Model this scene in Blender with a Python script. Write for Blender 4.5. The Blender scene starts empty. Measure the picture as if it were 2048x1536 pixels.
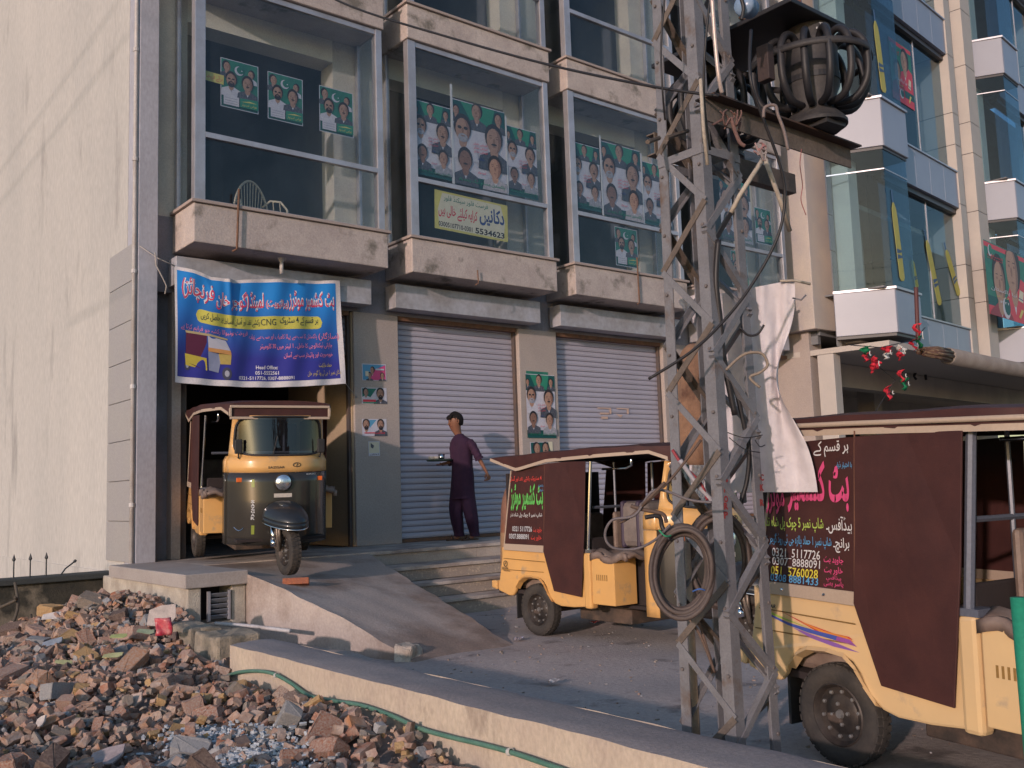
import bpy, bmesh, math, random, re, unicodedata
import numpy as np
from mathutils import Vector, Matrix
random.seed(7)
D = bpy.data
sc = bpy.context.scene
COL = sc.collection
R_ = math.radians

# ------------------------------------------------------------------ camera
FPX = 1927.0                       # focal length in pixels of a 2048 px wide picture
def _axes(a, b, c):
    ca, sa, cb, sb, cc, s_ = math.cos(a), math.sin(a), math.cos(b), math.sin(b), math.cos(c), math.sin(c)
    M = np.array([[cc, -s_, 0], [s_, cc, 0], [0, 0, 1]]) @ np.array([[1, 0, 0], [0, cb, -sb], [0, sb, cb]])
    return np.array([M @ np.array([ca, 0, sa]), M @ np.array([-sa, 0, ca]), M @ np.array([0, -1, 0.])])
RW = _axes(0.68308151, -0.10978285, -0.03340263)
CP = np.array([0, 0, 1.22])
cam_d = D.cameras.new('camera'); cam = D.objects.new('camera', cam_d); COL.objects.link(cam)
cam_d.sensor_width = 36; cam_d.lens = FPX / 2048 * 36; cam_d.clip_start = .05; cam_d.clip_end = 2000
m = Matrix.Identity(4)
for i in range(3):
    m[i][0] = RW[i, 0]; m[i][1] = -RW[i, 1]; m[i][2] = -RW[i, 2]; m[i][3] = CP[i]
cam.matrix_world = m
sc.camera = cam

# ------------------------------------------------------------------ sky, sun, exposure
SUN = Vector((-2.25, -1.0, .52)).normalized()          # towards the sun
SUN_EL = math.asin(SUN.z)
w = D.worlds.new('World'); sc.world = w; w.use_nodes = True
nt = w.node_tree
sky = nt.nodes.new('ShaderNodeTexSky'); sky.sky_type = 'NISHITA'; sky.sun_disc = False
sky.sun_elevation = SUN_EL; sky.sun_rotation = math.atan2(SUN.x, SUN.y)
sky.air_density = 1.3; sky.dust_density = 1.2; sky.ozone_density = 3.5
nt.links.new(sky.outputs[0], nt.nodes['Background'].inputs[0])
nt.nodes['Background'].inputs[1].default_value = .15
sd = D.lights.new('sun', 'SUN'); sd.energy = 2.0; sd.angle = R_(1.3); sd.color = (1, .78, .71)
so = D.objects.new('sun', sd); COL.objects.link(so)
so.rotation_euler = (-SUN).to_track_quat('-Z', 'Y').to_euler()
vs = sc.view_settings
vs.view_transform = 'Standard'; vs.look = 'None'; vs.gamma = 1; vs.use_curve_mapping = False
vs.exposure = 0.38
try: sc.cycles.max_bounces = 8; sc.cycles.transparent_max_bounces = 16
except Exception: pass

# ------------------------------------------------------------------ pixel -> place helpers
def ray(x, y): return RW @ np.array([(x - 1024) / FPX, (y - 768) / FPX, 1.0])
def _pl(x, y, k, v):
    d = ray(x, y); return CP + d * ((v - CP[k]) / d[k])
def XP(x, y, v): return Vector(_pl(x, y, 0, v))
def YP(x, y, v): return Vector(_pl(x, y, 1, v))
def ZP(x, y, v): return Vector(_pl(x, y, 2, v))
def DP(x, y, d): return Vector(CP + ray(x, y) * d)
def VP_(x, y, o, h):
    """pixel -> point on the vertical plane through o along horizontal direction h"""
    d = ray(x, y); n = (-h[1], h[0])
    t = (n[0] * (o[0] - CP[0]) + n[1] * (o[1] - CP[1])) / (n[0] * d[0] + n[1] * d[1])
    return Vector(CP + d * t)

# ------------------------------------------------------------------ materials
MATS = {}
def _n(nt, t, **k):
    n = nt.nodes.new(t)
    for a, b in k.items(): setattr(n, a, b)
    return n
def M(name, col, rough=.8, metal=0., mcol=None, scale=5., amt=.5, sharp=.25, bump=0., bscale=60., spec=.35,
      stretch=None, col3=None, scale3=1.2, amt3=.5, coat=0., fine=.12):
    if name in MATS: return MATS[name]
    mt = D.materials.new(name); mt.use_nodes = True; nt = mt.node_tree
    b = nt.nodes['Principled BSDF']
    b.inputs['Roughness'].default_value = rough; b.inputs['Metallic'].default_value = metal
    b.inputs['Specular IOR Level'].default_value = spec
    b.inputs['Coat Weight'].default_value = coat; b.inputs['Coat Roughness'].default_value = .08
    tc = _n(nt, 'ShaderNodeTexCoord'); mp = _n(nt, 'ShaderNodeMapping')
    nt.links.new(tc.outputs['Object'], mp.inputs[0])
    if stretch: mp.inputs['Scale'].default_value = stretch
    c4 = tuple(col) + (1,)
    def noise(s, det=6, rg=.6):
        n = _n(nt, 'ShaderNodeTexNoise'); n.inputs['Scale'].default_value = s
        n.inputs['Detail'].default_value = det; n.inputs['Roughness'].default_value = rg
        nt.links.new(mp.outputs[0], n.inputs['Vector']); return n
    def mixc(fac, a, bcol):
        x = _n(nt, 'ShaderNodeMix', data_type='RGBA')
        nt.links.new(fac, x.inputs[0])
        if isinstance(a, tuple): x.inputs[6].default_value = a
        else: nt.links.new(a, x.inputs[6])
        x.inputs[7].default_value = bcol
        return x.outputs[2]
    cur = c4
    def layer(cur, colr, s, a, sh, seed):
        n = noise(s); rp = _n(nt, 'ShaderNodeMapRange')
        nt.links.new(n.outputs[0], rp.inputs[0])
        th = .5 + (.5 - a) * .35
        rp.inputs[1].default_value = th - sh / 2; rp.inputs[2].default_value = th + sh / 2
        return mixc(rp.outputs[0], cur, tuple(colr) + (1,))
    if mcol is not None: cur = layer(cur, mcol, scale, amt, sharp, 0)
    if col3 is not None: cur = layer(cur, col3, scale3, amt3, .12, 3)
    if fine:
        n = noise(bscale * 1.3, 4); rp = _n(nt, 'ShaderNodeMapRange'); nt.links.new(n.outputs[0], rp.inputs[0])
        rp.inputs[1].default_value = .3; rp.inputs[2].default_value = .7
        rp.inputs[3].default_value = 1 - fine; rp.inputs[4].default_value = 1 + fine
        hs = _n(nt, 'ShaderNodeHueSaturation'); nt.links.new(rp.outputs[0], hs.inputs['Value'])
        if isinstance(cur, tuple): hs.inputs['Color'].default_value = cur
        else: nt.links.new(cur, hs.inputs['Color'])
        cur = hs.outputs[0]
    if isinstance(cur, tuple): b.inputs['Base Color'].default_value = cur
    else: nt.links.new(cur, b.inputs['Base Color'])
    if bump:
        n = noise(bscale, 8, .65); bp = _n(nt, 'ShaderNodeBump'); bp.inputs['Strength'].default_value = bump
        bp.inputs['Distance'].default_value = .02
        nt.links.new(n.outputs[0], bp.inputs['Height']); nt.links.new(bp.outputs[0], b.inputs['Normal'])
    MATS[name] = mt
    return mt
def flat(name, col, rough=.6, spec=.3):
    return M(name, col, rough, fine=.06, bscale=8, spec=spec)
def glass(name, tint, refl, rough=.02, haze=0., hcol=(.5, .55, .6), gk=.55):
    mt = D.materials.new(name); mt.use_nodes = True; nt = mt.node_tree; nt.nodes.clear()
    out = _n(nt, 'ShaderNodeOutputMaterial'); tr = _n(nt, 'ShaderNodeBsdfTransparent'); gl = _n(nt, 'ShaderNodeBsdfGlossy')
    df = _n(nt, 'ShaderNodeBsdfDiffuse'); df.inputs[0].default_value = hcol + (1,)
    mx0 = _n(nt, 'ShaderNodeMixShader')
    tr.inputs[0].default_value = tint + (1,); gl.inputs['Roughness'].default_value = rough
    gl.inputs[0].default_value = (.86, .86, .86, 1)
    tc = _n(nt, 'ShaderNodeTexCoord'); no = _n(nt, 'ShaderNodeTexNoise'); no.inputs['Scale'].default_value = 2.3
    nt.links.new(tc.outputs['Object'], no.inputs['Vector'])
    mr = _n(nt, 'ShaderNodeMapRange'); nt.links.new(no.outputs[0], mr.inputs[0])
    mr.inputs[1].default_value = .3; mr.inputs[2].default_value = .75
    mr.inputs[3].default_value = haze * .5; mr.inputs[4].default_value = haze * 1.5
    nt.links.new(mr.outputs[0], mx0.inputs[0])
    nt.links.new(tr.outputs[0], mx0.inputs[1]); nt.links.new(df.outputs[0], mx0.inputs[2])
    lw = _n(nt, 'ShaderNodeLayerWeight'); lw.inputs[0].default_value = .5
    pw = _n(nt, 'ShaderNodeMath', operation='POWER'); nt.links.new(lw.outputs['Facing'], pw.inputs[0]); pw.inputs[1].default_value = 4
    ml = _n(nt, 'ShaderNodeMath', operation='MULTIPLY'); nt.links.new(pw.outputs[0], ml.inputs[0]); ml.inputs[1].default_value = gk
    ad = _n(nt, 'ShaderNodeMath', operation='ADD'); nt.links.new(ml.outputs[0], ad.inputs[0]); ad.inputs[1].default_value = refl
    mx = _n(nt, 'ShaderNodeMixShader'); nt.links.new(ad.outputs[0], mx.inputs[0])
    nt.links.new(mx0.outputs[0], mx.inputs[1]); nt.links.new(gl.outputs[0], mx.inputs[2]); nt.links.new(mx.outputs[0], out.inputs[0])
    MATS[name] = mt
    return mt

# ------------------------------------------------------------------ mesh helpers
class MB:
    def __init__(s): s.v = []; s.f = []; s.m = []; s.cur = 0
    def add(s, vs, fs):
        o = len(s.v); s.v += [tuple(p) for p in vs]
        s.f += [tuple(i + o for i in f) for f in fs]; s.m += [s.cur] * len(fs); return s
    def box(s, x0, x1, y0, y1, z0, z1, T=None):
        vs = [(x, y, z) for z in (z0, z1) for x, y in ((x0, y0), (x1, y0), (x1, y1), (x0, y1))]
        if T is not None: vs = [T @ Vector(p) for p in vs]
        return s.add(vs, [(0, 3, 2, 1), (4, 5, 6, 7), (0, 1, 5, 4), (1, 2, 6, 5), (2, 3, 7, 6), (3, 0, 4, 7)])
    def prism(s, poly, d0, d1, fn):
        """poly: 2d points; fn(a,b,d)->3d"""
        n = len(poly)
        vs = [fn(a, b, d0) for a, b in poly] + [fn(a, b, d1) for a, b in poly]
        fs = [tuple(range(n)), tuple(range(2 * n - 1, n - 1, -1))] + [(i, i + n, (i + 1) % n + n, (i + 1) % n) for i in range(n)]
        return s.add(vs, fs)
    def poly(s, pts): return s.add(pts, [tuple(range(len(pts)))])
    def tube(s, pts, r, n=8, caps=True, closed=False):
        pts = [Vector(p) for p in pts]; N = len(pts); rs = r if isinstance(r, (list, tuple)) else [r] * N
        ref = None; rings = []
        for i, p in enumerate(pts):
            a = pts[i - 1] if (i > 0 or closed) else p; b = pts[(i + 1) % N] if (i < N - 1 or closed) else p
            t = (b - a).normalized()
            if ref is None: ref = Vector((0, 0, 1)) if abs(t.z) < .9 else Vector((1, 0, 0))
            u = t.cross(ref).normalized(); v = u.cross(t).normalized(); ref = v
            rings.append([p + (u * math.cos(k * 2 * math.pi / n) + v * math.sin(k * 2 * math.pi / n)) * rs[i] for k in range(n)])
        fs = []
        for i in range(N if closed else N - 1):
            j = (i + 1) % N
            for k in range(n): fs.append((i * n + k, i * n + (k + 1) % n, j * n + (k + 1) % n, j * n + k))
        if caps and not closed:
            fs.append(tuple(reversed(range(n)))); fs.append(tuple((N - 1) * n + k for k in range(n)))
        return s.add([q for rg in rings for q in rg], fs)
    def lathe(s, prof, T, n=24, closed=False):
        """prof: (r, h) along local z; T matrix"""
        N = len(prof)
        vs = [T @ Vector((r * math.cos(k * 2 * math.pi / n), r * math.sin(k * 2 * math.pi / n), h)) for r, h in prof for k in range(n)]
        fs = [(i * n + k, i * n + (k + 1) % n, (i + 1) % N * n + (k + 1) % n, (i + 1) % N * n + k) for i in range(N if closed else N - 1) for k in range(n)]
        return s.add(vs, fs)
    def bar(s, a, b, w, h=None, up=(0, 0, 1)):
        a = Vector(a); b = Vector(b); h = h or w; t = (b - a).normalized(); up = Vector(up)
        if abs(t.dot(up)) > .98: up = Vector((1, 0, 0))
        u = t.cross(up).normalized() * w / 2; v = u.cross(t).normalized() * h / 2
        vs = [p + x * u + y * v for p in (a, b) for x, y in ((-1, -1), (1, -1), (1, 1), (-1, 1))]
        return s.add(vs, [(0, 1, 2, 3), (7, 6, 5, 4), (0, 4, 5, 1), (1, 5, 6, 2), (2, 6, 7, 3), (3, 7, 4, 0)])
    def angle(s, a, b, w, t, d1, d2):
        """L section along a-b with flanges toward d1 and d2"""
        a = Vector(a); b = Vector(b); d1 = Vector(d1); d2 = Vector(d2)
        for p, q in ((d1, d2), (d2, d1)):
            if p is d2: o = q * t
            else: o = Vector((0, 0, 0))
            A = [e + o + x * p * w + y * q * t for e in (a, b) for x, y in ((0 if p is d1 else t / w, 0), (1, 0), (1, 1), (0 if p is d1 else t / w, 1))]
            if p is d2: A = [z - o for z in A]
            s.add(A, [(0, 1, 2, 3), (7, 6, 5, 4), (0, 4, 5, 1), (1, 5, 6, 2), (2, 6, 7, 3), (3, 7, 4, 0)])
        return s
    def grid(s, fn, nu, nv):
        vs = [fn(i / nu, j / nv) for j in range(nv + 1) for i in range(nu + 1)]
        return s.add(vs, [(j * (nu + 1) + i, j * (nu + 1) + i + 1, (j + 1) * (nu + 1) + i + 1, (j + 1) * (nu + 1) + i) for j in range(nv) for i in range(nu)])
    def mesh(s, name, mats, smooth=False):
        me = D.meshes.new(name); me.from_pydata(s.v, [], s.f)
        for k in (mats if isinstance(mats, (list, tuple)) else [mats]): me.materials.append(k)
        me.polygons.foreach_set('material_index', s.m)
        bm = bmesh.new(); bm.from_mesh(me); bmesh.ops.recalc_face_normals(bm, faces=bm.faces); bm.to_mesh(me); bm.free()
        if smooth: me.polygons.foreach_set('use_smooth', [True] * len(me.polygons))
        return me
    def obj(s, name, mats, parent=None, smooth=False, bev=0, solid=0, auto=False, rep=None, sub=0):
        me = s.mesh(name, mats, smooth)
        o = D.objects.new(name, me); COL.objects.link(o)
        if parent is not None: o.parent = parent
        if auto:
            me.polygons.foreach_set('use_smooth', [True] * len(me.polygons))
            bm = bmesh.new(); bm.from_mesh(me)
            for e in bm.edges:
                if len(e.link_faces) == 2 and e.calc_face_angle(0) > R_(35): e.smooth = False
            bm.to_mesh(me); bm.free()
        if solid:
            md = o.modifiers.new('s', 'SOLIDIFY'); md.thickness = solid; md.offset = 0
        if sub:
            md = o.modifiers.new('u', 'SUBSURF'); md.levels = sub; md.render_levels = sub
        if bev:
            md = o.modifiers.new('b', 'BEVEL'); md.width = bev; md.segments = 2; md.limit_method = 'ANGLE'
        return o
def tag(o, label=None, cat=None, group=None, kind=None):
    if label: o['label'] = label
    if cat: o['category'] = cat
    if group: o['group'] = group
    if kind: o['kind'] = kind
    return o
def empty(name, loc=(0, 0, 0), label=None, cat=None, group=None, rz=0):
    o = D.objects.new(name, None); COL.objects.link(o); o.location = loc; o.rotation_euler = (0, 0, rz); o.empty_display_size = .1
    return tag(o, label, cat, group)
def child(o, parent):
    """parent a piece built in world coordinates to an empty standing elsewhere"""
    bpy.context.view_layer.update()
    o.parent = parent; o.matrix_parent_inverse = parent.matrix_world.inverted(); return o
def frame(o, x, y, z):
    m = Matrix.Identity(4)
    for i in range(3): m[i][0] = x[i]; m[i][1] = y[i]; m[i][2] = z[i]; m[i][3] = o[i]
    return m
def axis_frame(o, z):
    z = Vector(z).normalized(); r = Vector((0, 0, 1)) if abs(z.z) < .9 else Vector((1, 0, 0))
    x = r.cross(z).normalized(); return frame(o, x, z.cross(x), z)

# ------------------------------------------------------------------ lettering
_F = {}
for cp in list(range(0xFB50, 0xFE00)) + list(range(0xFE70, 0xFEFF)):
    d = unicodedata.decomposition(chr(cp)).split()
    if len(d) == 2 and d[0][1:-1] in ('isolated', 'final', 'initial', 'medial'):
        _F.setdefault(int(d[1], 16), {})[d[0][1:-1]] = chr(cp)
def shape_urdu(s):
    out = []
    dual = lambda c: c is not None and ord(c) in _F and 'initial' in _F[ord(c)]
    for i, ch in enumerate(s):
        f = _F.get(ord(ch))
        if not f: out.append(ch); continue
        p = s[i - 1] if i else None; n = s[i + 1] if i + 1 < len(s) else None
        a = dual(p); b = dual(ch) and n is not None and ord(n) in _F and 'final' in _F[ord(n)]
        k = 'medial' if a and b and 'medial' in f else 'final' if a and 'final' in f else 'initial' if b else 'isolated'
        out.append(f.get(k, ch))
    t = ''.join(reversed(out)).translate(str.maketrans('()', ')('))
    return re.sub(r'[0-9A-Za-z_\-]+', lambda m: m.group(0)[::-1], t)
def text2d(s, bold=.0, shear=0.):
    """mesh data of a line of lettering: unit box coordinates 0..1 and its aspect"""
    c = D.curves.new('lettering', 'FONT'); rtl = any(ord(ch) > 0x500 for ch in s)
    c.body = shape_urdu(s) if rtl else s
    c.resolution_u = 2; c.offset = bold; c.shear = shear
    o = D.objects.new('lettering', c); COL.objects.link(o)
    dg = bpy.context.evaluated_depsgraph_get(); me = D.meshes.new_from_object(o.evaluated_get(dg))
    vs = [v.co.copy() for v in me.vertices]; fs = [tuple(p.vertices) for p in me.polygons]
    D.objects.remove(o); D.curves.remove(c); D.meshes.remove(me)
    if not vs: return [(0, 0)], [], 1, 1
    x0 = min(v.x for v in vs); x1 = max(v.x for v in vs); y0 = min(v.y for v in vs); y1 = max(v.y for v in vs)
    return [((v.x - x0) / (x1 - x0), (v.y - y0) / (y1 - y0)) for v in vs], fs, x1 - x0, y1 - y0
def put_text(mb, s, box, fn, bold=.0, shear=0.):
    """box (u0,v0,u1,v1) in the print's own coordinates, fn(u,v)->3d"""
    vs, fs, _, _ = text2d(s, bold, shear); u0, v0, u1, v1 = box
    mb.add([fn(u0 + a * (u1 - u0), v0 + b * (v1 - v0)) for a, b in vs], fs)
def ellipse(mb, fn, cx, cy, rx, ry, n=14, a0=0, a1=360):
    mb.add([fn(cx + rx * math.cos(R_(a0 + (a1 - a0) * k / n)), cy + ry * math.sin(R_(a0 + (a1 - a0) * k / n))) for k in range(n)], [tuple(range(n))])
def rect(mb, fn, u0, v0, u1, v1, nu=1, nv=1):
    mb.grid(lambda a, b: fn(u0 + a * (u1 - u0), v0 + b * (v1 - v0)), nu, nv)
# ------------------------------------------------------------------ palette
cream = M('cream plaster', (.50, .475, .445), .9, mcol=(.425, .41, .39), scale=.5, amt=.45, sharp=.4, bump=.15, bscale=18,
          col3=(.33, .315, .30), scale3=1.1, amt3=.10, stretch=(1, 1.3, .35))
greyp = M('grey paint', (.40, .40, .455), .8, mcol=(.33, .325, .36), scale=2.5, amt=.45, sharp=.4, bump=.1, bscale=30, stretch=(1, 1, .4))
recess = M('dark grey render', (.25, .24, .27), .9, mcol=(.19, .18, .19), scale=3, bump=.2)
tilem = M('grey wall tile', (.33, .31, .31), .55, mcol=(.34, .32, .31), scale=2, bump=.05)
band = M('weathered band concrete', (.50, .43, .395), .92, mcol=(.38, .32, .30), scale=3.2, amt=.5, sharp=.4, bump=.35, bscale=40,
         col3=(.17, .15, .13), scale3=2.6, amt3=.16)
sillm = M('sill stone', (.36, .29, .26), .7, bump=.2)
tan = M('tan pillar render', (.41, .345, .31), .9, mcol=(.33, .28, .26), scale=1.7, amt=.5, sharp=.5, bump=.2, bscale=45)
alu = M('brushed aluminium', (.47, .46, .50), .38, metal=.55, mcol=(.38, .36, .38), scale=3, fine=.05)
shut = M('shutter steel', (.47, .445, .52), .45, metal=.15, mcol=(.36, .33, .38), scale=1.3, amt=.5, sharp=.5, stretch=(.4, 1, 3), fine=.06)
hood = M('shutter hood sheet', (.42, .42, .47), .5, metal=.15, mcol=(.30, .28, .28), scale=2.5, amt=.4, sharp=.3, bump=.08, bscale=12)
rustf = M('rusty steel', (.13, .075, .05), .8, mcol=(.20, .10, .06), scale=14, bump=.3)
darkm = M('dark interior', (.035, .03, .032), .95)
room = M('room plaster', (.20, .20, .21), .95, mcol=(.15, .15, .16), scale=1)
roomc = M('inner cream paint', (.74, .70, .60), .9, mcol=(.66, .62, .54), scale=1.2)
conc = M('worn concrete', (.34, .295, .275), .95, mcol=(.27, .235, .215), scale=1.1, amt=.5, sharp=.5, bump=.35, bscale=30, col3=(.14, .12, .11), scale3=1.4, amt3=.12)
stepm = M('step stone', (.50, .43, .38), .8, mcol=(.27, .22, .20), scale=3, bump=.2, bscale=50)
riserm = M('speckled riser', (.34, .28, .24), .9, mcol=(.52, .42, .32), scale=26, amt=.2, sharp=.1, bump=.4, bscale=60)
pave = M('dusty paving', (.45, .38, .35), .95, mcol=(.36, .30, .28), scale=1.6, amt=.5, sharp=.5, bump=.5, bscale=26, col3=(.20, .165, .155), scale3=2.8, amt3=.1)
parm = M('limewashed plaster', (.52, .43, .335), .9, mcol=(.38, .30, .25), scale=2.4, amt=.42, sharp=.4, bump=.35, bscale=35,
         col3=(.22, .17, .14), scale3=3.4, amt3=.13, stretch=(1, 1, .6))
cap = M('cement coping', (.30, .265, .26), .92, mcol=(.24, .21, .21), scale=2, amt=.5, sharp=.4, bump=.3, bscale=50)
mossy = M('mossy dark render', (.075, .065, .05), .95, mcol=(.035, .035, .03), scale=4, amt=.5, sharp=.3, bump=.5, bscale=30, col3=(.20, .17, .13), scale3=3, amt3=.12)
pvc = M('pvc pipe', (.55, .53, .53), .5, mcol=(.42, .38, .36), scale=4)
black = M('black rubber', (.028, .026, .027), .55, fine=.1)
winglass = glass('window glass', (.90, .925, .94), .03, haze=.022, hcol=(.30, .36, .45))

# ------------------------------------------------------------------ ground
def gz(x, y): return 0.012 * math.sin(x * 2.1 + y * 1.3) * math.sin(y * 1.7 - x) + 0.006 * math.sin(5 * x + 3 * y)
g = MB(); g.grid(lambda a, b: (2.83 + a * 17.2, -6 + b * 16, gz(2.83 + a * 17.2, -6 + b * 16) * (1 if a > .02 else 0)), 110, 110)
tag(g.obj('yard_paving', pave, smooth=True), kind='structure')
g = MB(); g.grid(lambda a, b: (-150 + a * 300, -150 + b * 300, -.72), 6, 6)
tag(g.obj('ground', M('earth', (.20, .17, .14), .95, mcol=(.15, .12, .10), scale=.3, bump=.3), smooth=True), kind='structure')

# ------------------------------------------------------------------ main building
shop = empty('shop_building', (3.2, 10.2, 0), 'concrete shop building with four glazed bays above steel shutters, cream side wall at left', 'building')
def B(name, boxes, mat, bev=0, parent=shop, **k):
    mb = MB()
    for b in boxes: mb.box(*b)
    o = mb.obj(name, mat, None, bev=bev, **k); return child(o, parent)
ZT = 14.2
B('side_wall', [(3.2, 3.42, 10.36, 22, -.6, ZT)], cream)
B('plinth', [(3.185, 3.3, 10.9, 22, -.6, .50)], cream)
B('corner_column', [(3.2, 3.40, 10.0, 10.355, .0, ZT)], greyp, bev=.006)
z = 3.92
tm = None
for i in range(8):                                    # grey tiles at the foot of the side wall
    z0 = .62 + i * .415; mb = MB(); mb.box(3.172, 3.198, 10.06, 10.885, z0 + .003, min(z0 + .412, 3.92))
    child(mb.obj('tile', tilem, bev=.003), shop)
PX = [(3.40, 3.72), (5.82, 6.46), (8.42, 9.12), (11.36, 11.92)]
B('left_jamb', [(3.62, 3.72, 10.18, 10.50, .615, 3.46)], tan, bev=.006)
B('recess_wall', [(3.40, 3.62, 10.32, 10.52, .615, 3.46)], recess)
for a, b in PX[1:]: B('pillar', [(a, b, 10.17, 10.55, .615, 3.45)], tan, bev=.01)
B('lintel_wall', [(3.40, 14.6, 10.2, 10.5, 3.455, 4.29)], recess)
B('lower_end_wall', [(14.72, 15.1, 9.75, 14, -.1, 3.84)], tan, bev=.01)
B('end_pier', [(14.56, 15.22, 9.50, 10.6, 3.84, ZT)], M('end pier plaster', (.50, .43, .37), .9, mcol=(.38, .34, .34), scale=1.2, amt=.5, sharp=.4, bump=.2), bev=.012)
UP = [(3.40, 3.78), (5.60, 6.42), (8.30, 9.10), (10.98, 11.78), (13.66, 14.56)]
FL = [4.33, 7.32, 10.31]
for a, b in UP: B('upper_pier', [(a, b, 10.2, 10.5, 4.29, ZT)], M('inner pier paint', (.58, .54, .46), .9, mcol=(.46, .43, .38), scale=1.3, bump=.1))
for f in FL:
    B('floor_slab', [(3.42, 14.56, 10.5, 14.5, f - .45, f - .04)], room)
    for i in range(4):
        B('lintel', [(UP[i][1], UP[i + 1][0], 10.2, 10.5, f + 2.24, f + 2.96)], roomc)
B('roof_slab', [(3.2, 15.2, 10.52, 22, ZT, ZT + .3)], room)
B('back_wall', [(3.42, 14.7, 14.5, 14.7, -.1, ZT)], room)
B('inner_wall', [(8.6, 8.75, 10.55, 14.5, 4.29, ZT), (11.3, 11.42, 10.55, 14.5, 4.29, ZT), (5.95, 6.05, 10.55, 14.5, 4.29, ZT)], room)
# ground floor shop room, dark
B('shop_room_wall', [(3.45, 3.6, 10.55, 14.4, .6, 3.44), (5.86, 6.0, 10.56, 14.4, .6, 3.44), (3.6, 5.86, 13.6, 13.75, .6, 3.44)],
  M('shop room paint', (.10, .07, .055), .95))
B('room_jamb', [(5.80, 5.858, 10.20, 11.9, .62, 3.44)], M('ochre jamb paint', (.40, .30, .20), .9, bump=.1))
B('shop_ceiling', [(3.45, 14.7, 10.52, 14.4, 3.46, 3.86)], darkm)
B('shop_floor', [(3.42, 14.7, 10.31, 14.4, .2, .605)], conc)

def bay(i, k):
    x0 = 3.62 + 2.68 * i; x1 = x0 + 2.345; zb = 3.88 if k == 0 else FL[k] - .475; zs = FL[k] - .03
    mb = MB(); mb.box(x0, x1, 9.57, 10.198, zb, zs)
    b = child(mb.obj('bay_window', band, bev=.012), shop)
    def S(name, boxes, mat, bev=.004):
        q = MB()
        for c in boxes: q.box(*c)
        return child(q.obj(name, mat, bev=bev), b)
    S('sill', [(x0 - .03, x1 + .03, 9.54, 10.196, zs + .001, zs + .035)], sillm)
    if k > 1: return
    zt = FL[k + 1] - .478; z0 = zs + .036
    S('corner_post', [(x0 + .02, x0 + .135, 9.60, 9.70, z0, zt)], alu); S('corner_post', [(x1 - .105, x1 - .02, 9.60, 9.70, z0, zt)], alu)
    S('rear_post', [(x0 + .02, x0 + .06, 10.12, 10.19, z0, zt)], alu); S('rear_post', [(x1 - .06, x1 - .02, 10.12, 10.19, z0, zt)], alu)
    zm = z0 + .70
    S('mullion', [(x0 + .136, x1 - .106, 9.60, 9.66, zm, zm + .06)], alu)
    S('head_rail', [(x0 + .136, x1 - .106, 9.61, 9.68, zt - .07, zt - .004)], alu)
    S('bottom_rail', [(x0 + .136, x1 - .106, 9.61, 9.68, z0, z0 + .025)], alu)
    S('pane', [(x0 + .136, x1 - .106, 9.628, 9.634, z0 + .026, zm - .002)], winglass, 0)
    S('pane', [(x0 + .136, x1 - .106, 9.628, 9.634, zm + .062, zt - .072)], winglass, 0)
    for xx in (x0 + .04, x1 - .046): S('side_pane', [(xx, xx + .006, 9.702, 10.118, z0 + .01, zt - .01)], winglass, 0)
    S('inner_sill', [(x0 + .14, x1 - .11, 9.70, 10.2, z0 - .03, z0 + .004)], room)
for i in range(4):
    for k in range(3): bay(i, k)

# shutters: hood, guides and every slat
NSL = 37
def slat_mesh(w):
    mb = MB(); h = 2.80 / NSL
    prof = [(0, 0), (-.010, .006), (-.016, h * .35), (-.014, h * .6), (-.004, h * .82), (0, h * .95), (.004, h * .95), (.004, 0)]
    mb.prism(prof, 0, w, lambda a, b, d: (d, a, b)); return mb.mesh('slat', shut)
def shutter(x0, x1, y, hx0, hx1, closed=True):
    mb = MB(); mb.box(hx0, hx1, 9.93, 10.165, 3.50, 3.80)
    h = child(mb.obj('roller_shutter', hood, bev=.006), shop)
    q = MB(); q.box(x0 + .02, x1 - .02, 10.20, 10.30, 3.40, 3.455); child(q.obj('shutter_slot', rustf), h)
    for a in (x0 - .035, x1 - .035):
        q = MB(); q.box(a, a + .07, y - .075, y - .02, .616, 3.42); child(q.obj('guide_rail', M('dark guide steel', (.085, .07, .07), .7, mcol=(.11, .075, .06), scale=10), bev=.003), h)
    if closed:
        me = slat_mesh(x1 - x0)
        for k in range(NSL):
            o = D.objects.new('slat', me); COL.objects.link(o); o.location = (x0, y, .66 + k * 2.80 / NSL); child(o, h)
        q = MB(); q.box(x0, x1, y - .03, y + .01, .617, .658); child(q.obj('bottom_rail', rustf, bev=.003), h)
    else:
        me = slat_mesh(x1 - x0)
        for k in range(7):
            o = D.objects.new('slat', me); COL.objects.link(o); o.location = (x0, y, .66 + (k + 30) * 2.80 / NSL); child(o, h)
shutter(3.76, 5.80, 10.30, 3.57, 5.94, closed=False)
shutter(6.46, 8.42, 10.31, 6.28, 8.63)
shutter(9.12, 11.36, 10.31, 9.00, 11.53)
shutter(11.92, 14.72, 10.9, 12.0, 14.4)

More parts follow.
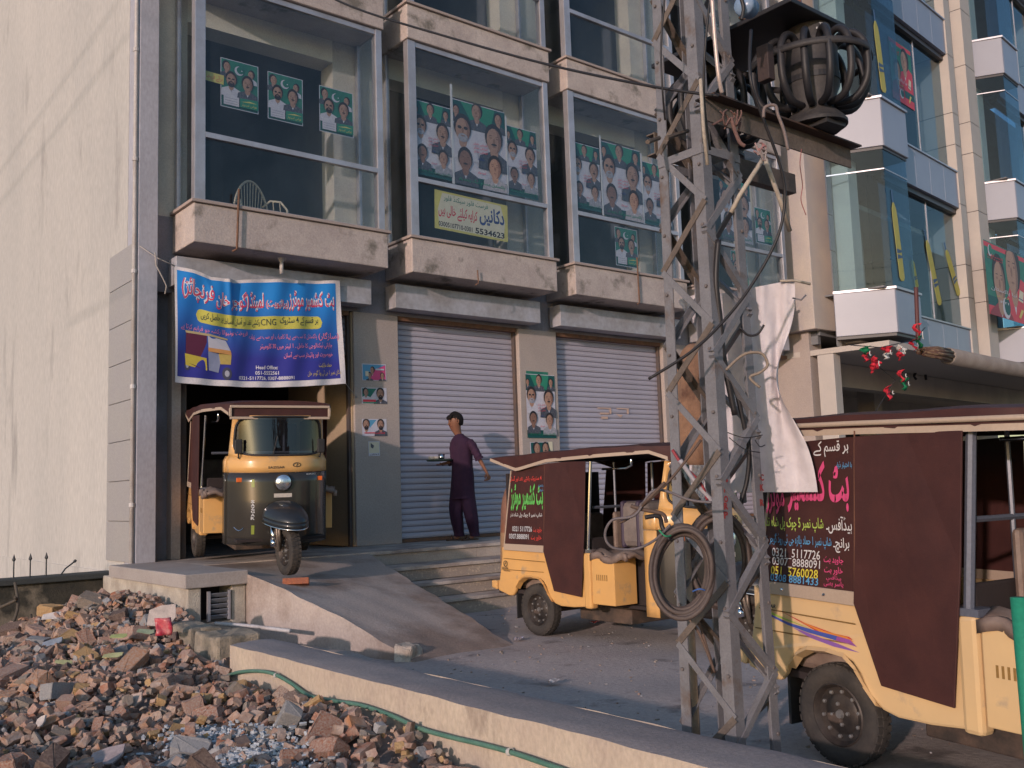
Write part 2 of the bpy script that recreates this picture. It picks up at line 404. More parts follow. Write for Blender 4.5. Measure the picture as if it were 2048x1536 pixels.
# ------------------------------------------------------------------ platform, steps, ramp
plat = empty('stepped_platform', (5, 9, 0), 'long concrete platform with four stone steps along the foot of the shutters', 'steps')
def PB(name, boxes, mat, bev=0):
    mb = MB()
    for b in boxes: mb.box(*b)
    return child(mb.obj(name, mat, bev=bev), plat)
PB('platform_core', [(3.21, 14.7, 9.13, 10.305, -.1, .575)], conc)
noses = [9.06, 8.64, 8.37, 8.12]; tops = [.615, .461, .308, .154]
for k in range(4):
    y1 = 10.304 if k == 0 else noses[k - 1] + .028
    x = 3.5 if k == 0 else 4.9
    while x < 14.6:
        L = random.uniform(1.5, 2.1); xe = min(x + L, 14.68)
        mb = MB(); mb.box(x, xe - .004, noses[k], y1 - .002, tops[k] - .036, tops[k] - (0 if k == 0 else random.uniform(0, .004)))
        child(mb.obj('tread_slab', stepm, bev=.004), plat)
        mb = MB(); mb.box(x, xe - .004, noses[k] + .026, noses[k] + .07, (tops[k + 1] if k < 3 else -.06) + .001, tops[k] - .038)
        child(mb.obj('riser_slab', riserm if k else M('plain riser', (.44, .37, .32), .9, mcol=(.36, .30, .26), scale=3, bump=.2), bev=.002), plat)
        x = xe
for k in range(1, 4): PB('step_core', [(4.9, 14.68, noses[k] + .071, noses[k - 1] + .02, -.1, tops[k] - .037)], conc)
# slab pier with a vent grille at the left end
vb = empty('vent_block', (3.2, 8, 0), 'low plastered block with an overhanging slab and a louvred vent beside the rubble', 'block')
def VB(name, boxes, mat, bev=0):
    mb = MB()
    for b in boxes: mb.box(*b)
    return child(mb.obj(name, mat, bev=bev), vb)
VB('top_slab', [(2.95, 3.50, 7.97, 10.02, .50, .617)], M('slab stone', (.37, .33, .31), .8, mcol=(.31, .27, .25), scale=2, bump=.15), .008)
VB('front_pier', [(2.98, 3.10, 8.0, 8.3, -.2, .499)], M('old limewash', (.50, .45, .38), .95, mcol=(.36, .31, .26), scale=5, bump=.5), .012)
VB('side_masonry', [(2.99, 3.12, 8.301, 10.35, -.4, .499)], M('old limewash'  , (.5, .45, .38)), .012)
VB('right_pier', [(3.37, 3.50, 8.02, 8.3, -.2, .499)], M('old limewash', (.5, .45, .38)), .01)
VB('lower_sill', [(3.10, 3.37, 8.02, 8.3, -.2, .20)], M('old limewash', (.5, .45, .38)), .01)
VB('vent_box', [(3.101, 3.369, 8.28, 8.299, .201, .498)], darkm)
VB('vent_frame', [(3.155, 3.18, 8.0, 8.03, .215, .46), (3.335, 3.355, 8.0, 8.03, .215, .46)], alu, .002)
for k in range(5):
    mb = MB(); mb.box(0, .155, -.02, .02, -.004, .004); o = mb.obj('louvre', M('louvre tin', (.22, .23, .26), .5, metal=.3)); o.location = (3.18, 8.02, .245 + k * .045); o.rotation_euler = (R_(-50), 0, 0); child(o, vb)

def ramp_pt(u, v):
    """u 0..1 left to right, v 0..1 top to bottom"""
    y = 9.10 - 3.05 * v
    left = 3.50 + (0 if y > 7.9 else (7.9 - y) / 1.85 * .43); right = 5.33 - .45 * v
    zs = [(9.11, .606), (8.6, .60), (7.9, .572), (7.5, .475), (7.0, .34), (6.6, .21), (6.3, .10), (6.04, -.01)]
    for (ya, za), (yb, zb) in zip(zs, zs[1:]):
        if yb <= y <= ya + 1e-6: zl = za + (zb - za) * (ya - y) / (ya - yb); break
    else: zl = -.01
    zr = .608 - .62 * v; k = u ** .8; zz = zl * (1 - k) + zr * k
    wob = .003 * math.sin(u * 9 + v * 7) + .002 * math.sin(u * 23 - v * 13) + .0012 * math.sin(v * 41 + u * 31)
    return (left + (right - left) * u + (.010 * math.sin(v * 27) + .006 * math.sin(v * 61)) * (1 if u > .97 or u < .03 else 0), y, zz + wob * min(1, v * 6))
rm = MB(); rm.grid(ramp_pt, 24, 40)
for u in (0, 1):
    for k in range(40):
        a = ramp_pt(u, k / 40); b = ramp_pt(u, (k + 1) / 40)
        rm.add([a, b, (b[0], b[1], -.1), (a[0], a[1], -.1)], [(0, 1, 2, 3)])
rampm = M('ramp cement', (.44, .37, .335), .95, mcol=(.38, .315, .28), scale=1.2, amt=.5, sharp=.5, bump=.3, bscale=40, col3=(.245, .185, .155), scale3=.75, amt3=.40)
tag(rm.obj('cement_ramp', rampm, auto=True), 'rough cement ramp sloping down from the open shop to the yard', 'ramp')

# ------------------------------------------------------------------ parapet and its broken end
par = empty('parapet_wall', (2.7, 3, 0), 'low limewashed parapet wall with grey cement top running from lower right', 'wall')
def ptop(a, b):
    y = -1.2 + 7.29 * a
    x = 2.55 + .30 * b + (.003 * math.sin(y * 7) + .002 * math.sin(y * 19)) * (1 if b in (0, 1) else 0)
    return (x, y, .30 + .002 * math.sin(y * 5 + b * 3) + .0015 * math.sin(y * 17 + b * 9) - (.008 if b in (0, 1) else 0))
mb = MB(); mb.grid(ptop, 90, 6)
child(mb.obj('coping', cap, smooth=True), par)
def pside(xx, sgn):
    mb = MB(); mb.grid(lambda a, b: (xx + .003 * math.sin((-1.2 + 7.29 * a) * 7) + .002 * math.sin((-1.2 + 7.29 * a) * 19) + sgn * .004 * (math.sin(a * 37 + b * 5) * math.sin(b * 3.1)), -1.2 + 7.29 * a, -.75 + (ptop(a, 0)[2] + .75) * b), 90, 14)
    return child(mb.obj('plaster_face', parm, smooth=True), par)
pside(2.55, 1); pside(2.85, 1)
mb = MB(); mb.poly([(2.55, 6.09, -.75), (2.85, 6.09, -.75), (2.85, 6.09, .288), (2.55, 6.09, .288)]); child(mb.obj('end_face', parm), par)
def lump(name, c, s, mat, seed, label, cat, sub=2, rz=0, rough=.12):
    random.seed(seed); bm = bmesh.new(); bmesh.ops.create_cube(bm, size=1)
    bmesh.ops.subdivide_edges(bm, edges=bm.edges, cuts=sub, use_grid_fill=True)
    for v in bm.verts:
        k = 1 + random.uniform(-rough, rough); v.co = Vector((v.co.x * s[0] * k, v.co.y * s[1] * k, v.co.z * s[2] * (1 + random.uniform(-rough, rough))))
    me = D.meshes.new(name); bm.to_mesh(me); bm.free(); me.materials.append(mat)
    o = D.objects.new(name, me); COL.objects.link(o); o.location = c; o.rotation_euler = (0, 0, rz); md = o.modifiers.new('b', 'BEVEL'); md.width = .02; md.segments = 2
    return tag(o, label, cat)
lump('wall_stub', (2.70, 6.52, .03), (.30, .42, .58), M('stained stub', (.36, .30, .235), .95, mcol=(.17, .15, .12), scale=6, amt=.5, bump=.6), 3, 'broken plastered stub standing next to the end of the parapet', 'wall stub', rough=.05)
lump('wall_stub', (2.74, 7.22, .05), (.24, .50, .50), M('stained stub', (.36, .3, .235)), 5, 'small mossy wall stub between the vent block and parapet', 'wall stub', rough=.05)

# dark wall with spiked railing
dw = empty('boundary_wall', (1, 10.5, 0), 'dark mossy boundary wall carrying spiked iron rods behind the rubble', 'wall')
mb = MB(); mb.box(-5, 3.17, 10.52, 10.75, -.75, .46); child(mb.obj('wall', mossy, bev=.01), dw)
mb = MB(); mb.box(-5, 3.17, 10.47, 10.80, .461, .52); child(mb.obj('coping', M('dark coping', (.05, .055, .055), .9, bump=.3), bev=.01), dw)
for px in (27, 60, 92, -6, -40):
    p = YP(px, 1157, 10.6); mb = MB(); x = p.x
    mb.tube([(x, 10.6, .50), (x, 10.6, .70)], .007, 6); mb.lathe([(0, .06), (.018, .0), (.004, -.02)], frame((x, 10.6, .70), (1, 0, 0), (0, 1, 0), (0, 0, 1)), 4)
    child(mb.obj('spike', M('iron', (.03, .035, .04), .6)), dw)
p = YP(120, 1152, 10.6); mb = MB(); mb.tube([p, p + Vector((.05, 0, .07)), p + Vector((.13, 0, .13))], .008, 6); mb.tube([p + Vector((.13, 0, .13)), p + Vector((.15, 0, .15))], .015, 5)
child(mb.obj('bent_spike', M('iron', (.03, .035, .04))), dw)

# ------------------------------------------------------------------ pipes, rods on the building
def pipe(name, pts, r, mat, label, cat, n=10, clips=(), group=None):
    mb = MB(); mb.tube(pts, r, n); o = mb.obj(name, mat, smooth=True)
    for c in clips:
        q = MB(); q.tube([Vector(c) - Vector((0, 0, .02)), Vector(c) + Vector((0, 0, .02))], r * 1.35, n); q.obj('pipe_clip', mat, o)
    return tag(o, label, cat, group)
pipe('drain_pipe', [(3.165, 10.02, .52), (3.165, 10.02, ZT)], .022, pvc, 'thin white pipe down the corner of the cream side wall', 'pipe', clips=[(3.165, 10.02, z) for z in (1.2, 2.4, 3.6, 4.8, 6.0, 7.2)])
pipe('drain_pipe', [(3.53, 10.27, 4.4), (3.53, 10.27, ZT)], .024, pvc, 'white pipe in the dark recess just left of the first glazed bay', 'pipe', clips=[(3.53, 10.27, z) for z in (5.0, 6.1, 7.2)])
mb = MB(); q = YP(563, 520, 9.75); mb.tube([(q.x, 9.75, 3.88), (q.x, 9.75, 3.70)], .022, 10); mb.lathe([(.05, 0), (.024, -.05)], frame((q.x, 9.75, 3.88), (1, 0, 0), (0, 1, 0), (0, 0, 1)), 12)
tag(mb.obj('outlet_pipe', pvc, smooth=True), 'short white outlet pipe hanging under the first bay above the banner', 'pipe')
for i, (a, b, lab) in enumerate((((478, 378), (474, 498), 'rusty rod standing against the front of the leftmost bay below the cane chair'),
                                 ((955, 540), (957, 566), 'short bent rusty hook on the band of the bay with the yellow sign'),
                                 ((1274, 515), (1279, 605), 'rusty rod sticking up the front of the third bay band'))):
    A = YP(*a, 9.53); Bp = YP(*b, 9.53); mb = MB()
    mb.tube([A, Bp, Bp + Vector((-.05, .0, -.03))], .012 if i != 1 else .008, 6)
    tag(mb.obj('rusty_rod', rustf, smooth=True), lab, 'metal rod')
# ------------------------------------------------------------------ rickshaws
ybody = M('yellow body paint', (.70, .385, .125), .3, coat=.3, mcol=(.58, .33, .13), scale=2.5, amt=.4, sharp=.5, col3=(.42, .28, .16), scale3=7, amt3=.04, fine=.03, bump=.02, bscale=5)
pbody = M('pale yellow body paint', (.68, .46, .23), .25, coat=.4, mcol=(.58, .40, .22), scale=2.5, amt=.4, sharp=.5, col3=(.44, .33, .22), scale3=7, amt3=.04, fine=.03, bump=.02, bscale=5)
olive = M('olive black paint', (.034, .030, .026), .25, coat=.5, fine=.05)
maroon = M('maroon rexine', (.058, .019, .0165), .6, mcol=(.045, .015, .014), scale=5, bump=.28, bscale=5, fine=.1)
trimm = M('cream piping rexine', (.40, .31, .24), .6, fine=.05)
chrome = M('chrome', (.75, .75, .78), .12, metal=1, fine=.03)
tyrem = M('tyre rubber', (.036, .032, .030), .85, mcol=(.062, .052, .045), scale=9, bump=.1)
rimm = M('dusty rim', (.030, .026, .025), .5, metal=.3, mcol=(.065, .05, .042), scale=12)
seatm = M('brown seat rexine', (.16, .11, .09), .5, mcol=(.24, .18, .15), scale=7, bump=.15, bscale=12)
inner = M('inner liner', (.03, .022, .022), .9)
greyp2 = M('post grey blue', (.13, .14, .18), .35, metal=.3)
shield = glass('windscreen', (.30, .36, .42), .07, haze=.02, hcol=(.3, .3, .36))
lampg = M('lamp glass', (.75, .77, .8), .08, metal=.9, bump=.2, bscale=60, fine=.02)
orange = M('indicator orange', (.7, .14, .03), .3)
def F(name, col, rough=.6): return flat(name, col, rough)
TX = dict(white=F('sign white', (.58, .56, .56)), green=F('sign green', (.12, .44, .10)), pink=F('sign pink', (.58, .07, .19)), red=F('sign red', (.55, .06, .05)),
          yellow=F('sign yellow', (.62, .52, .06)), blue=F('sign blue', (.10, .30, .52)), black=F('sign black', (.03, .03, .03)), lime=F('sign lime', (.38, .50, .10)),
          grey=F('sign grey', (.45, .45, .47)))

def wheel(parent, c, name='wheel', r=.212, wd=.105, steer=0, hub=True):
    T = frame(c, (math.cos(steer), math.sin(steer), 0), (0, 0, 1), (math.sin(steer), -math.cos(steer), 0))   # axis toward -y
    h = wd / 2
    prof = [(r * .62, -h * .70), (r * .72, -h * .96), (r * .86, -h), (r * .955, -h * .84), (r * .995, -h * .5), (r, 0), (r * .995, h * .5), (r * .955, h * .84), (r * .86, h), (r * .72, h * .96), (r * .62, h * .70)]
    mb = MB(); mb.lathe(prof, T, 40); o = mb.obj(name, tyrem, parent, smooth=True)
    mb = MB()
    for k in range(36):                                        # tread blocks
        a = 2 * math.pi * k / 36
        for sx in (-.55, 0, .55):
            a2 = a + (.06 if sx else 0); cx = math.cos(a2); cy = math.sin(a2)
            Tb = T @ frame((cx * r * (.998 if sx == 0 else .985), cy * r * (.998 if sx == 0 else .985), sx * h), (cx, cy, 0), (-cy, cx, 0), (0, 0, 1))
            mb.box(-.004, .0035, -.013, .013, -.012, .012, Tb)
    mb.obj('tread', tyrem, o)
    mb = MB(); mb.lathe([(r * .63, -h * .7), (r * .63, h * .72), (r * .60, h * .80), (r * .57, h * .62), (r * .53, h * .30), (r * .40, h * .18), (r * .34, h * .34), (r * .16, h * .38), (0, h * .38)], T, 32)
    mb.lathe([(0, -h * .3), (r * .6, -h * .3)], T, 24)
    mb.obj('rim', rimm, o, auto=True)
    global NUT
    nm = M('nut steel', (.30, .28, .27), .4, metal=.6)
    if 'NUT' not in globals():
        q = MB(); q.lathe([(0, .012), (.008, .010), (.009, 0)], Matrix.Identity(4), 6); NUT = q.mesh('wheel_nut', nm)
    for k in range(14):
        a = 2 * math.pi * k / (10 if k < 10 else 4) + .2; rr_ = r * (.45 if k < 10 else .2)
        q = D.objects.new('wheel_nut', NUT); COL.objects.link(q); q.parent = o; q.matrix_local = T @ Matrix.Translation((math.cos(a) * rr_, math.sin(a) * rr_, h * (.22 if k < 10 else .36)))
    mb = MB(); mb.lathe([(0, h * .62), (.016, h * .62), (.02, h * .38)], T, 12); mb.obj('hub_cap', nm, o)
    return o

def rickshaw(loc, head, pitch, roll, body, low, label, variant):
    rk = empty('auto_rickshaw', loc, label, 'auto rickshaw', 'auto rickshaws parked outside the shops')
    rk.rotation_euler = (roll, pitch, math.atan2(head[1], head[0]))
    P = rk; W = .60; ct = 1.43 if variant != 3 else 1.40
    side = [(-.365, .70), (.70, .70), (.70, .285), (.55, .27), (.40, .268), (.33, .285), (.265, .335), (.225, .415), (.19, .455), (.14, .475), (-.02, .482), (-.10, .468), (-.145, .42), (-.185, .345), (-.215, .312),
            (-.27, .308), (-.415, .345), (-.42, .42), (-.40, .43)]
    for sy in (-1, 1):
        mb = MB(); mb.prism(side, W, W - .035, lambda a, b, d: (a, sy * (d - (.02 if b > .6 else 0)), b)); o = mb.obj('side_body', body, P, bev=.012)
        # pressed feature lines
        q = MB()
        for (a0, z0, a1, z1) in ((-.33, .625, .215, .615), (-.36, .53, .20, .53)):
            q.tube([(a0, sy * (W + .0005), z0), (a1, sy * (W + .0005), z1)], .0028, 4)
        q.obj('pressed_line', M('gap line', (.25, .14, .04), .6), o)
        mb = MB(); fl = [(-.16, .40), (-.115, .455), (-.05, .49), (.06, .496), (.15, .485), (.205, .44), (.245, .38), (.30, .315)]
        for (a, b), (c, d) in zip(fl, fl[1:]):
            mb.add([(a, sy * (W + .002), b), (c, sy * (W + .002), d), (c + .012, sy * (W + .022), d - .012), (a + .008, sy * (W + .022), b - .014)], [(0, 1, 2, 3)])
            mb.add([(a + .008, sy * (W + .022), b - .014), (c + .012, sy * (W + .022), d - .012), (c + .01, sy * (W - .03), d - .03), (a + .01, sy * (W - .03), b - .03)], [(0, 1, 2, 3)])
        mb.obj('wheel_arch_lip', body, P, auto=True)
    mb = MB(); mb.box(-.40, -.365, -.565, .565, .345, .72); mb.obj('tail_panel', body, P, bev=.012)
    mb = MB(); mb.prism([(-.425, .35), (-.50, .365), (-.50, .43), (-.425, .43)], -.61, .61, lambda a, b, d: (a, d, b)); mb.obj('rear_bumper', body, P, bev=.012)
    mb = MB(); mb.box(-.505, -.497, -.60, -.55, .375, .42); mb.obj('tail_lamp', black, P)
    mb = MB(); mb.box(-.36, .70, -.56, .56, .33, .36); mb.box(.70, 1.62, -.40, .40, .275, .30); mb.obj('floor', inner, P)
    mb = MB(); mb.box(.0, .08, -.56, .56, .17, .21); mb.box(.0, 1.75, -.06, .06, .20, .275); mb.box(.3, .9, -.3, .3, .13, .27); mb.obj('chassis', M('greasy steel', (.05, .04, .035), .7, mcol=(.12, .08, .06), scale=8), P, bev=.01)
    mb = MB(); mb.box(-.33, -.29, -.55, .55, .36, 1.36); mb.obj('rear_curtain', inner, P)
    mb = MB(); mb.box(-.22, .22, -.50, .50, .36, .58); mb.box(-.28, -.18, -.50, .50, .58, .98); mb.obj('passenger_seat', seatm, P, bev=.03)
    mb = MB(); mb.box(.70, .73, -.54, .54, .36, .82); mb.obj('partition', inner, P, bev=.01)
    mb = MB(); mb.tube([(.72, -.5, 1.06), (.72, .5, 1.06)], .013, 6); mb.tube([(.72, .2, .8), (.72, .2, 1.42)], .012, 6); mb.tube([(.72, -.25, .8), (.72, -.25, 1.42)], .010, 6); mb.obj('partition_rail', greyp2, P)
    for sy in (-1, 1):
        # B pillar box and post
        mb = MB(); mb.prism([(.69, .272), (.69, .705), (.775, .715), (.775, .272)], sy * (W + .012), sy * (W - .07), lambda a, b, d: (a, d, b)); mb.obj('door_pillar', body, P, bev=.02)
        mb = MB(); mb.box(.68, .785, sy * (W - .04) - .05, sy * (W - .04) + .05, .706, .735); mb.tube([(.735, sy * (W - .01), .72), (.775, sy * (W - .035), ct - .005)], .013 if variant != 3 else .02, 8)
        mb.obj('post', greyp2 if variant == 3 else chrome, P, smooth=False)
        # rexine side with its band
        mb = MB(); mb.prism([(-.315, .745), (.25, .745), (.29, ct), (-.205, 1.38)], W - .004, W - .016, lambda a, b, d: (a, sy * (d - .012 * (b - .74) / .6), b)); mb.obj('side_curtain', maroon, P)
        mb = MB(); mb.prism([(-.325, .698), (.245, .690), (.25, .748), (-.318, .752)], W + .004, W - .014, lambda a, b, d: (a, sy * d, b)); mb.obj('curtain_band', trimm, P)
        mb = MB(); mb.tube([(-.318, sy * (W - .006), .75), (-.21, sy * (W - .016), 1.385)], .007, 5); mb.obj('curtain_piping', trimm, P)
        mb = MB()
        cur = [(.235, .705), (.262, 1.0), (.282, ct - .005), (.53, ct + .003), (.778, ct - .003), (.735, .9), (.668, .36), (.345, .387)]
        mb.prism(cur, W + .022, W + .012, lambda a, b, d: (a, sy * (d + .008 * math.sin(a * 9)), b)); mb.obj('door_curtain', maroon, P, bev=.003)
        q = MB(); q.tube([(.238, sy * (W + .024), .705), (.285, sy * (W + .024), 1.42)], .004, 4); q.obj('curtain_seam', M('seam', (.12, .05, .03), .7), P)
        # tool box beside the driver
        mb = MB(); mb.prism([(.79, W + .01), (1.035, W + .01), (1.05, W - .22), (.79, W - .24)], .315, .675, lambda a, b, d: (a, sy * b, d)); tb = mb.obj('tool_box', body, P, bev=.006)
        q = MB()
        for k in range(6): q.box(.84 + k * .022, .85 + k * .022, sy * (W + .0105) - .0008, sy * (W + .0105) + .0008, .50, .545)
        q.obj('vent_slot', M('gap line', (.25, .14, .04)), tb)
        # mud flap
        mb = MB(); mb.box(-.205, -.19, sy * .50 - .07, sy * .50 + .07, .12, .33); mb.obj('mud_flap', black, P)
    mb = MB(); mb.box(.80, 1.12, -.34, .34, .30, .655); mb.obj('engine_box', inner, P)
    mb = MB(); mb.grid(lambda a, b: (.78 + .40 * a, -.60 + 1.20 * b, .70 + .02 * math.sin(a * 9 + b * 14) - .02 * (abs(b - .5) > .46) + .012 * math.sin(b * 33)), 12, 30)
    for sy in (-1, 1): mb.grid(lambda a, b: (.78 + .40 * a + .01 * math.sin(a * 12), sy * (.602 + .008 * math.sin(a * 20)), .70 - .05 * b + .02 * math.sin(a * 9 + (14 if sy > 0 else 0))), 12, 2)
    mb.obj('driver_seat', seatm, P, smooth=True, solid=.03)
    mb = MB(); mb.box(.76, .80, -.34, .34, .72, 1.02); mb.obj('seat_back', seatm, P, bev=.03)
    # roof
    ez = [(-.46, 1.475), (-.10, 1.375), (.30, 1.438), (.80, 1.450), (1.35, 1.462), (1.52, 1.40)] if variant != 3 else [(-.46, 1.43), (-.10, 1.412), (.30, 1.405), (.80, 1.392), (1.35, 1.38), (1.52, 1.36)]
    def edge(s):
        for (a, za), (b, zb) in zip(ez, ez[1:]):
            if a <= s <= b + 1e-6: return za + (zb - za) * (s - a) / (b - a)
        return ez[-1][1]
    def hw(s): return .615 if s < .9 else .615 - .165 * min(1, (s - .9) / .62) ** 1.2
    def rf(a, b):
        s = -.46 + 1.98 * a; h = hw(s); t = abs(2 * b - 1); sg = 1 if b > .5 else -1
        top = (1.510 + .024 * a if variant != 3 else 1.50 - .035 * a) + .012 * math.sin(a * 3.1) + .012 * math.sin(a * 22 + b * 7) * .25 - (.01 if s > 1.3 else 0)
        if t < .86: return (s, sg * h * t / .86, top + .018 * (1 - (t / .86) ** 2) - .012 * (t / .86) ** 6)
        k = (t - .86) / .14; return (s, sg * (h + .004 * math.sin(k * 3) + .004 * math.sin(s * 17)), top - .012 + (edge(s) - top + .012) * k)
    mb = MB(); mb.grid(rf, 40, 28)
    f = [rf(1, j / 28) for j in range(29)]; mb.add(f + [(1.525, p[1], 1.385) for p in f], [(i, i + 1, i + 30, i + 29) for i in range(28)])
    f = [rf(0, j / 28) for j in range(29)]; mb.add(f + [(-.46, p[1], 1.47) for p in f], [(i, i + 1, i + 30, i + 29) for i in range(28)])
    mb.obj('roof', maroon, P, auto=True)
    mb = MB(); mb.grid(lambda a, b: (-.42 + 1.9 * a, (b - .5) * 1.96 * hw(-.42 + 1.9 * a) , 1.46), 6, 2); mb.obj('roof_liner', inner, P)
    for sy in (-1, 1):
        mb = MB(); pts = [(s, sy * (hw(s) + .006), edge(s)) for s in np.linspace(-.46, 1.50, 40)]
        for a, b in zip(pts, pts[1:]): mb.add([a, b, (b[0], b[1], b[2] + .026), (a[0], a[1], a[2] + .026), (a[0], a[1] - sy * .012, a[2]), (b[0], b[1] - sy * .012, b[2]), (b[0], b[1] - sy * .012, b[2] + .026), (a[0], a[1] - sy * .012, a[2] + .026)], [(0, 1, 2, 3), (4, 5, 1, 0), (3, 2, 6, 7)])
        mb.obj('roof_trim', trimm, P)
        if variant == 3:
            mb = MB(); mb.tube([(s, sy * (hw(s) + .010), edge(s) + .046) for s in np.linspace(-.3, 1.45, 30)], .012, 6); mb.obj('roof_piping', trimm, P, smooth=True)
    mb = MB()
    for z in (1.383, 1.487): mb.box(1.527, 1.545, -.455, .455, z - .012, z + .012)
    for y in (-.45, .45): mb.box(1.527, 1.545, y - .012, y + .012, 1.395, 1.475)
    mb.obj('visor_trim', trimm, P, bev=.005)
    mb = MB(); mb.tube([(1.16, -.50, 1.46), (1.16, -.50, 1.38), (1.10, -.50, 1.36), (.86, -.52, 1.36)], .010, 6); mb.obj('grab_rail', chrome, P, smooth=True)
    # front cowl
    def base(z): return 1.35 if z < 1.0 else 1.35 + (z - 1.0) * .16
    def cw(z): return .435 + (.02 if z < 1.0 else -.03 * (z - 1.0) / .4)
    def cowl(y, z, e=0):
        t = min(1, abs(y) / cw(z)); bul = (.30 - .08 * max(0, z - .55)) if z < 1.0 else .264 - .30 * (z - 1.0)
        if z < .55: bul = .30 - .10 * (.55 - z)
        return (base(z) + bul * (1 - t ** 3.2) + e, y, z)
    def ring(z0, z1, mat, name, nz=8, nu=36):
        mb = MB(); mb.grid(lambda a, b: cowl((a * 2 - 1) * cw(z0 + (z1 - z0) * b), z0 + (z1 - z0) * b), nu, nz)
        o = mb.obj(name, mat, P, smooth=True, solid=.018)
        for sy in (-1, 1):
            q = MB(); q.grid(lambda a, b: (base(z0 + (z1 - z0) * b) + .004 - .13 * a, sy * (cw(z0 + (z1 - z0) * b) + .004), z0 + (z1 - z0) * b), 3, nz)
            q.obj('cowl_side', body if variant != 1 else mat, P, smooth=True, solid=.018)
        return o
    low_o = ring(.24, .885, low, 'lower_cowl'); ring(.89, 1.035, body, 'upper_cowl', 3)
    # windscreen frame: rounded opening
    def wpt(u, v, e=0):                                          # u -1..1, v 0..1 (1.035..1.40)
        z = 1.035 + .37 * v; return cowl(u * cw(z), z, e)
    def rr(k, n, hu, hv, r):                                     # rounded rectangle in u,v
        a = 2 * math.pi * k / n; c, s_ = math.cos(a), math.sin(a); p = 5
        q = (abs(c) ** p + abs(s_) ** p) ** (-1 / p); return hu * c * q, .5 + hv * s_ * q
    n = 64; mb = MB()
    outer = [];
    for k in range(n):
        u, v = rr(k, n, 1.0, .5, .2); m_ = max(abs(u), abs(v - .5) * 2); outer.append((u / m_, .5 + (v - .5) / m_))
    innr = [rr(k, n, .94, .475, .2) for k in range(n)]
    vs = [wpt(*p) for p in outer] + [wpt(*p) for p in innr]
    mb.add(vs, [(k, (k + 1) % n, (k + 1) % n + n, k + n) for k in range(n)])
    mb.obj('windscreen_frame', body, P, smooth=True, solid=.02)
    mb = MB(); mb.tube([wpt(*p, .008) for p in innr], .011, 6, closed=True); mb.obj('windscreen_seal', black, P, smooth=True)
    mb = MB(); mb.grid(lambda a, b: wpt(*(lambda u, v: (u, v))((a * 2 - 1) * .945, .02 + .96 * b), 0.002), 20, 10); mb.obj('windscreen', shield, P, smooth=True)
    mb = MB(); mb.tube([wpt(-.2, .04, .02), wpt(-.1, .5, .02)], .004, 4); mb.obj('wiper', black, P)
    # nose details
    mb = MB(); mb.prism([(-.11, .56), (.11, .56), (.12, .90), (-.12, .90)], 1.585, 1.63, lambda a, b, d: (d, a, b)); mb.obj('nose_panel', low, P, bev=.02)
    hl = cowl(0, .82); T = frame((1.66, 0, .80), (0, 1, 0), (0, 0, 1), (1, 0, 0))
    mb = MB(); mb.lathe([(0, -.09), (.05, -.085), (.078, -.03), (.082, .0), (.075, .008)], T, 24); mb.obj('headlight_shell', low, P, smooth=True)
    mb = MB(); mb.lathe([(.075, .0), (.06, .02), (.03, .032), (0, .036)], T, 24); mb.obj('headlight', lampg, P, smooth=True)
    mb = MB(); mb.box(1.635, 1.65, -.08, .08, .665, .70); mb.obj('number_plate', M('plate tin', (.5, .45, .4), .5), P)
    for sy in (-1, 1):
        q = cowl(sy * .36, .83); mb = MB(); mb.box(q[0] + .004, q[0] + .03, sy * .36 - .03, sy * .36 + .03, .805, .845); mb.obj('indicator', orange, P, bev=.005)
        q = cowl(sy * .37, 1.03); mb = MB(); mb.tube([q, (q[0] + .05, sy * .37, 1.02), (q[0] + .07, sy * .375, 1.08)], .007, 6); mb.obj('mirror_arm', black, P)
        mb = MB(); mb.box(q[0] + .06, q[0] + .08, sy * .375 - .035, sy * .375 + .035, 1.06, 1.19); mb.obj('mirror', black, P, bev=.012)
    # handlebar, instrument
    mb = MB(); mb.tube([(1.40, -.27, .93), (1.47, -.1, .98), (1.47, .1, .98), (1.40, .27, .93)], .014, 8); mb.tube([(1.47, 0, .98), (1.62, 0, .5)], .02, 8); mb.obj('handlebar', black, P, smooth=True)
    mb = MB(); mb.box(1.44, 1.52, -.12, .12, .98, 1.06); mb.obj('instrument_box', black, P, bev=.015)
    # front fork, fender, wheel
    st = variant_steer[variant]; fx = 1.88
    T = Matrix.Translation((fx, 0, 0)) @ Matrix.Rotation(st, 4, 'Z')
    fk = MB()
    for y in (-.085,): 
        fk.tube([T @ Vector((-.10, y, .56)), T @ Vector((-.05, y, .40)), T @ Vector((.0, y, .21))], .017, 8)
    fk.tube([T @ Vector((-.16, 0, .56)), T @ Vector((-.10, -.085, .50))], .024, 8)
    fk.obj('fork', M('fork steel', (.16, .13, .11), .4, metal=.5), P, smooth=True)
    fk = MB(); fk.tube([T @ Vector((-.10, -.105, .44)), T @ Vector((-.055, -.11, .27))], .024, 10); fk.tube([T @ Vector((-.065, -.11, .31)), T @ Vector((-.05, -.11, .25))], .03, 10); fk.obj('shock_absorber', chrome, P, smooth=True)
    wv = wheel(P, (fx, 0, .212), 'wheel', steer=st, wd=.10)
    mb = MB()
    def fen(a, b):                                               # wide dome over the wheel
        th_ = math.pi * (b - .5); ph = a * math.pi / 2
        return T @ Vector((-.13 + .36 * math.cos(th_) * math.cos(ph), .185 * math.sin(th_) * math.cos(ph) ** .8, .505 - .05 * math.cos(th_) * math.cos(ph) + .13 * math.sin(ph)))
    mb.grid(fen, 14, 24)
    mb.grid(lambda a, b: (lambda p: p + Vector((0, 0, -.045 * a)))(fen(0, b)), 2, 24)
    mb.obj('front_fender', M('fender grey', (.022, .024, .028), .35, coat=.3), P, smooth=True, solid=.01)
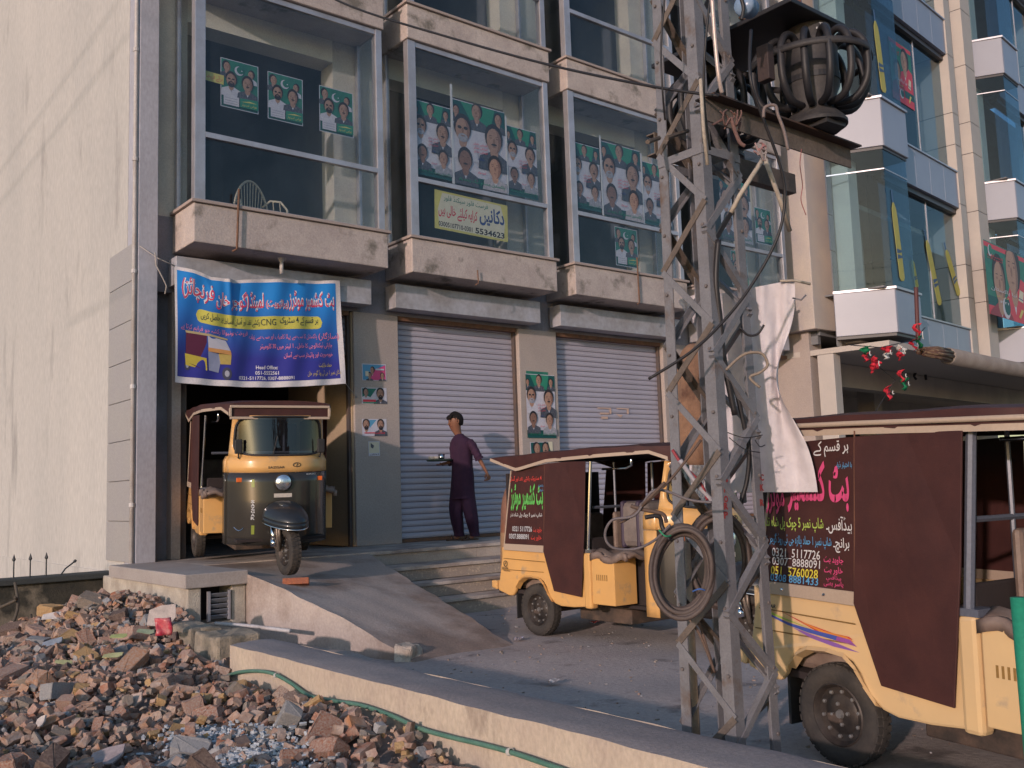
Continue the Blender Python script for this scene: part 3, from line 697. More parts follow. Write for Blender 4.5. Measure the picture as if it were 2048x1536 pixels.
    mb = MB(); mb.tube([fen(0, b) + Vector((0, 0, -.05)) for b in np.linspace(0, 1, 20)], .007, 6); mb.obj('fender_trim', chrome, P, smooth=True)
    mb = MB(); mb.tube([T @ Vector((-.02, -.07, .22)), T @ Vector((-.02, -.075, .44)), T @ Vector((-.1, 0, .50))], .016, 6); mb.obj('fork_arm', M('fork steel', (.16, .13, .11)), P, smooth=True)
    for sy in (-1, 1): wheel_o = wheel(P, (.07, sy * .53, .212)) if sy < 0 else wheel(P, (.07, .53, .212), steer=math.pi)
    # lettering on the right side (reads towards -y)
    yy = -(W + .0035)
    def sf(u, v, o=0): return (u, -(W + .0035 + o) + .012 * max(0, v - .74) / .6 * 1.0, v)
    def T_(s, box, colr, bold=.02, shear=0, nm='lettering'):
        mb = MB(); put_text(mb, s, box, lambda u, v: (u, -(W + .0015) + .012 * max(0, (v - .74)) / .6 , v) if v > .752 else (u, -(W + .0035), v), bold, shear); return mb.obj(nm, TX[colr], P)
    if variant == 2:
        T_('ہر قسم کے رکشے', (-.02, 1.405, .12, 1.44), 'white', .01)
        T_('4 سٹروک رکشے نقد اور آسان', (-.23, 1.28, .20, 1.335), 'red')
        T_('بٹ کشمیر موٹرز', (-.215, 1.035, .215, 1.27), 'green', .03)
        T_('با اختیار', (.155, 1.23, .22, 1.255), 'blue'); T_('ڈیلر', (.165, 1.195, .22, 1.22), 'blue')
        T_('شاپ نمبر 5 چوک پل شاہ نذر', (-.225, .975, .20, 1.02), 'white', .01)
        T_('0321 5117726', (-.20, .86, .065, .905), 'grey'); T_('جاوید بٹ', (.08, .85, .19, .90), 'red')
        T_('0307.8888091', (-.245, .795, .02, .84), 'grey'); T_('خاور بٹ', (.05, .785, .185, .835), 'red')
        T_('SAZGAR', (-.355, .535, -.27, .552), 'black'); T_('Rickshaw', (-.33, .515, -.24, .527), 'black')
    if variant == 3:
        T_('ہر قسم کے', (.03, 1.315, .22, 1.385), 'white', .01); T_('4', (-.055, 1.31, -.015, 1.365), 'lime', .03, .2)
        T_('سٹروک رکشے', (-.165, 1.315, -.065, 1.375), 'lime', .01); T_('نقد اور آسان', (-.20, 1.32, -.17, 1.36), 'white', .01)
        T_('بٹ کشمیر', (-.13, 1.07, .215, 1.30), 'pink', .03); T_('موٹرز', (-.265, 1.06, -.15, 1.22), 'pink', .02)
        T_('با اختیار ڈیلر', (.15, 1.262, .235, 1.295), 'blue', .01)
        T_('ہیڈآفس۔', (.085, .985, .222, 1.06), 'white', .01); T_('شاپ نمبر 5 چوک پل شاہ نذر', (-.28, .985, .07, 1.05), 'lime', .01)
        T_('برانچ۔', (.12, .905, .205, .97), 'white', .01); T_('شاپ نمبر 1 حماد پلازہ جی ٹی روڈ گوجر خان', (-.29, .915, .11, .975), 'blue', .01)
        T_('0321_5117726', (-.235, .862, .045, .908), 'white', .005, .1); T_('0307_8888091', (-.235, .824, .045, .866), 'white', .005, .1)
        T_('051  5760028', (-.245, .785, .03, .825), 'yellow', .01, .12); T_('0308 8881433', (-.25, .756, .03, .790), 'blue', .01, .1)
        T_('جاوید بٹ', (.065, .853, .17, .89), 'pink'); T_('خاور بٹ', (.065, .81, .165, .845), 'pink'); T_('ہیڈآفس', (.075, .785, .155, .808), 'pink', .01); T_('یاسر بھٹی', (.06, .757, .165, .785), 'pink', .01)
        T_('SAZGAR', (-.325, .632, -.225, .650), 'black', .03, .3)
        for k, (cn, cl, pl) in enumerate((('stripe_red', (.45, .03, .05), [(-.20, .625), (-.06, .588), (.10, .562), (.18, .558), (.20, .548), (.0, .562)]),
                              ('stripe_orange', (.60, .22, .04), [(-.10, .595), (.05, .566), (.17, .556), (.205, .54), (.04, .556)]),
                              ('stripe_green', (.28, .40, .07), [(-.30, .625), (-.2, .60), (-.02, .565), (-.2, .592), (-.3, .613)]),
                              ('stripe_blue', (.06, .09, .34), [(-.30, .612), (-.15, .577), (.0, .562), (.12, .553), (.11, .534), (-.04, .548), (-.16, .567), (-.3, .605)]),
                              ('stripe_violet', (.26, .08, .30), [(.12, .553), (.185, .547), (.22, .522), (.11, .534)]),
                              ('stripe_lower', (.22, .10, .34), [(-.13, .560), (-.02, .542), (.12, .522), (.235, .50), (.10, .506), (-.03, .527)]))):
            mb = MB(); mb.poly([(a, -(W + .0012 + .0003 * k), b) for a, b in pl]); mb.obj('stripe', F(cn, cl, .3), P)
        for x in (-.18, .06):
            mb = MB(); mb.lathe([(0, .006), (.006, .004), (.008, 0)], frame((x, -(W + .005), .722), (1, 0, 0), (0, 0, 1), (0, -1, 0)), 8); mb.obj('press_stud', chrome, P)
    if variant in (2, 3):
        mb = MB(); T = frame((-.305 if variant == 2 else -.33, -(W + .002), .58), (1, 0, 0), (0, 0, 1), (0, -1, 0))
        if variant == 2:
            mb.lathe([(.026, 0), (.026, .002), (.021, .002), (.021, 0)], T, 20); mb.bar((-.312, -(W + .003), .57), (-.298, -(W + .003), .592), .005, .002); mb.obj('emblem', TX['black'], P)
    # front lettering
    ft = lambda s, box, c, bold=.02: (lambda mb: (put_text(mb, s, box, lambda u, v: Vector(cowl(-u, v)) + Vector((.013, 0, 0)), bold), mb.obj('lettering', TX[c], P)))(MB())
    # seen from the front the reader's left is the vehicle's right (-y)
    ft2 = lambda s, box, c, bold=.02: (lambda mb: (put_text(mb, s, box, lambda u, v: Vector(cowl(u, v)) + Vector((.013, 0, 0)), bold), mb.obj('lettering', TX[c], P)))(MB())
    ft2('SAZGAR', (-.13, .925, .02, .945), 'black'); ft2('CNG', (.22, .86, .32, .875), 'white')
    mb = MB(); q = cowl(.13, .955); mb.tube([(cowl(.13 + .035 * math.cos(a), .955)[0] + .014, .13 + .035 * math.cos(a), .955 + .018 * math.sin(a)) for a in np.linspace(0, 2 * math.pi, 20)[:-1]], .003, 4, closed=True)
    mb.tube([(q[0] + .014, .125, .943), (q[0] + .014, .137, .967)], .003, 4); mb.obj('emblem', TX['black'], P)
    if variant == 1:
        mb = MB()
        for k, (ch, z) in enumerate(zip('SAZGAR', (.72, .69, .66, .63, .60, .57))):
            put_text(mb, ch, (-.275, z - .1, -.245, z - .075), lambda u, v: Vector(cowl(u, v)) + Vector((.012, 0, 0)), .02)
        mb.obj('lettering', TX['grey'], P)
        for za, zb in ((.83, .76), (.34, .42)):
            mb = MB(); mb.grid(lambda a, b: Vector(cowl(-.27 + .025 * a, za + (zb - za) * b)) + Vector((.012, 0, 0)), 2, 4); mb.obj('stripe', F('stripe olive green', (.20, .24, .04), .3), P)
        mb = MB(); mb.tube([Vector(cowl(-.40 + .07 * t, .40 - .03 * math.sin(t * 3))) + Vector((.012, 0, 0)) for t in np.linspace(0, 1, 8)], .004, 5); mb.obj('handle', chrome, P)
        mb = MB(); mb.box(1.28, 1.30, -.462, -.455, .86, .98); mb.obj('edge_trim', chrome, P)
    return rk
variant_steer = {1: R_(9), 2: 0, 3: 0}
def unit(a, b): l = math.hypot(a, b); return (a / l, b / l)
h1 = unit(-.24, -.97); h2 = unit(.0, -1); h3 = unit(-.137, -.99)
# rear-axle origins: the right rear wheel stands at x=.07, y=-.53 of each vehicle
def origin(right_wheel, h): return (right_wheel[0] - .07 * h[0] - .53 * (-h[1]), right_wheel[1] - .07 * h[1] - .53 * h[0])
def org(rw, h):
    # vehicle y axis (left) = (-h1, h0); wheel = O + .07 h - .53 left
    return (rw[0] - .07 * h[0] + .53 * (-h[1]), rw[1] - .07 * h[1] + .53 * h[0])
o2 = org((5.36, 6.30), h2); o3 = org((3.78, 2.46), h3)
fw = (3.85, 7.93); o1 = (fw[0] - 1.88 * h1[0], fw[1] - 1.88 * h1[1])
R1 = rickshaw((o1[0], o1[1], .66), h1, R_(3.4), 0, ybody, olive, 'yellow and olive auto rickshaw nosing out of the open shop under the blue banner', 1)
R2 = rickshaw((o2[0], o2[1], .006), h2, R_(.3), 0, ybody, olive, 'deep yellow auto rickshaw with green Urdu lettering on its maroon side by the steps', 2)
R3 = rickshaw((o3[0], o3[1], .006), h3, R_(1.2), 0, pbody, olive, 'pale yellow auto rickshaw with pink Urdu lettering and rainbow stripes at right', 3)
mb = MB(); mb.box(-.11, .11, -.05, .05, 0, .055); o = mb.obj('brick', M('red brick', (.36, .12, .06), .9, mcol=(.28, .10, .06), scale=20, bump=.5), bev=.006)
q = ZP(592, 1166, .50); o.location = (fw[0] + h1[0] * .225 + .02, fw[1] + h1[1] * .225, .475); o.rotation_euler = (R_(-14), 0, R_(-30))
tag(o, 'single red brick wedged under the front wheel of the rickshaw on the ramp', 'brick')
# ------------------------------------------------------------------ blue banner over the open shop
def smooth(t): return t * t * (3 - 2 * t)
TOPZ = [(0, 3.685), (.10, 3.655), (.2, 3.60), (.25, 3.60), (.30, 3.595), (.5, 3.645), (.75, 3.69), (1, 3.735)]
def interp(tab, u):
    for (a, za), (b, zb) in zip(tab, tab[1:]):
        if u <= b: return za + (zb - za) * max(0, (u - a)) / (b - a)
    return tab[-1][1]
def ban(u, v, off=0):
    u_ = min(1, max(0, u)); x = 3.548 + 1.93 * u + .05 * u * (1 - v)
    zt = interp(TOPZ, u_); zb = 2.447 + .07 * u_ - .045 * math.sin(math.pi * u_)
    z = zb + (zt - zb) * v
    y = 9.885 + .020 * math.sin(u * 15 + v * 2.0) * (.4 + .6 * v) + .012 * math.sin(u * 37 - v * 5)
    d = (u - .30) - (1 - v) * .02; y -= .045 * math.exp(-(d / .022) ** 2) * smooth(min(1, max(0, (v - .25) * 1.6)))
    d = (u - .15) - (1 - v) * .35; y -= .018 * math.exp(-(d / .02) ** 2) * max(0, v - .45)
    y += .03 * (1 - v) * math.sin(u * 5) - off
    return Vector((x, y, z))
def grad(name, c0, c1, zlo, zhi):
    mt = M(name, c0, .42, fine=.03); nt = mt.node_tree; b = nt.nodes['Principled BSDF']
    tc = _n(nt, 'ShaderNodeTexCoord'); sp = _n(nt, 'ShaderNodeSeparateXYZ'); nt.links.new(tc.outputs['Object'], sp.inputs[0])
    mr = _n(nt, 'ShaderNodeMapRange'); nt.links.new(sp.outputs[2], mr.inputs[0]); mr.inputs[1].default_value = zlo; mr.inputs[2].default_value = zhi
    mx = _n(nt, 'ShaderNodeMix', data_type='RGBA'); nt.links.new(mr.outputs[0], mx.inputs[0]); mx.inputs[6].default_value = c0 + (1,); mx.inputs[7].default_value = c1 + (1,)
    nt.links.new(mx.outputs[2], b.inputs['Base Color']); return mt
bn = empty('banner', (4.5, 9.9, 3.1), 'blue printed cloth banner with Urdu writing tied above the open shop', 'banner')
mb = MB(); mb.grid(lambda a, b: ban(a, b), 120, 60)
child(mb.obj('cloth', M('banner white', (.62, .58, .60), .6), smooth=True), bn)
mb = MB(); mb.grid(lambda a, b: ban(.012 + .955 * a, .055 + .915 * b, .0015), 130, 70)
child(mb.obj('print', grad('banner blue', (.035, .035, .26), (.02, .22, .62), 2.75, 3.45), smooth=True), bn)
def BT(s, box, mat, bold=.01, off=.004, nm='lettering'):
    mb = MB(); put_text(mb, s, box, lambda u, v: ban(u, v, off), bold); child(mb.obj(nm, mat), bn)
bwhite = F('banner print white', (.70, .66, .72)); bred = F('banner print red', (.62, .05, .12)); bpink = F('banner print pink', (.75, .22, .36)); bdark = F('banner print dark', (.03, .05, .06)); bgold = F('banner print gold', (.55, .42, .12))
for k, (s, bx) in enumerate((('بٹ کشمیر موٹرز', (.66, .70, .955, .90)), ('(پرائیویٹ)', (.52, .715, .66, .81)), ('لمیٹڈ', (.425, .70, .51, .885)), ('(گوجر خان', (.22, .70, .42, .885)), ('فرنچائز)', (.035, .72, .21, .925)))):
    BT(s, bx, bwhite, .055, .003); BT(s, bx, bred, .0, .006)
mb = MB(); pill = [(.12 + .03 + .03 * math.cos(a), .605 + .058 * math.sin(a)) for a in np.linspace(math.pi / 2, 3 * math.pi / 2, 10)] + [(.84 + .03 * math.cos(a), .605 + .058 * math.sin(a)) for a in np.linspace(-math.pi / 2, math.pi / 2, 10)]
def pl_(a, b):
    u = .115 + .755 * a; e = min(a, 1 - a) / .04; h = .060 * (1 if e >= 1 else math.sqrt(max(0, 1 - (1 - e) ** 2))); c = .625 - .03 * min(1, u / .4); return ban(u, c + (b - .5) * 2 * h, .003)
mb.grid(pl_, 80, 4); child(mb.obj('yellow_bar', F('banner yellow', (.55, .50, .10)), smooth=True), bn)
BT('ہر قسم کے 4 سٹروک', (.60, .56, .845, .65), bdark, .005, .006); BT('CNG', (.49, .57, .575, .63), bdark, .0, .006); BT('رکشے نقد اور آسان اقساط', (.27, .555, .485, .64), bdark, .005, .006); BT('پر حاصل کریں', (.14, .575, .265, .655), bdark, .005, .006)
BT('(سازگار)', (.84, .42, .975, .50), bpink, .01); BT('پاکستان کا سب سے پہلا کامیاب اور سب سے زیادہ', (.42, .43, .83, .49), bpink, .0); BT('فروخت ہونیوالا رکشہ جو فراہم کرتا ہے', (.03, .455, .41, .52), bpink, .0)
BT('جاپانی ٹیکنالوجی کا حامل ۔ 1 لیٹر میں 30 کلومیٹر', (.48, .34, .93, .405), bpink, .01); BT('خوبصورت اور پائیدار سب سے آسان', (.62, .255, .93, .32), bpink, .01)
BT('حماد مارکیٹ', (.83, .16, .92, .21), bgold, .01); BT('دکان نمبر 1 جی ٹی روڈ گوجر خان', (.76, .085, .97, .145), bgold, .0)
BT('Head Office:', (.455, .165, .585, .20), bwhite, .02); BT('051-5552561', (.45, .115, .59, .15), bwhite, .02); BT('0321-5117726, 0307-8888091', (.355, .062, .675, .10), bwhite, .02)
def bp(name, poly, col, off=.004):
    mb = MB(); mb.poly([ban(u, v, off) for u, v in poly]); child(mb.obj(name, F('print ' + name, col)), bn)
bp('printed_rickshaw_roof', [(.055, .46), (.19, .465), (.29, .44), (.29, .425), (.19, .445), (.06, .44)], (.45, .36, .2))
bp('printed_rickshaw_side', [(.06, .44), (.17, .45), (.175, .14), (.13, .145), (.06, .19)], (.10, .02, .05))
bp('printed_rickshaw_window', [(.075, .40), (.125, .405), (.125, .34), (.075, .34)], (.55, .5, .62), .005)
bp('printed_rickshaw_body', [(.055, .26), (.17, .24), (.175, .13), (.06, .16)], (.50, .40, .06), .005)
bp('printed_rickshaw_screen', [(.175, .445), (.28, .42), (.305, .33), (.18, .34)], (.52, .50, .56), .005)
bp('printed_rickshaw_band', [(.178, .34), (.306, .33), (.31, .29), (.18, .305)], (.58, .28, .10), .005)
bp('printed_rickshaw_cowl', [(.178, .305), (.24, .295), (.25, .21), (.24, .12), (.185, .135)], (.30, .32, .45), .0055)
bp('printed_rickshaw_nose', [(.24, .30), (.31, .29), (.305, .20), (.25, .20)], (.45, .33, .10), .005)
for c in ((.068, .155, .016, .04), (.285, .115, .026, .06)):
    mb = MB(); ellipse(mb, lambda u, v: ban(u, v, .0045), *c); child(mb.obj('printed_rickshaw_wheel', F('print wheel', (.06, .06, .10))), bn)
    mb = MB(); ellipse(mb, lambda u, v: ban(u, v, .0055), c[0], c[1], c[2] * .5, c[3] * .5); child(mb.obj('printed_rickshaw_hub', F('print hub', (.35, .35, .42))), bn)
strg = M('grey string', (.40, .36, .33), .8)
def rope(name, pts, r, mat, label, cat, n=6): 
    mb = MB(); mb.tube(pts, r, n); return tag(mb.obj(name, mat, smooth=True), label, cat)
A = YP(279, 492, 9.98)
mb = MB(); mb.tube([A, A * .45 + ban(0, 1) * .55 + Vector((0, 0, -.02)), ban(0, 1)], .006, 5); child(mb.obj('tie_string', strg, smooth=True), bn)
mb = MB(); mb.tube([YP(310, 505, 9.9), YP(312, 530, 9.92), YP(325, 555, 9.95), YP(333, 572, 9.97), YP(330, 588, 9.97)], .008, 5); child(mb.obj('loose_string', strg, smooth=True), bn)
mb = MB(); mb.tube([ban(1, 1), YP(690, 556, 9.95), YP(742, 548, 10.15)], .004, 5); child(mb.obj('tie_string', strg), bn)
mb = MB(); mb.tube([ban(1, 0), YP(700, 778, 10.0), YP(715, 795, 10.16)], .004, 5); child(mb.obj('tie_string', strg), bn)

# ------------------------------------------------------------------ printed posters
skin1 = (.42, .25, .18); 
PC = dict(skin=M('print skin', skin1, .5, mcol=(.33, .19, .14), scale=34, amt=.5, sharp=.35), skin2=M('print dark skin', (.27, .15, .11), .5, mcol=(.20, .10, .08), scale=30), hair=F('print hair', (.03, .025, .03), .5), white=M('print paper white', (.58, .55, .60), .5, mcol=(.47, .46, .54), scale=16, amt=.5, sharp=.4), cloth=M('print grey cloth', (.36, .35, .39), .5, mcol=(.25, .25, .29), scale=30),
          dark=M('print dark cloth', (.055, .065, .09), .5, mcol=(.12, .11, .13), scale=40, amt=.35), green=M('print green', (.02, .14, .11), .5, mcol=(.03, .19, .13), scale=9), dgreen=F('print deep green', (.01, .08, .08), .5), bgreen=F('print bright green', (.03, .22, .14), .5), red=F('print red', (.55, .05, .08), .5),
          pink=F('print magenta', (.62, .08, .22), .5), blue=F('print sky blue', (.10, .30, .48), .5), yellow=F('print yellow', (.55, .48, .14), .5), cream=F('print cream', (.60, .55, .42), .5), maroon=F('print maroon', (.25, .03, .05), .5), navy=F('print navy', (.03, .06, .20), .5))
PK = list(PC); PM = [PC[k] for k in PK]
class Poster:
    def __init__(s, o, rx, up, w, h):
        s.o = Vector(o); s.rx = Vector(rx).normalized(); s.up = Vector(up); s.n = s.rx.cross(s.up).normalized(); s.w = w; s.h = h; s.mb = MB(); s.k = 0
    def fn(s, e):
        cl = lambda t: min(1, max(0, t))
        return lambda u, v: s.o + s.rx * (cl(u) * s.w) + s.up * (cl(v) * s.h) + s.n * e
    def c(s, col): s.mb.cur = PK.index(col); s.k += 1; return s.fn(.00022 * s.k)
    def rect(s, col, *b): rect(s.mb, s.c(col), *b)
    def el(s, col, *b, **k): ellipse(s.mb, s.c(col), *b, **k)
    def poly(s, col, pts): f = s.c(col); s.mb.poly([f(*p) for p in pts])
    def text(s, col, t, box, bold=.01): put_text(s.mb, t, box, s.c(col), bold)
    def head(s, x, y, r, cloth='cloth', skin='skin', glasses=False, beard=None, cap=None, turn=0):
        a = s.w / s.h; ry = r * a * 1.32
        s.poly(cloth, [(x - r * 1.9, y - ry * 2.3), (x - r * 1.7, y - ry * 1.35), (x - r * .5, y - ry * .95), (x + r * .5, y - ry * .95), (x + r * 1.7, y - ry * 1.35), (x + r * 1.9, y - ry * 2.3)])
        s.poly('white' if cloth != 'white' else 'cloth', [(x - r * .4, y - ry * .98), (x, y - ry * 1.75), (x + r * .4, y - ry * .98)])
        s.el(skin, x, y - ry * .95, r * .48, ry * .5)
        s.el('hair', x - turn * r * .15, y + ry * .16, r * 1.06, ry * 1.02)
        s.el(skin, x + turn * r * .1, y - ry * .08, r * .86, ry * .92)
        s.poly('skin2', [(x + r * .86 * math.cos(R_(t)) + turn * r * .1, y - ry * .08 + ry * .92 * math.sin(R_(t))) for t in range(-80, 81, 20)] + [(x + r * .50 * math.cos(R_(t)) + turn * r * .1, y - ry * .08 + ry * .92 * math.sin(R_(t))) for t in range(80, -81, -20)])
        for sx in (-.36, .36):
            s.el('hair' if glasses else 'skin2', x + (sx + turn * .12) * r, y + ry * .10, r * (.26 if glasses else .15), ry * (.13 if glasses else .06), n=8)
            if not glasses: s.rect('hair', x + (sx - .17 + turn * .12) * r, y + ry * .25, x + (sx + .17 + turn * .12) * r, y + ry * .285)
        s.el('skin2', x + turn * r * .2, y - ry * .12, r * .14, ry * .2, n=8)
        if beard == 'm': s.el('hair', x + turn * r * .12, y - ry * .36, r * .34, ry * .09, n=8)
        if beard == 'b': s.el('hair', x, y - ry * .62, r * .62, ry * .42); s.el('skin2', x, y - ry * .42, r * .26, ry * .08, n=8)
        if beard == 'w': s.el('cloth', x, y - ry * .66, r * .6, ry * .34)
        if beard != 'b': s.el('skin2', x + turn * r * .1, y - ry * .52, r * .24, ry * .05, n=8)
    def done(s, name, label, group=None, cat='poster'):
        o = s.mb.obj(name, PM); return tag(o, label, cat, group)
def crescent(p, col, bg, x, y, r):
    a = p.w / p.h; p.el(col, x, y, r, r * a, n=20); p.el(bg, x + r * .28, y + r * a * .18, r * .82, r * a * .82, n=20)
def poster_pair(x0, z0, w, h, y, label, rot=0, group='green campaign posters in the windows', rx=(1, 0, 0)):
    rx = Vector((math.cos(rot), 0, math.sin(rot))); up = Vector((-math.sin(rot), 0, math.cos(rot)))
    p = Poster((x0, y, z0), rx, up, w, h); p.rect('white', 0, 0, 1, 1); p.rect('green', .02, .015, .98, .985)
    p.poly('dgreen', [(.02, .015), (.98, .015), (.98, .22), (.02, .35)])
    p.head(.16, .84, .10, 'dark', turn=1); p.head(.80, .78, .085, 'white', turn=-1); crescent(p, 'white', 'green', .48, .80, .12); p.el('white', .55, .81, .02, .014, n=5)
    p.head(.27, .58, .145, 'white', glasses=True, beard='b'); p.head(.70, .56, .15, 'dark', beard='m')
    p.poly('bgreen', [(.5, .06), (.98, .06), (.98, .26), (.5, .24)]); p.poly('yellow', [(.52, .17), (.95, .19), (.75, .21)]); p.rect('white', .07, .05, .47, .24)
    for k in range(3): p.rect('cloth', .10, .085 + k * .05, .43, .095 + k * .05)
    p.text('yellow', 'عوامی امیدوار', (.54, .08, .94, .15), .0)
    return p.done('poster', label, group)
def poster_five(x0, z0, w, h, y, label, u0=0., u1=1., rot=0, strip=True, group='white and green portrait posters in the windows', rx=None):
    rx = Vector((math.cos(rot), 0, math.sin(rot))); up = Vector((-math.sin(rot), 0, math.cos(rot)))
    p = Poster((x0, y, z0), rx, up, w, h)
    p.rect('white', 0, 0, 1, 1); p.rect('dgreen', 0, .74, 1, .99); p.poly('bgreen', [(.15, .99), (.8, .99), (.72, .76), (.32, .80)]); p.rect('dgreen', 0, 0, 1, .12)
    p.head(.45, .91, .10, 'dark', turn=-.6); p.head(.06, .87, .06, 'dark'); p.head(.86, .88, .075, 'dark')
    p.head(.17, .66, .155, 'white', glasses=True, beard='w'); p.head(.76, .62, .165, 'dark', beard='m', skin='skin')
    p.head(.20, .30, .13, 'dark', skin='skin2', beard='m'); p.head(.76, .28, .13, 'cloth')
    for k in range(3): p.text('red', 'انتخابی نشان', (.36, .50 - k * .045, .62, .535 - k * .045), .01)
    p.text('red', 'امیدوار', (.42, .165, .58, .20)); p.text('bgreen', 'پاکستان مسلم لیگ زندہ باد', (.06, .03, .94, .09)); p.text('navy', 'حلقہ', (.44, .33, .56, .37))
    return p.done('poster', label, group)
YW = 9.655
for (a, b, lab) in (((441, 112), (517, 218), 'left green portrait poster in the leftmost glazed bay, partly behind a yellow strip'), ((535, 140), (606, 240), 'middle one of three green portrait posters in the leftmost bay'), ((638, 168), (707, 263), 'right one of three green portrait posters in the leftmost bay')):
    A = YP(a[0], a[1], YW); Bq = YP(b[0], b[1] + 8, YW); poster_pair(A.x, A.z - .56, (Bq.x - A.x), .55, YW, lab, rot=0)
A = YP(405, 137, YW - .01); p = Poster((A.x, YW - .006, A.z - .115), (1, 0, -.03), (.03, 0, 1), .235, .105); p.rect('yellow', 0, 0, 1, 1); p.text('red', 'برائے فروخت', (.06, .15, .94, .85), .0); p.done('paper_strip', 'small yellow paper strip with red writing beside the green posters', cat='paper')
q1 = YP(831, 205, YW)
poster_five(6.42, 5.15, .565, .96, YW, 'narrow portrait poster at left of the second bay')
poster_five(7.02, 5.13, .86, 1.13, YW - .004, 'largest portrait poster in the middle of the second bay')
poster_five(7.905, 5.14, .52, .96, YW, 'narrow portrait poster at right of the second bay')
for (x, z, w, h, lb) in ((6.985, 5.12, .035, 1.32, 'wide white paper tape left of the largest poster in the second bay'), (7.882, 5.12, .022, 1.1, 'narrow white paper tape right of the largest poster in the second bay'), (9.64, 5.12, .03, 1.2, 'white paper tape left of the largest poster in the third bay'), (10.50, 5.12, .025, 1.1, 'white paper tape right of the largest poster in the third bay')):
    mb = MB(); mb.box(x, x + w, YW - .012, YW - .006, z, z + h); tag(mb.obj('paper_tape', F('tape white', (.55, .55, .58))), lb, 'tape', 'white tape strips between posters')
poster_five(9.09, 5.16, .54, .96, YW, 'narrow portrait poster at left of the third bay')
poster_five(9.675, 5.13, .82, 1.12, YW - .004, 'largest portrait poster in the middle of the third bay')
poster_five(10.53, 5.14, .60, .97, YW, 'portrait poster at right of the third bay, half behind the tower')
poster_pair(9.88, 4.42, .47, .58, YW, 'small green portrait poster low in the third bay under the mullion')
poster_five(12.35, 5.16, .80, 1.05, YW, 'portrait poster in the fourth bay behind the tower'); poster_pair(13.25, 5.22, .45, .62, YW, 'green portrait poster at right of the fourth bay'); poster_pair(12.55, 4.42, .42, .58, YW, 'faint green poster low in the fourth bay')
# yellow rental sign
A = YP(872, 372, YW); p = Poster((6.70, YW, 4.50), (1, 0, -.02), (.02, 0, 1), 1.17, .50)
p.rect('yellow', 0, 0, 1, 1); p.poly('cream', [(.06, .06), (.94, .06), (.96, .5), (.9, .95), (.1, .95), (.04, .5)]); p.text('green', 'فرسٹ فلور سیکنڈ فلور', (.12, .74, .72, .93), .01); p.text('navy', 'دکانیں', (.60, .32, .95, .82), .03)
p.text('red', 'کرایہ کیلئے خالی ہیں', (.05, .30, .57, .66), .02); p.text('hair', '03005107710-0301', (.05, .08, .50, .21), .02); p.text('hair', '5534623', (.54, .07, .95, .23), .03)
p.done('rental_sign', 'yellow and white hand painted rental sign with phone numbers in the second bay', cat='sign')
# small posters on the pillars
def small(px0, py0, px1, py1, label, kind, y=10.166):
    A = YP(px0, py0, y); Bq = YP(px1, py1, y); w = Bq.x - A.x; h = A.z - Bq.z - .03; p = Poster((A.x, y, Bq.z), (1, 0, .02), (-.02, 0, 1), w, h); p.rect('white', 0, 0, 1, 1)
    if kind == 0: p.rect('blue', .03, .03, .97, .95); p.poly('pink', [(.3, .03), (.97, .03), (.97, .95), (.45, .6)]); p.head(.42, .62, .09, 'pink', turn=-1); p.head(.30, .30, .08, 'dark'); p.head(.82, .30, .08, 'dark'); p.rect('cream', .12, .25, .25, .55); p.rect('white', .55, .62, .9, .72); p.el('pink', .58, .2, .06, .08)
    elif kind == 1: p.poly('green', [(.3, .3), (.6, .95), (.03, .95), (.03, .4)]); p.head(.17, .72, .1, 'white', turn=1); p.head(.74, .62, .15, 'dark', beard='b'); p.rect('red', .04, .12, .55, .26); p.rect('green', .04, .03, .6, .10)
    elif kind == 2: p.poly('blue', [(.3, .45), (.6, .95), (.3, .95)]); p.head(.17, .68, .14, 'white', beard='b'); p.head(.75, .66, .14, 'dark', beard='b'); p.rect('red', .08, .16, .5, .22); p.text('red', 'جماعت', (.5, .1, .92, .3))
    elif kind == 3: p.rect('cream', .05, .2, .95, .95); p.poly('dark', [(.2, .9), (.5, .7), (.4, .5), (.2, .6)]); p.text('hair', 'اعلان', (.1, .04, .9, .16))
    elif kind == 4: p.rect('dgreen', .04, .03, .96, .97); p.head(.3, .62, .15, 'white', turn=1); p.head(.68, .60, .15, 'white', beard='m'); p.poly('cream', [(.8, 1), (1, 1), (1, .2), (.88, .5)])
    return p.done('poster', label, 'small posters pasted on the pillars')
small(724, 722, 773, 763, 'pink and blue handbill at the top of the pillar beside the banner', 0)
small(723, 770, 774, 809, 'bearded portrait handbill with a red stripe, second from top on the pillar', 1)
small(724, 833, 774, 873, 'pale handbill with two bearded portraits on the pillar', 2)
small(737, 878, 760, 912, 'torn faded scrap of paper lowest on the pillar', 3)
A = YP(1049, 752, 10.16); poster_five(8.51, 1.93, .53, .89, 10.158, 'tall portrait poster pasted on the pillar between the closed shutters', rot=.0, group='small posters pasted on the pillars')
mb = MB(); mb.box(8.53, 8.93, 10.163, 10.166, 2.80, 2.86); tag(mb.obj('paper_strip', PC['green']), 'green paper edge showing above the tall pillar poster', 'paper')
small(1060, 880, 1106, 917, 'small dark green handbill below the tall poster', 4)
mb = MB()
for (a, b, c, d) in ((1195, 815, 1222, 818), (1219, 818, 1223, 828), (1234, 816, 1258, 819), (1254, 819, 1258, 828), (1200, 825, 1218, 829), (1203, 833, 1216, 838)):
    A = YP(a, b, 10.285); Bq = YP(c, d, 10.285); mb.box(A.x, Bq.x, 10.283, 10.286, Bq.z, A.z)
A = YP(1232, 828, 10.285); mb.add([(A.x, 10.285, A.z), (A.x + .15, 10.285, A.z - .01), (A.x + .1, 10.285, A.z - .05)], [(0, 1, 2)])
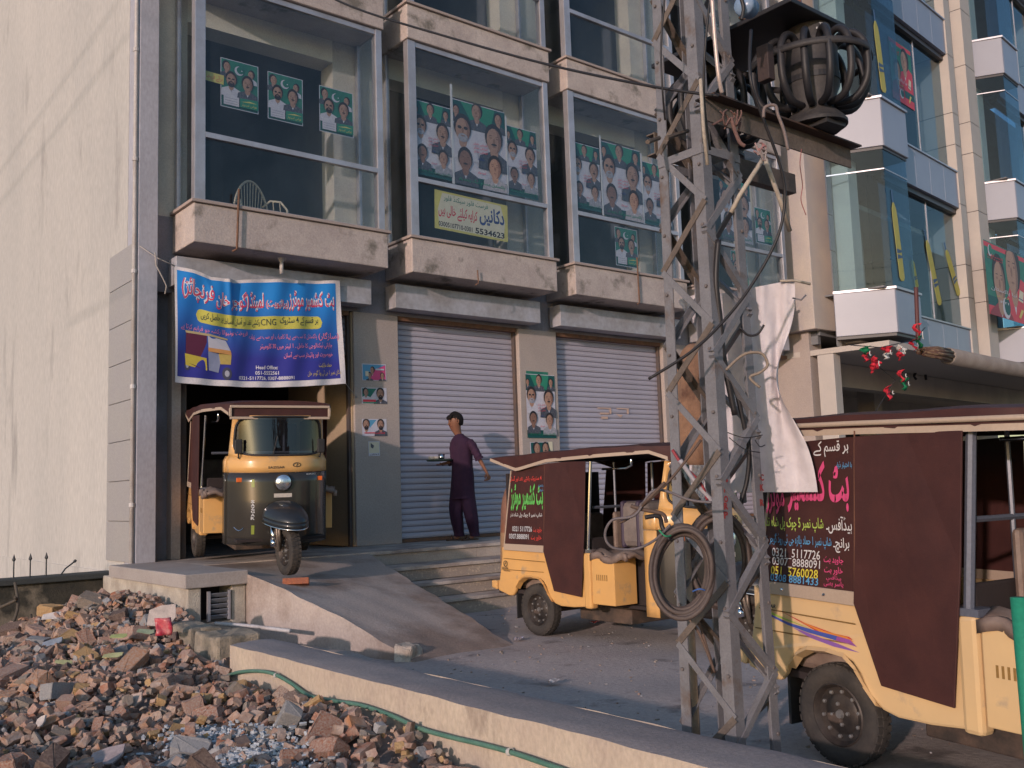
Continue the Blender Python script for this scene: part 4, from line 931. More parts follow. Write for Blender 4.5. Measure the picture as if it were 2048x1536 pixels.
tag(mb.obj('poster_remnants', F('paper remnant', (.55, .38, .30))), 'torn remnants of a poster on the right closed shutter', 'paper', kind=None)

# cane chair inside the leftmost bay
cane = M('pale cane', (.50, .43, .33), .6)
ch = empty('cane_chair', (4.45, 10.0, 4.33), 'pale cane armchair inside the leftmost glazed bay', 'chair')
def chpt(a):                                           # back hoop
    t = math.pi * a; return Vector((4.20 + .46 * a + .02, 9.97 + .10 * a, 4.34 + .47 * math.sin(t) ** .45 * (1 - .10 * a)))
mb = MB(); mb.tube([chpt(a) for a in np.linspace(0.02, .98, 24)], .014, 6); child(mb.obj('back_hoop', cane, smooth=True), ch)
for a in np.linspace(.12, .9, 10):
    mb = MB(); t = chpt(a); mb.tube([t, Vector((t.x * .8 + 4.4 * .2, t.y, 4.36))], .006, 5); child(mb.obj('cane', cane), ch)
mb = MB(); mb.tube([(4.58, 10.07, 4.50), (4.66, 9.98, 4.585), (4.74, 9.88, 4.56), (4.79, 9.82, 4.46), (4.80, 9.81, 4.30)], .013, 6); child(mb.obj('arm', cane, smooth=True), ch)
mb = MB(); mb.tube([(4.24, 9.99, 4.5), (4.24, 9.85, 4.5), (4.26, 9.8, 4.3)], .012, 6); child(mb.obj('arm', cane, smooth=True), ch)
for a in (.25, .5, .75):
    mb = MB(); mb.tube([(4.58 + .22 * a, 10.07 - .26 * a, 4.32), (4.58 + .2 * a, 10.07 - .24 * a, 4.57 - .04 * abs(a - .5))], .005, 5); child(mb.obj('cane', cane), ch)
mb = MB(); mb.box(4.24, 4.78, 9.82, 10.06, 4.305, 4.34); child(mb.obj('seat', cane, bev=.01), ch)
for x, y in ((4.45, 9.9),):
    pass

# ------------------------------------------------------------------ neighbouring building with chamfered glass bays
th = R_(6.4); U = Vector((math.cos(th), math.sin(th), 0)); N = Vector((math.sin(th), -math.cos(th), 0))   # along, outward
P0 = Vector((15.25, 8.36, 0))
panel = M('white composite panel', (.31, .315, .37), .35, mcol=(.29, .295, .345), scale=1, fine=.02)
dustp = M('dusty panel', (.50, .46, .44), .7, mcol=(.42, .38, .37), scale=4, fine=.1)
beige = M('beige facade tile', (.48, .43, .39), .6, mcol=(.43, .39, .36), scale=1.5, fine=.04)
spand = M('grey blue spandrel panel', (.25, .28, .36), .35, mcol=(.22, .25, .33), scale=1, fine=.02)
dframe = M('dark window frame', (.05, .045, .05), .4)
bglass = glass('blue tinted glass', (.68, .77, .82), .02, haze=.004, hcol=(.14, .24, .34), gk=.4)
nb = empty('neighbour_building', (15.3, 9, 0), 'modern building with white panel bays and blue glass to the right', 'building')
def L(u, n, z=0): return P0 + U * u + N * n + Vector((0, 0, z))
def NBx(name, boxes, mat, bev=0, parent=None):
    mb = MB(); T = frame(P0, U, N, (0, 0, 1))
    for b in boxes: mb.box(*b, T)
    return child(mb.obj(name, mat, bev=bev), parent or nb)
def NP(name, plan, z0, z1, mat, bev=0, parent=None):
    mb = MB(); mb.prism(plan, z0, z1, lambda a, b, d: L(a, b, d)); return child(mb.obj(name, mat, bev=bev), parent or nb)
LV = [(3.66, 4.41), (6.93, 7.78), (10.32, 11.16), (13.7, 14.6)]
cd = (-.42, -.90)                                         # left back end of the chamfer relative to the corner (u,n)
for bi, ub in enumerate((0, 7.02, 13.9)):
    for k, (za, zb) in enumerate(LV):
        plan = [(ub + cd[0], cd[1]), (ub, 0), (ub + 1.05, 0), (ub + 1.05, -.9)]
        bx = NP('bay_box', plan, za, zb, panel, .01)
        # right hand face is darker spandrel sheet, corner trims
        NP('front_sheet', [(ub + .03, .004), (ub + 1.05, .004), (ub + 1.05, .0005), (ub + .03, .0005)], za + .01, zb - .035, spand, parent=bx)
        NP('drip_trim', [(ub + cd[0] - .01, cd[1]), (ub - .02, .035), (ub + 1.07, .035), (ub + 1.07, -.9)], zb + .001, zb + .04, alu, parent=bx)
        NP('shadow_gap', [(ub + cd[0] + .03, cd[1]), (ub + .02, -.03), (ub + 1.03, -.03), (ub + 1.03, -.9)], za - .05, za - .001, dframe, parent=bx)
        if k < 3:
            z0 = zb + .042; z1 = LV[k + 1][0] - .052
            gl = NP('glass_bay', [(ub + cd[0] + .04, cd[1]), (ub + .02, -.04), (ub + .03, -.046), (ub + cd[0] + .05, cd[1])], z0, z1, bglass)
            NP('pane', [(ub + .035, -.04), (ub + 1.0, -.04), (ub + 1.0, -.046), (ub + .035, -.046)], z0, z1, bglass, parent=gl)
            NP('pane', [(ub + 1.0, -.05), (ub + 1.006, -.05), (ub + 1.006, -.8), (ub + 1.0, -.8)], z0, z1, bglass, parent=gl)
            NP('transom', [(ub + cd[0] + .045, cd[1]), (ub + .015, -.03), (ub + 1.0, -.03), (ub + 1.0, -.036), (ub + .022, -.036), (ub + cd[0] + .052, cd[1])], z1 - .36, z1 - .34, alu, parent=gl)
uw0, uw1 = 1.06, 4.72
for off in (0, 7.02):
    for k, (za, zb) in enumerate(LV):
        s0, s1 = za - .12, zb - .2
        x = off + uw0
        wd = (uw1 - uw0) / 5
        for j in range(5): NBx('spandrel_panel', [(x + j * wd + .004, x + (j + 1) * wd - .004, -.80, -.45, s0, s1)], spand, .003)
        NBx('window_ledge', [(off + uw0, off + uw1, -.79, -.42, s1 + .001, s1 + .03)], alu)
        if k < 3:
            t = LV[k + 1][0] - .12
            wf = NBx('window', [(off + uw0, off + uw1, -.70, -.52, t - .11, t - .004)], dframe)
            NBx('pane', [(off + uw0 + .02, off + uw1 - .02, -.606, -.600, s1 + .032, t - .112)], bglass, parent=wf)
            NBx('mullion', [(off + uw0 + 2.2, off + uw0 + 2.23, -.61, -.59, s1 + .035, t - .115)], alu, parent=wf)
for off in (0, 7.02):
    for a, b, n0 in ((uw1 + .002, uw1 + .33, -.42), (uw1 + .335, uw1 + .86, -.62), (uw1 + .865, uw1 + 1.44, -.36)):
        zz = 3.5
        for k in range(9):
            z1 = [4.9, 5.6, 6.9, 8.2, 8.9, 10.2, 11.5, 12.2, 14.6][k]
            NBx('facade_tile', [(off + a, off + b, -1.2, n0, zz + .006, z1 - .006)], beige, .003); zz = z1
        NBx('tile_joint_back', [(off + a + .01, off + b - .01, -1.2, n0 - .012, 3.5, 14.6)], dframe)
# left return strip next to the old building
zz = 3.5
for z1 in (5.2, 5.85, 7.9, 8.6, 11, 14.6):
    mb = MB(); a = L(-.42, -.905); b = Vector((15.235, 9.48, 0)); d = Vector((.25, .05, 0))
    mb.prism([(0, 0), (1, 0), (1, 1), (0, 1)], zz + .006, z1 - .006, lambda s, t, h: a + (b - a) * s + d * t + Vector((0, 0, h))); child(mb.obj('facade_tile', panel if zz > 5 else dustp, bev=.003), nb); zz = z1
# interior of the neighbour
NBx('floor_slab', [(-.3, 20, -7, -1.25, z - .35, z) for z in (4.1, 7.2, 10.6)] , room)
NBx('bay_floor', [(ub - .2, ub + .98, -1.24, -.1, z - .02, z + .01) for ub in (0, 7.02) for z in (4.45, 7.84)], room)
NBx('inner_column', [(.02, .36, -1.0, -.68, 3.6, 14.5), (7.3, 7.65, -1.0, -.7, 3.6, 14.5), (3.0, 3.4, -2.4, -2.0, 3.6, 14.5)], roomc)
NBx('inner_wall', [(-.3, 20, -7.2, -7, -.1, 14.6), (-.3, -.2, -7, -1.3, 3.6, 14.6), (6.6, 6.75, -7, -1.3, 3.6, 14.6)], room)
NBx('ceiling_light_panel', [(1.0, 6.4, -3.5, -1.26, 6.4, 6.5), (1.0, 6.4, -3.5, -1.26, 9.8, 9.9)], roomc)
NBx('roof_slab', [(-.3, 21, -7.2, -.46, 14.61, 14.9)], room)
# arcade at street level
NBx('soffit', [(-.35, 20, -5, -.02, 3.40, 3.495)], M('soffit paint', (.45, .40, .36), .9))
NBx('arcade_wall', [(-.3, 20, -5.2, -5.0, -.1, 3.40)], M('arcade wall', (.46, .40, .34), .9, mcol=(.38, .33, .28), scale=1.2))
NBx('arcade_beam', [(-.3, 20, -1.9, -1.6, 2.95, 3.39)], M('arcade wall', (.3, .26, .22)))
NBx('arcade_pier', [(5.2, 5.6, -3.2, -2.8, -.1, 3.39)], M('arcade wall', (.3, .26, .22)))
for u in (-.1, 2.4, 4.9, 7.4):
    f = NBx('shop_door', [(u + .1, u + 2.1, -4.99, -4.93, 0, 2.6)], darkm); NBx('door_frame', [(u + .1, u + .16, -4.92, -4.88, 0, 2.6), (u + 2.04, u + 2.1, -4.92, -4.88, 0, 2.6), (u + .17, u + 2.03, -4.92, -4.88, 2.2, 2.25)], rustf, parent=f)
NBx('edge_column', [(-.38, -.12, -1.3, -1.0, -.1, 3.39)], beige, .01)
# grey duct post and drop pipes where the buildings meet
for k, (x, r) in enumerate(((15.27, .03), (15.35, .02), (15.42, .02))):
    pipe('drain_pipe', [(x, 9.40 - .02 * k, 3.45), (x, 9.40 - .02 * k, ZT)], r, greyp if k else pvc, ('thick', 'middle', 'thin')[k] + ' pipe in the joint between the two buildings', 'pipe')
pipe('elbow_pipe', [(15.27, 9.38, 3.62), (15.0, 9.36, 3.50), (14.9, 9.36, 3.40), (14.9, 9.36, .1)], .03, pvc, 'cream pipe running down the corner beside the arcade', 'pipe')
# cricket bat shaped window stickers
bat_y = F('sticker yellow', (.40, .36, .09)); bat_b = F('sticker navy', (.05, .10, .20))
def bat(c, w, h, tilt, axis, nrm, label):
    e = empty('bat_sticker', c, label, 'window sticker', 'yellow cricket bat stickers on the neighbour windows')
    ax = Vector(axis); up0 = Vector((0, 0, 1)); a = ax * math.cos(tilt) - up0 * math.sin(tilt); u = ax * math.sin(tilt) + up0 * math.cos(tilt); n = Vector(nrm)
    f = lambda x, z, d: Vector(c) + a * x * w + u * z * h + n * d
    mb = MB(); pts = [(-.5, -.46), (-.25, -.5), (.25, -.5), (.5, -.46), (.5, .30), (.42, .42), (.12, .5), (-.12, .5), (-.42, .42), (-.5, .30)]
    mb.prism(pts, 0, .006, f); child(mb.obj('blade', bat_y), e)
    mb = MB(); mb.prism([(-.1, .5), (.1, .5), (.08, .66), (-.08, .66)], 0, .006, f); child(mb.obj('handle', bat_b), e)
    for z in (-.20, -.13):
        mb = MB(); mb.prism([(-.5, z - .022), (.5, z - .005), (.5, z + .022), (-.5, z + .04)], .0065, .009, f); child(mb.obj('stripe', bat_b), e)
Ni = N
def LP(px, py, n): return VP_(px, py, tuple(L(0, n))[:2], (U.x, U.y))
for (t, b, w, tl, n, lab) in (((1786, 405), (1805, 562), .20, 0.0, -.03, 'yellow bat sticker on the corner glass of the first neighbour bay'),
                          ((1853, 480), (1880, 610), .22, .0, -.585, 'slanting yellow bat sticker in the middle of the lower neighbour window'),
                          ((1892, 500), (1918, 590), .22, .0, -.585, 'yellow bat sticker at the right end of the lower neighbour window'),
                          ((1824, 520), (1834, 575), .16, .0, -.585, 'small yellow bat sticker at the left end of the lower neighbour window'),
                          ((1750, 42), (1768, 185), .20, 0.0, -.03, 'yellow bat sticker on the upper corner glass behind the transformer')):
    A = LP(t[0], t[1], n); Bq = LP(b[0], b[1], n); c = (A + Bq) / 2; dv = A - Bq; du = dv.dot(U); bat(c, w, math.hypot(du, dv.z), math.atan2(du, dv.z), U, N, lab)
def npost(px0, py0, px1, py1, n, label, faint=False):
    A = LP(px0, py0, n); Bq = LP(px1, py1, n); w = (Bq - A).dot(U); h = A.z - Bq.z
    p = Poster((A.x, A.y, Bq.z), U, (0, 0, 1), w, h); p.n = N
    p.rect('green', 0, 0, 1, 1); p.rect('red', 0, .92, 1, .985); p.poly('green', [(0, .3), (1, .25), (1, .8), (0, .9)]); p.rect('dgreen', 0, .12, 1, .26); p.rect('red', 0, 0, 1, .13)
    p.poly('red', [(.45, .25), (1, .25), (1, .60), (.80, .66), (.58, .55)]); p.head(.66, .74, .17, 'red', turn=-1); p.head(.30, .50, .15, 'maroon'); crescent(p, 'white', 'green', .13, .88, .05); crescent(p, 'white', 'dgreen', .42, .15, .09)
    p.poly('cream', [(.80, .48), (.90, .46), (.86, .30), (.74, .32)]); p.poly('navy', [(.75, .35), (.87, .33), (.87, .345), (.75, .365)]); p.poly('yellow', [(.80, .2), (.86, .19), (.76, .06), (.72, .08)])
    p.text('red', 'انصاف', (.06, .80, .42, .84)); p.text('red', 'تحریک', (.06, .76, .42, .795)); p.text('white', 'PTI', (.28, .20, .48, .23)); p.text('white', 'نیا پاکستان', (.08, .33, .70, .40)); p.text('yellow', 'گوجر خان', (.2, .27, .5, .30))
    return p.done('poster', label)
npost(1966, 478, 2060, 652, -.03 + .0, 'red and green party poster with two portraits at the right edge')
npost(1776, 70, 1830, 222, -.59, 'faded party poster inside the upper neighbour window')
# rolled awning and bunting
aw = empty('rolled_awning', tuple(L(3, .3, 3.2)), 'long rolled beige awning under the neighbour bays with a striped end', 'awning')
mb = MB(); A = LP(1895, 712, .35); Bq = LP(2120, 752, .35); Bq = A + U * 9; Bq.z = A.z
mb.lathe([(0, 0), (.14, 0), (.15, .02), (.15, 8.8), (0, 8.8)], axis_frame(A, Bq - A), 20); child(mb.obj('roll', M('dusty canvas', (.30, .26, .23), .9, mcol=(.24, .20, .18), scale=3, bump=.3), auto=True), aw)
mb = MB(); 
for k in range(7):
    a = R_(-50 + 38 * k); o_ = Vector((0, 0, .10 * math.sin(a))) + N * .10 * math.cos(a)
    mb.tube([A + o_, A - U * .55 + o_ * .9 + Vector((0, 0, .02 * math.sin(k * 3))), A - U * 1.15 + o_ * .55 + Vector((0, 0, -.02))], .035, 6)
child(mb.obj('striped_fold', M('striped canvas', (.14, .07, .05), .9, mcol=(.32, .22, .13), scale=14, amt=.4, sharp=.1, stretch=(.3, 1, 3)), smooth=True), aw)
flr = F('bunting red', (.60, .03, .05)); flg = F('bunting green', (.01, .17, .07)); flw = F('bunting white', (.6, .58, .55))
BN = L(0, .42)
def flag(px, py, sx, sy, rot, cols, label):
    c = VP_(px, py, tuple(BN)[:2], (U.x, U.y)); e = empty('bunting_flag', c, label, 'flag', 'red and green party flags on strings')
    k = 12.9 / 1927; w = sx * k; h = sy * k; ca, sa = math.cos(rot), math.sin(rot)
    for j, cl in enumerate(cols):
        mb = MB(); n = len(cols)
        mb.grid(lambda a, b: c + U * ((a - .5) * w * ca - ((b + j) / n - .5) * h * sa) + Vector((0, 0, (a - .5) * w * sa + ((b + j) / n - .5) * h * ca)) + N * (.05 * math.sin(a * 5 + b * 2 + j) + .03 * math.sin(b * 7)), 8, 4)
        child(mb.obj('panel', {'r': flr, 'g': flg, 'w': flw}[cl], smooth=True, solid=.003), e)
    mb = MB(); mb.tube([c + U * (.10 * w * math.cos(a)) + Vector((0, 0, .16 * h * math.sin(a))) + N * .08 for a in np.linspace(1.8, 5.6, 10)], .008, 4); child(mb.obj('crescent', flw), e)
for f in ((1730, 708, 34, 30, .3, 'rg', 'red and green flag hanging left under the neighbour bay'), (1748, 728, 26, 34, -.8, 'rr', 'twisted red flag left below the neighbour bay'), (1772, 706, 42, 30, .1, 'wr', 'red flag with a white edge in the middle of the bunting'),
          (1800, 704, 30, 30, -.5, 'rw', 'red flag with a pale bat near the awning end'), (1836, 672, 20, 60, .2, 'gr', 'green and red flag hanging upright by the brown pole'), (1826, 690, 24, 20, .7, 'r', 'small red flag at the foot of the brown pole'),
          (1802, 752, 24, 26, .3, 'r', 'red flag with a green emblem lower in the bunting'), (1808, 768, 36, 30, .0, 'g', 'dark green flag lowest in the bunting'), (1776, 786, 34, 24, .6, 'r', 'red flag lowest left above the rickshaw roof')):
    flag(*f)
q = lambda x, y: VP_(x, y, tuple(BN)[:2], (U.x, U.y))
mb = MB(); mb.tube([q(1700, 690), q(1760, 695), q(1830, 680), q(1850, 655)], .008, 5); mb.tube([q(1735, 715), q(1790, 760), q(1750, 825)], .006, 5); tag(mb.obj('bunting_string', black), 'dark strings carrying the party flags under the neighbour bay', 'string')
mb = MB(); mb.tube([q(1832, 575), q(1836, 680)], .035, 8); tag(mb.obj('brown_pole', M('brown pole paint', (.09, .03, .03), .6)), 'brown wooden pole standing against the corner of the first neighbour bay', 'pole')
# dark hanging thing under the arcade
mb = MB()
for pts in (((1832, 725), (1834, 740), (1828, 752), (1832, 758)), ((1845, 725), (1852, 732), (1850, 745), (1852, 760)), ((1836, 740), (1846, 742))):
    mb.tube([VP_(x, y, tuple(L(0, -1.5))[:2], (U.x, U.y)) for x, y in pts], .03, 6)
tag(mb.obj('hanging_bracket', black), 'dark forked brackets hanging under the arcade ceiling', 'bracket')
# ------------------------------------------------------------------ lattice tower
galv = M('dull galvanised steel', (.205, .20, .215), .6, metal=.15, mcol=(.155, .15, .16), scale=9, amt=.5, sharp=.4, bump=.1, bscale=80, col3=(.13, .09, .07), scale3=6, amt3=.08)
rusty = M('rust brown steel', (.115, .09, .075), .8, metal=.1, mcol=(.15, .12, .10), scale=10, bump=.3, bscale=60)
TWN = DP(1446, 1000, 3.86); TX0, TY0 = TWN.x, TWN.y              # nearest corner of the mast
tw = empty('lattice_tower', (TX0 + .14, TY0 + .14, 0), 'grey steel lattice mast wrapped in cables behind the low parapet', 'tower')
def side(z): return .285 - .0145 * max(0, z)
def leg(i, j, z):
    s = side(z); c = .285 / 2; return Vector((TX0 + c + (i - .5) * s, TY0 + c + (j - .5) * s, z))
ZTW = 6.2
for i in (0, 1):
    for j in (0, 1):
        mb = MB(); a = leg(i, j, -.2); b = leg(i, j, ZTW); w_ = .056 if (i, j) == (0, 0) else .05
        mb.angle(a, b, w_, .006, (1 if i == 0 else -1, 0, 0), (0, 1 if j == 0 else -1, 0))
        child(mb.obj('leg', galv), tw)
faces = [((0, 0), (0, 1), 0), ((0, 0), (1, 0), 1), ((1, 0), (1, 1), 2), ((0, 1), (1, 1), 3)]
for fa, fb, fi in faces:
    z = .04 + (.0, .14, .07, .2)[fi]; s_ = fi % 2; hp = .262
    while z < ZTW - .3:
        a = leg(*(fa if s_ else fb), z); b = leg(*(fb if s_ else fa), z + hp)
        mb = MB(); out = (Vector((fa[0] + fb[0] - 1, fa[1] + fb[1] - 1, 0))).normalized() if (fa[0] + fb[0] - 1 or fa[1] + fb[1] - 1) else Vector((0, 0, 0))
        o_ = out * .004; u = (b - a).normalized(); sidev = u.cross(out if out.length else Vector((1, 0, 0))).normalized()
        mb.angle(a + o_ - sidev * .014, b + o_ - sidev * .014, .028, .004, sidev, -out)
        child(mb.obj('brace', galv if (fi in (1, 2) or s_) else rusty), tw); z += hp; s_ = 1 - s_
for z in (2.62, 4.6):
    for fa, fb, fi in faces:
        mb = MB(); mb.bar(leg(*fa, z), leg(*fb, z), .008, .035); child(mb.obj('girt', galv), tw)
boltm = M('bolt rust', (.14, .12, .115), .7)
for z in np.arange(.2, 3.6, .262):
    for (i, j) in ((0, 0), (0, 1), (1, 0)):
        p = leg(i, j, z); d = Vector((-1, 0, 0)) if (i, j) != (1, 0) else Vector((0, -1, 0))
        mb = MB(); mb.lathe([(0, .008), (.007, .007), (.008, 0)], axis_frame(p + d * .001 + Vector((0, .02 if j == 0 else -.02, 0)) * (1 if d.x else 0) + Vector((-.02 if not d.x else 0, 0, 0)), d), 6); child(mb.obj('bolt', boltm), tw)
def tlet(ch, px, py, h, x=None, y=None):
    P_ = XP(px, py, x) if x is not None else YP(px, py, y); mb = MB()
    if x is not None: put_text(mb, ch, (0, 0, .022, h), lambda u, v: Vector((x, P_.y - u + .011, P_.z + v - h / 2)), .04)
    else: put_text(mb, ch, (0, 0, .026, h), lambda u, v: Vector((P_.x + u - .013, y, P_.z + v - h / 2)), .04)
    child(mb.obj('painted_letter', F('red oxide paint', (.28, .04, .04), .8)), tw)
for ch, py in (('S', 958), ('K', 978), ('O', 998), ('R', 1012), ('P', 1030)): tlet(ch, 1452, py, .028, y=leg(0, 0, 1.1).y - .0012)
for ch, py in (('C', 955), ('K', 975), ('R', 1005)): tlet(ch, 1524, py, .028, y=leg(1, 0, 1.1).y - .0012)

# channels and transformer
def chan(a, L_, h, w_, t, mat, name, open_dir=-1, axis=(1, 0, 0)):
    mb = MB(); y0, y1 = (a[1], a[1] + w_)
    mb.box(a[0], a[0] + L_, y0, y0 + t, a[2], a[2] + h); mb.box(a[0], a[0] + L_, y0 + t, y1, a[2], a[2] + t); mb.box(a[0], a[0] + L_, y0 + t, y1, a[2] + h - t, a[2] + h)
    return mb.obj(name, mat, bev=.002)
yf = TY0 - .075
A = YP(1412, 240, yf); Bq = YP(1412, 205, yf); Rr = YP(1702, 320, yf)
sup = empty('support_beam', tuple(A), 'rusty steel channel across the front of the mast carrying the transformer', 'steel beam')
zb = A.z; L_ = Rr.x - A.x
mb = MB(); mb.box(A.x, A.x + L_, yf, yf + .008, zb, zb + .095); child(mb.obj('web', rusty), sup)
mb = MB(); mb.box(A.x, A.x + L_ + .02, yf - .05, yf + .05, zb + .0955, zb + .103); child(mb.obj('flange', M('dark oiled steel', (.05, .035, .03), .6, metal=.2, mcol=(.09, .05, .035), scale=8)), sup)
yb = TY0 + .285 + .02
C0 = YP(1315, 268, yb); D0 = YP(1590, 345, yb)
sup2 = empty('support_beam', tuple(C0), 'grey brown steel channel behind the mast with an open square end at left', 'steel beam')
mb = MB(); zz = zb - .005; mb.box(C0.x - .02, D0.x, yb, yb + .006, zz, zz + .10); child(mb.obj('web', rusty), sup2)
for k in (0, 1):
    mb = MB(); mb.box(C0.x - .02, D0.x, yb + .0062, yb + .05, zz + k * .093, zz + k * .093 + .006); child(mb.obj('flange', rusty), sup2)
for k, (pa, pb) in enumerate((((1333, 276), (1375, 262)), ((1295, 284), (1318, 276)))):
    mb = MB(); mb.tube([YP(*pa, TY0 + .1), YP(*pb, TY0 + .2)], .010, 6); tag(mb.obj('steel_peg', rusty), ('rusty peg through the left mast leg', 'short rusty peg sticking out left of the mast')[k], 'metal peg')
# transformer
tm_ = M('dark transformer paint', (.060, .056, .056), .6, mcol=(.028, .025, .026), scale=5, bump=.1)
tubem = M('cooling tube paint', (.018, .019, .024), .5, mcol=(.030, .027, .028), scale=5)
rq = ray(1640, 262); TC = Vector(CP + rq * ((zb + .106 - 1.22) / rq[2])) + Vector((0, .03, 0)); LC = TC + Vector((-.30, -.12, .5))
for _ in range(8): LC.z = CP[2] + ray(1640, 0)[2] * (RW.T @ (np.array(LC) - CP))[2]
Ht = (LC.z - TC.z) / .93
tr = empty('transformer', tuple(TC), 'dark oil filled transformer with a cage of curved cooling tubes on the mast beams', 'transformer')
Rt = .114; RY = 1.15
TC1 = TC.copy()
for TC in (TC1 + Vector((-.02, .56, 0)), TC1):
    IT = Matrix.Translation(TC); ST = IT @ Matrix.Diagonal((1, RY, 1, 1))
    mb = MB(); mb.lathe([(.0, .02), (.135, .02), (.135, .035), (.125, .05), (.085, .10), (.082, .12), (Rt, .20), (Rt, Ht * .72), (Rt * .86, Ht * .82), (Rt * .80, Ht * .93), (0, Ht * .93)], ST, 40); child(mb.obj('tank', tm_, auto=True), tr)
    mb = MB(); mb.lathe([(Rt + .001, Ht * .42), (Rt + .004, Ht * .42), (Rt + .004, Ht * .47), (Rt + .001, Ht * .47)], ST, 40, closed=True); child(mb.obj('tank_band', tubem), tr)
    for k in range(15):
        a = 2 * math.pi * k / 15 + .28; e_ = Vector((math.cos(a), math.sin(a) * RY, 0)); d = Vector((math.cos(a) * RY, math.sin(a), 0)).normalized(); out_ = .118 + .012 * (k % 2)
        def tp(r_, z_): return TC + e_ * (Rt * min(1, r_)) + d * (out_ * max(0, r_ - 1)) + Vector((0, 0, z_ * Ht))
        pts = [tp(.80, .71), tp(1.2, .79), tp(1.65, .77), tp(1.97, .66), tp(2.05, .48), tp(1.93, .32), tp(1.5, .205), tp(.8, .20)]
        mb = MB(); P2 = []
        for i in range(len(pts) - 1):
            p0, p1, p2, p3 = pts[max(0, i - 1)], pts[i], pts[i + 1], pts[min(len(pts) - 1, i + 2)]
            for t in (0, .25, .5, .75): P2.append(.5 * ((2 * p1) + (p2 - p0) * t + (2 * p0 - 5 * p1 + 4 * p2 - p3) * t * t + (3 * p1 - p0 - 3 * p2 + p3) * t ** 3))
        P2.append(pts[-1]); mb.tube(P2, .0165, 10); child(mb.obj('cooling_tube', tubem, smooth=True), tr)
TC = TC1
hp_ = [TC + Vector((math.cos(a) * Rt, math.sin(a) * RY * Rt, Ht * .575)) + Vector((math.cos(a) * RY, math.sin(a), 0)).normalized() * .146 for a in np.linspace(0, 2 * math.pi, 49)[:-1]]
mb = MB(); n_ = len(hp_); o1_ = [p + Vector((0, 0, .03)) for p in hp_]; mb.add(hp_ + o1_, [(i, (i + 1) % n_, (i + 1) % n_ + n_, i + n_) for i in range(n_)]); child(mb.obj('tube_hoop', tm_, solid=.005, smooth=True), tr)
mb = MB(); mb.box(LC.x, LC.x + .43, LC.y, LC.y + .82, LC.z, LC.z + .022); child(mb.obj('lid', tubem, bev=.004), tr)
mb = MB(); mb.prism([(-.08, -.12), (.05, -.13), (.10, -.05), (.10, .14), (-.08, .14)], -.001, .019, lambda a, b, d: TC + Vector((a, b, d))); child(mb.obj('base_plate', tubem), tr)
mb = MB(); q = DP(1532, 128, 4.2); mb.box(q.x - .025, q.x + .02, q.y - .03, q.y + .03, q.z - .08, q.z + .08); child(mb.obj('side_plate', M('brown plate', (.045, .03, .028), .7, bump=.2), bev=.004), tr)
mb = MB()
vdir = Vector((CP[0] - TC.x, CP[1] - TC.y, 0)).normalized(); rdir = Vector((-vdir.y, vdir.x, 0)); 
f = lambda u, v: TC + Vector((0, -Rt * RY * .86, 0)) + Vector((u, -.001 + abs(u + .02) * abs(u + .02) * 14, v)) + Vector((-.01, 0, 0))
for k, (s, w_, x) in enumerate((('TRANSFORMER', .10, 0), ('PAK ELEKTRON', .12, 0), ('SR 1 80', .075, 0))): put_text(mb, s, (-w_ / 2 , Ht * .875 - k * .020, w_ / 2, Ht * .875 - k * .020 + .010), f, .03)
child(mb.obj('lettering', F('stencil white', (.45, .45, .45))), tr)
for k, (dx, dy, c) in enumerate(((.06, .08, 'w'), (.06, .28, 'b'), (.06, .48, 'w'), (.25, .12, 'b'), (.25, .32, 'w'), (.25, .5, 'b'))):
    mb = MB(); T = Matrix.Translation((LC.x + dx, LC.y + dy, LC.z + .022)); mb.lathe([(.03, 0), (.02, .03), (.034, .04), (.02, .05), (.034, .06), (.02, .07), (.032, .08), (.014, .09), (.010, .14)], T, 12)
    child(mb.obj('bushing', M('porcelain white', (.5, .48, .45), .2) if c == 'w' else M('porcelain brown', (.16, .07, .04), .2), smooth=True), tr)
mb = MB(); T = axis_frame(DP(1490, 12, 3.95), (1, .2, .1)); mb.lathe([(0, -.02), (.04, -.02), (.045, 0), (.03, .01), (.045, .02), (.03, .03), (.04, .05), (0, .05)], T, 14); tag(mb.obj('insulator', M('porcelain blue', (.20, .28, .40), .25), smooth=True), 'small blue grey insulator hanging beside the transformer lid', 'insulator')

# ------------------------------------------------------------------ cables, cloth, bundles on the mast
cabm = M('black cable', (.022, .02, .022), .45, fine=.05)
cabw = M('brown cable', (.10, .065, .05), .7)
bam = M('bamboo', (.42, .36, .29), .7, mcol=(.32, .27, .22), scale=18)
def crv(pts, n=6):
    pts = [Vector(p) for p in pts]; out = []
    for i in range(len(pts) - 1):
        p0, p1, p2, p3 = pts[max(0, i - 1)], pts[i], pts[i + 1], pts[min(len(pts) - 1, i + 2)]
        for k in range(n):
            t = k / n; out.append(.5 * ((2 * p1) + (p2 - p0) * t + (2 * p0 - 5 * p1 + 4 * p2 - p3) * t * t + (3 * p1 - p0 - 3 * p2 + p3) * t ** 3))
    return out + [pts[-1]]
def cable(px, r, mat, label, cat='cable', name='cable', group=None):
    mb = MB(); mb.tube(crv([DP(*p) for p in px]), r, 7); return tag(mb.obj(name, mat, smooth=True), label, cat, group)
cable([(560, -60, 5.6), (700, 12, 5.3), (900, 75, 4.9), (1100, 130, 4.5), (1300, 172, 4.05), (1437, 192, 3.86)], .0062, cabm, 'black overhead cable sagging from top left to the mast')
cable([(1330, -10, 3.9), (1322, 90, 3.9), (1325, 180, 3.9), (1330, 240, 3.95)], .0042, cabm, 'thin black wire hanging left of the mast top')
cable([(1421, -10, 3.75), (1410, 100, 3.75), (1408, 200, 3.78), (1420, 300, 3.8)], .005, cabm, 'black wire running down the front of the mast')
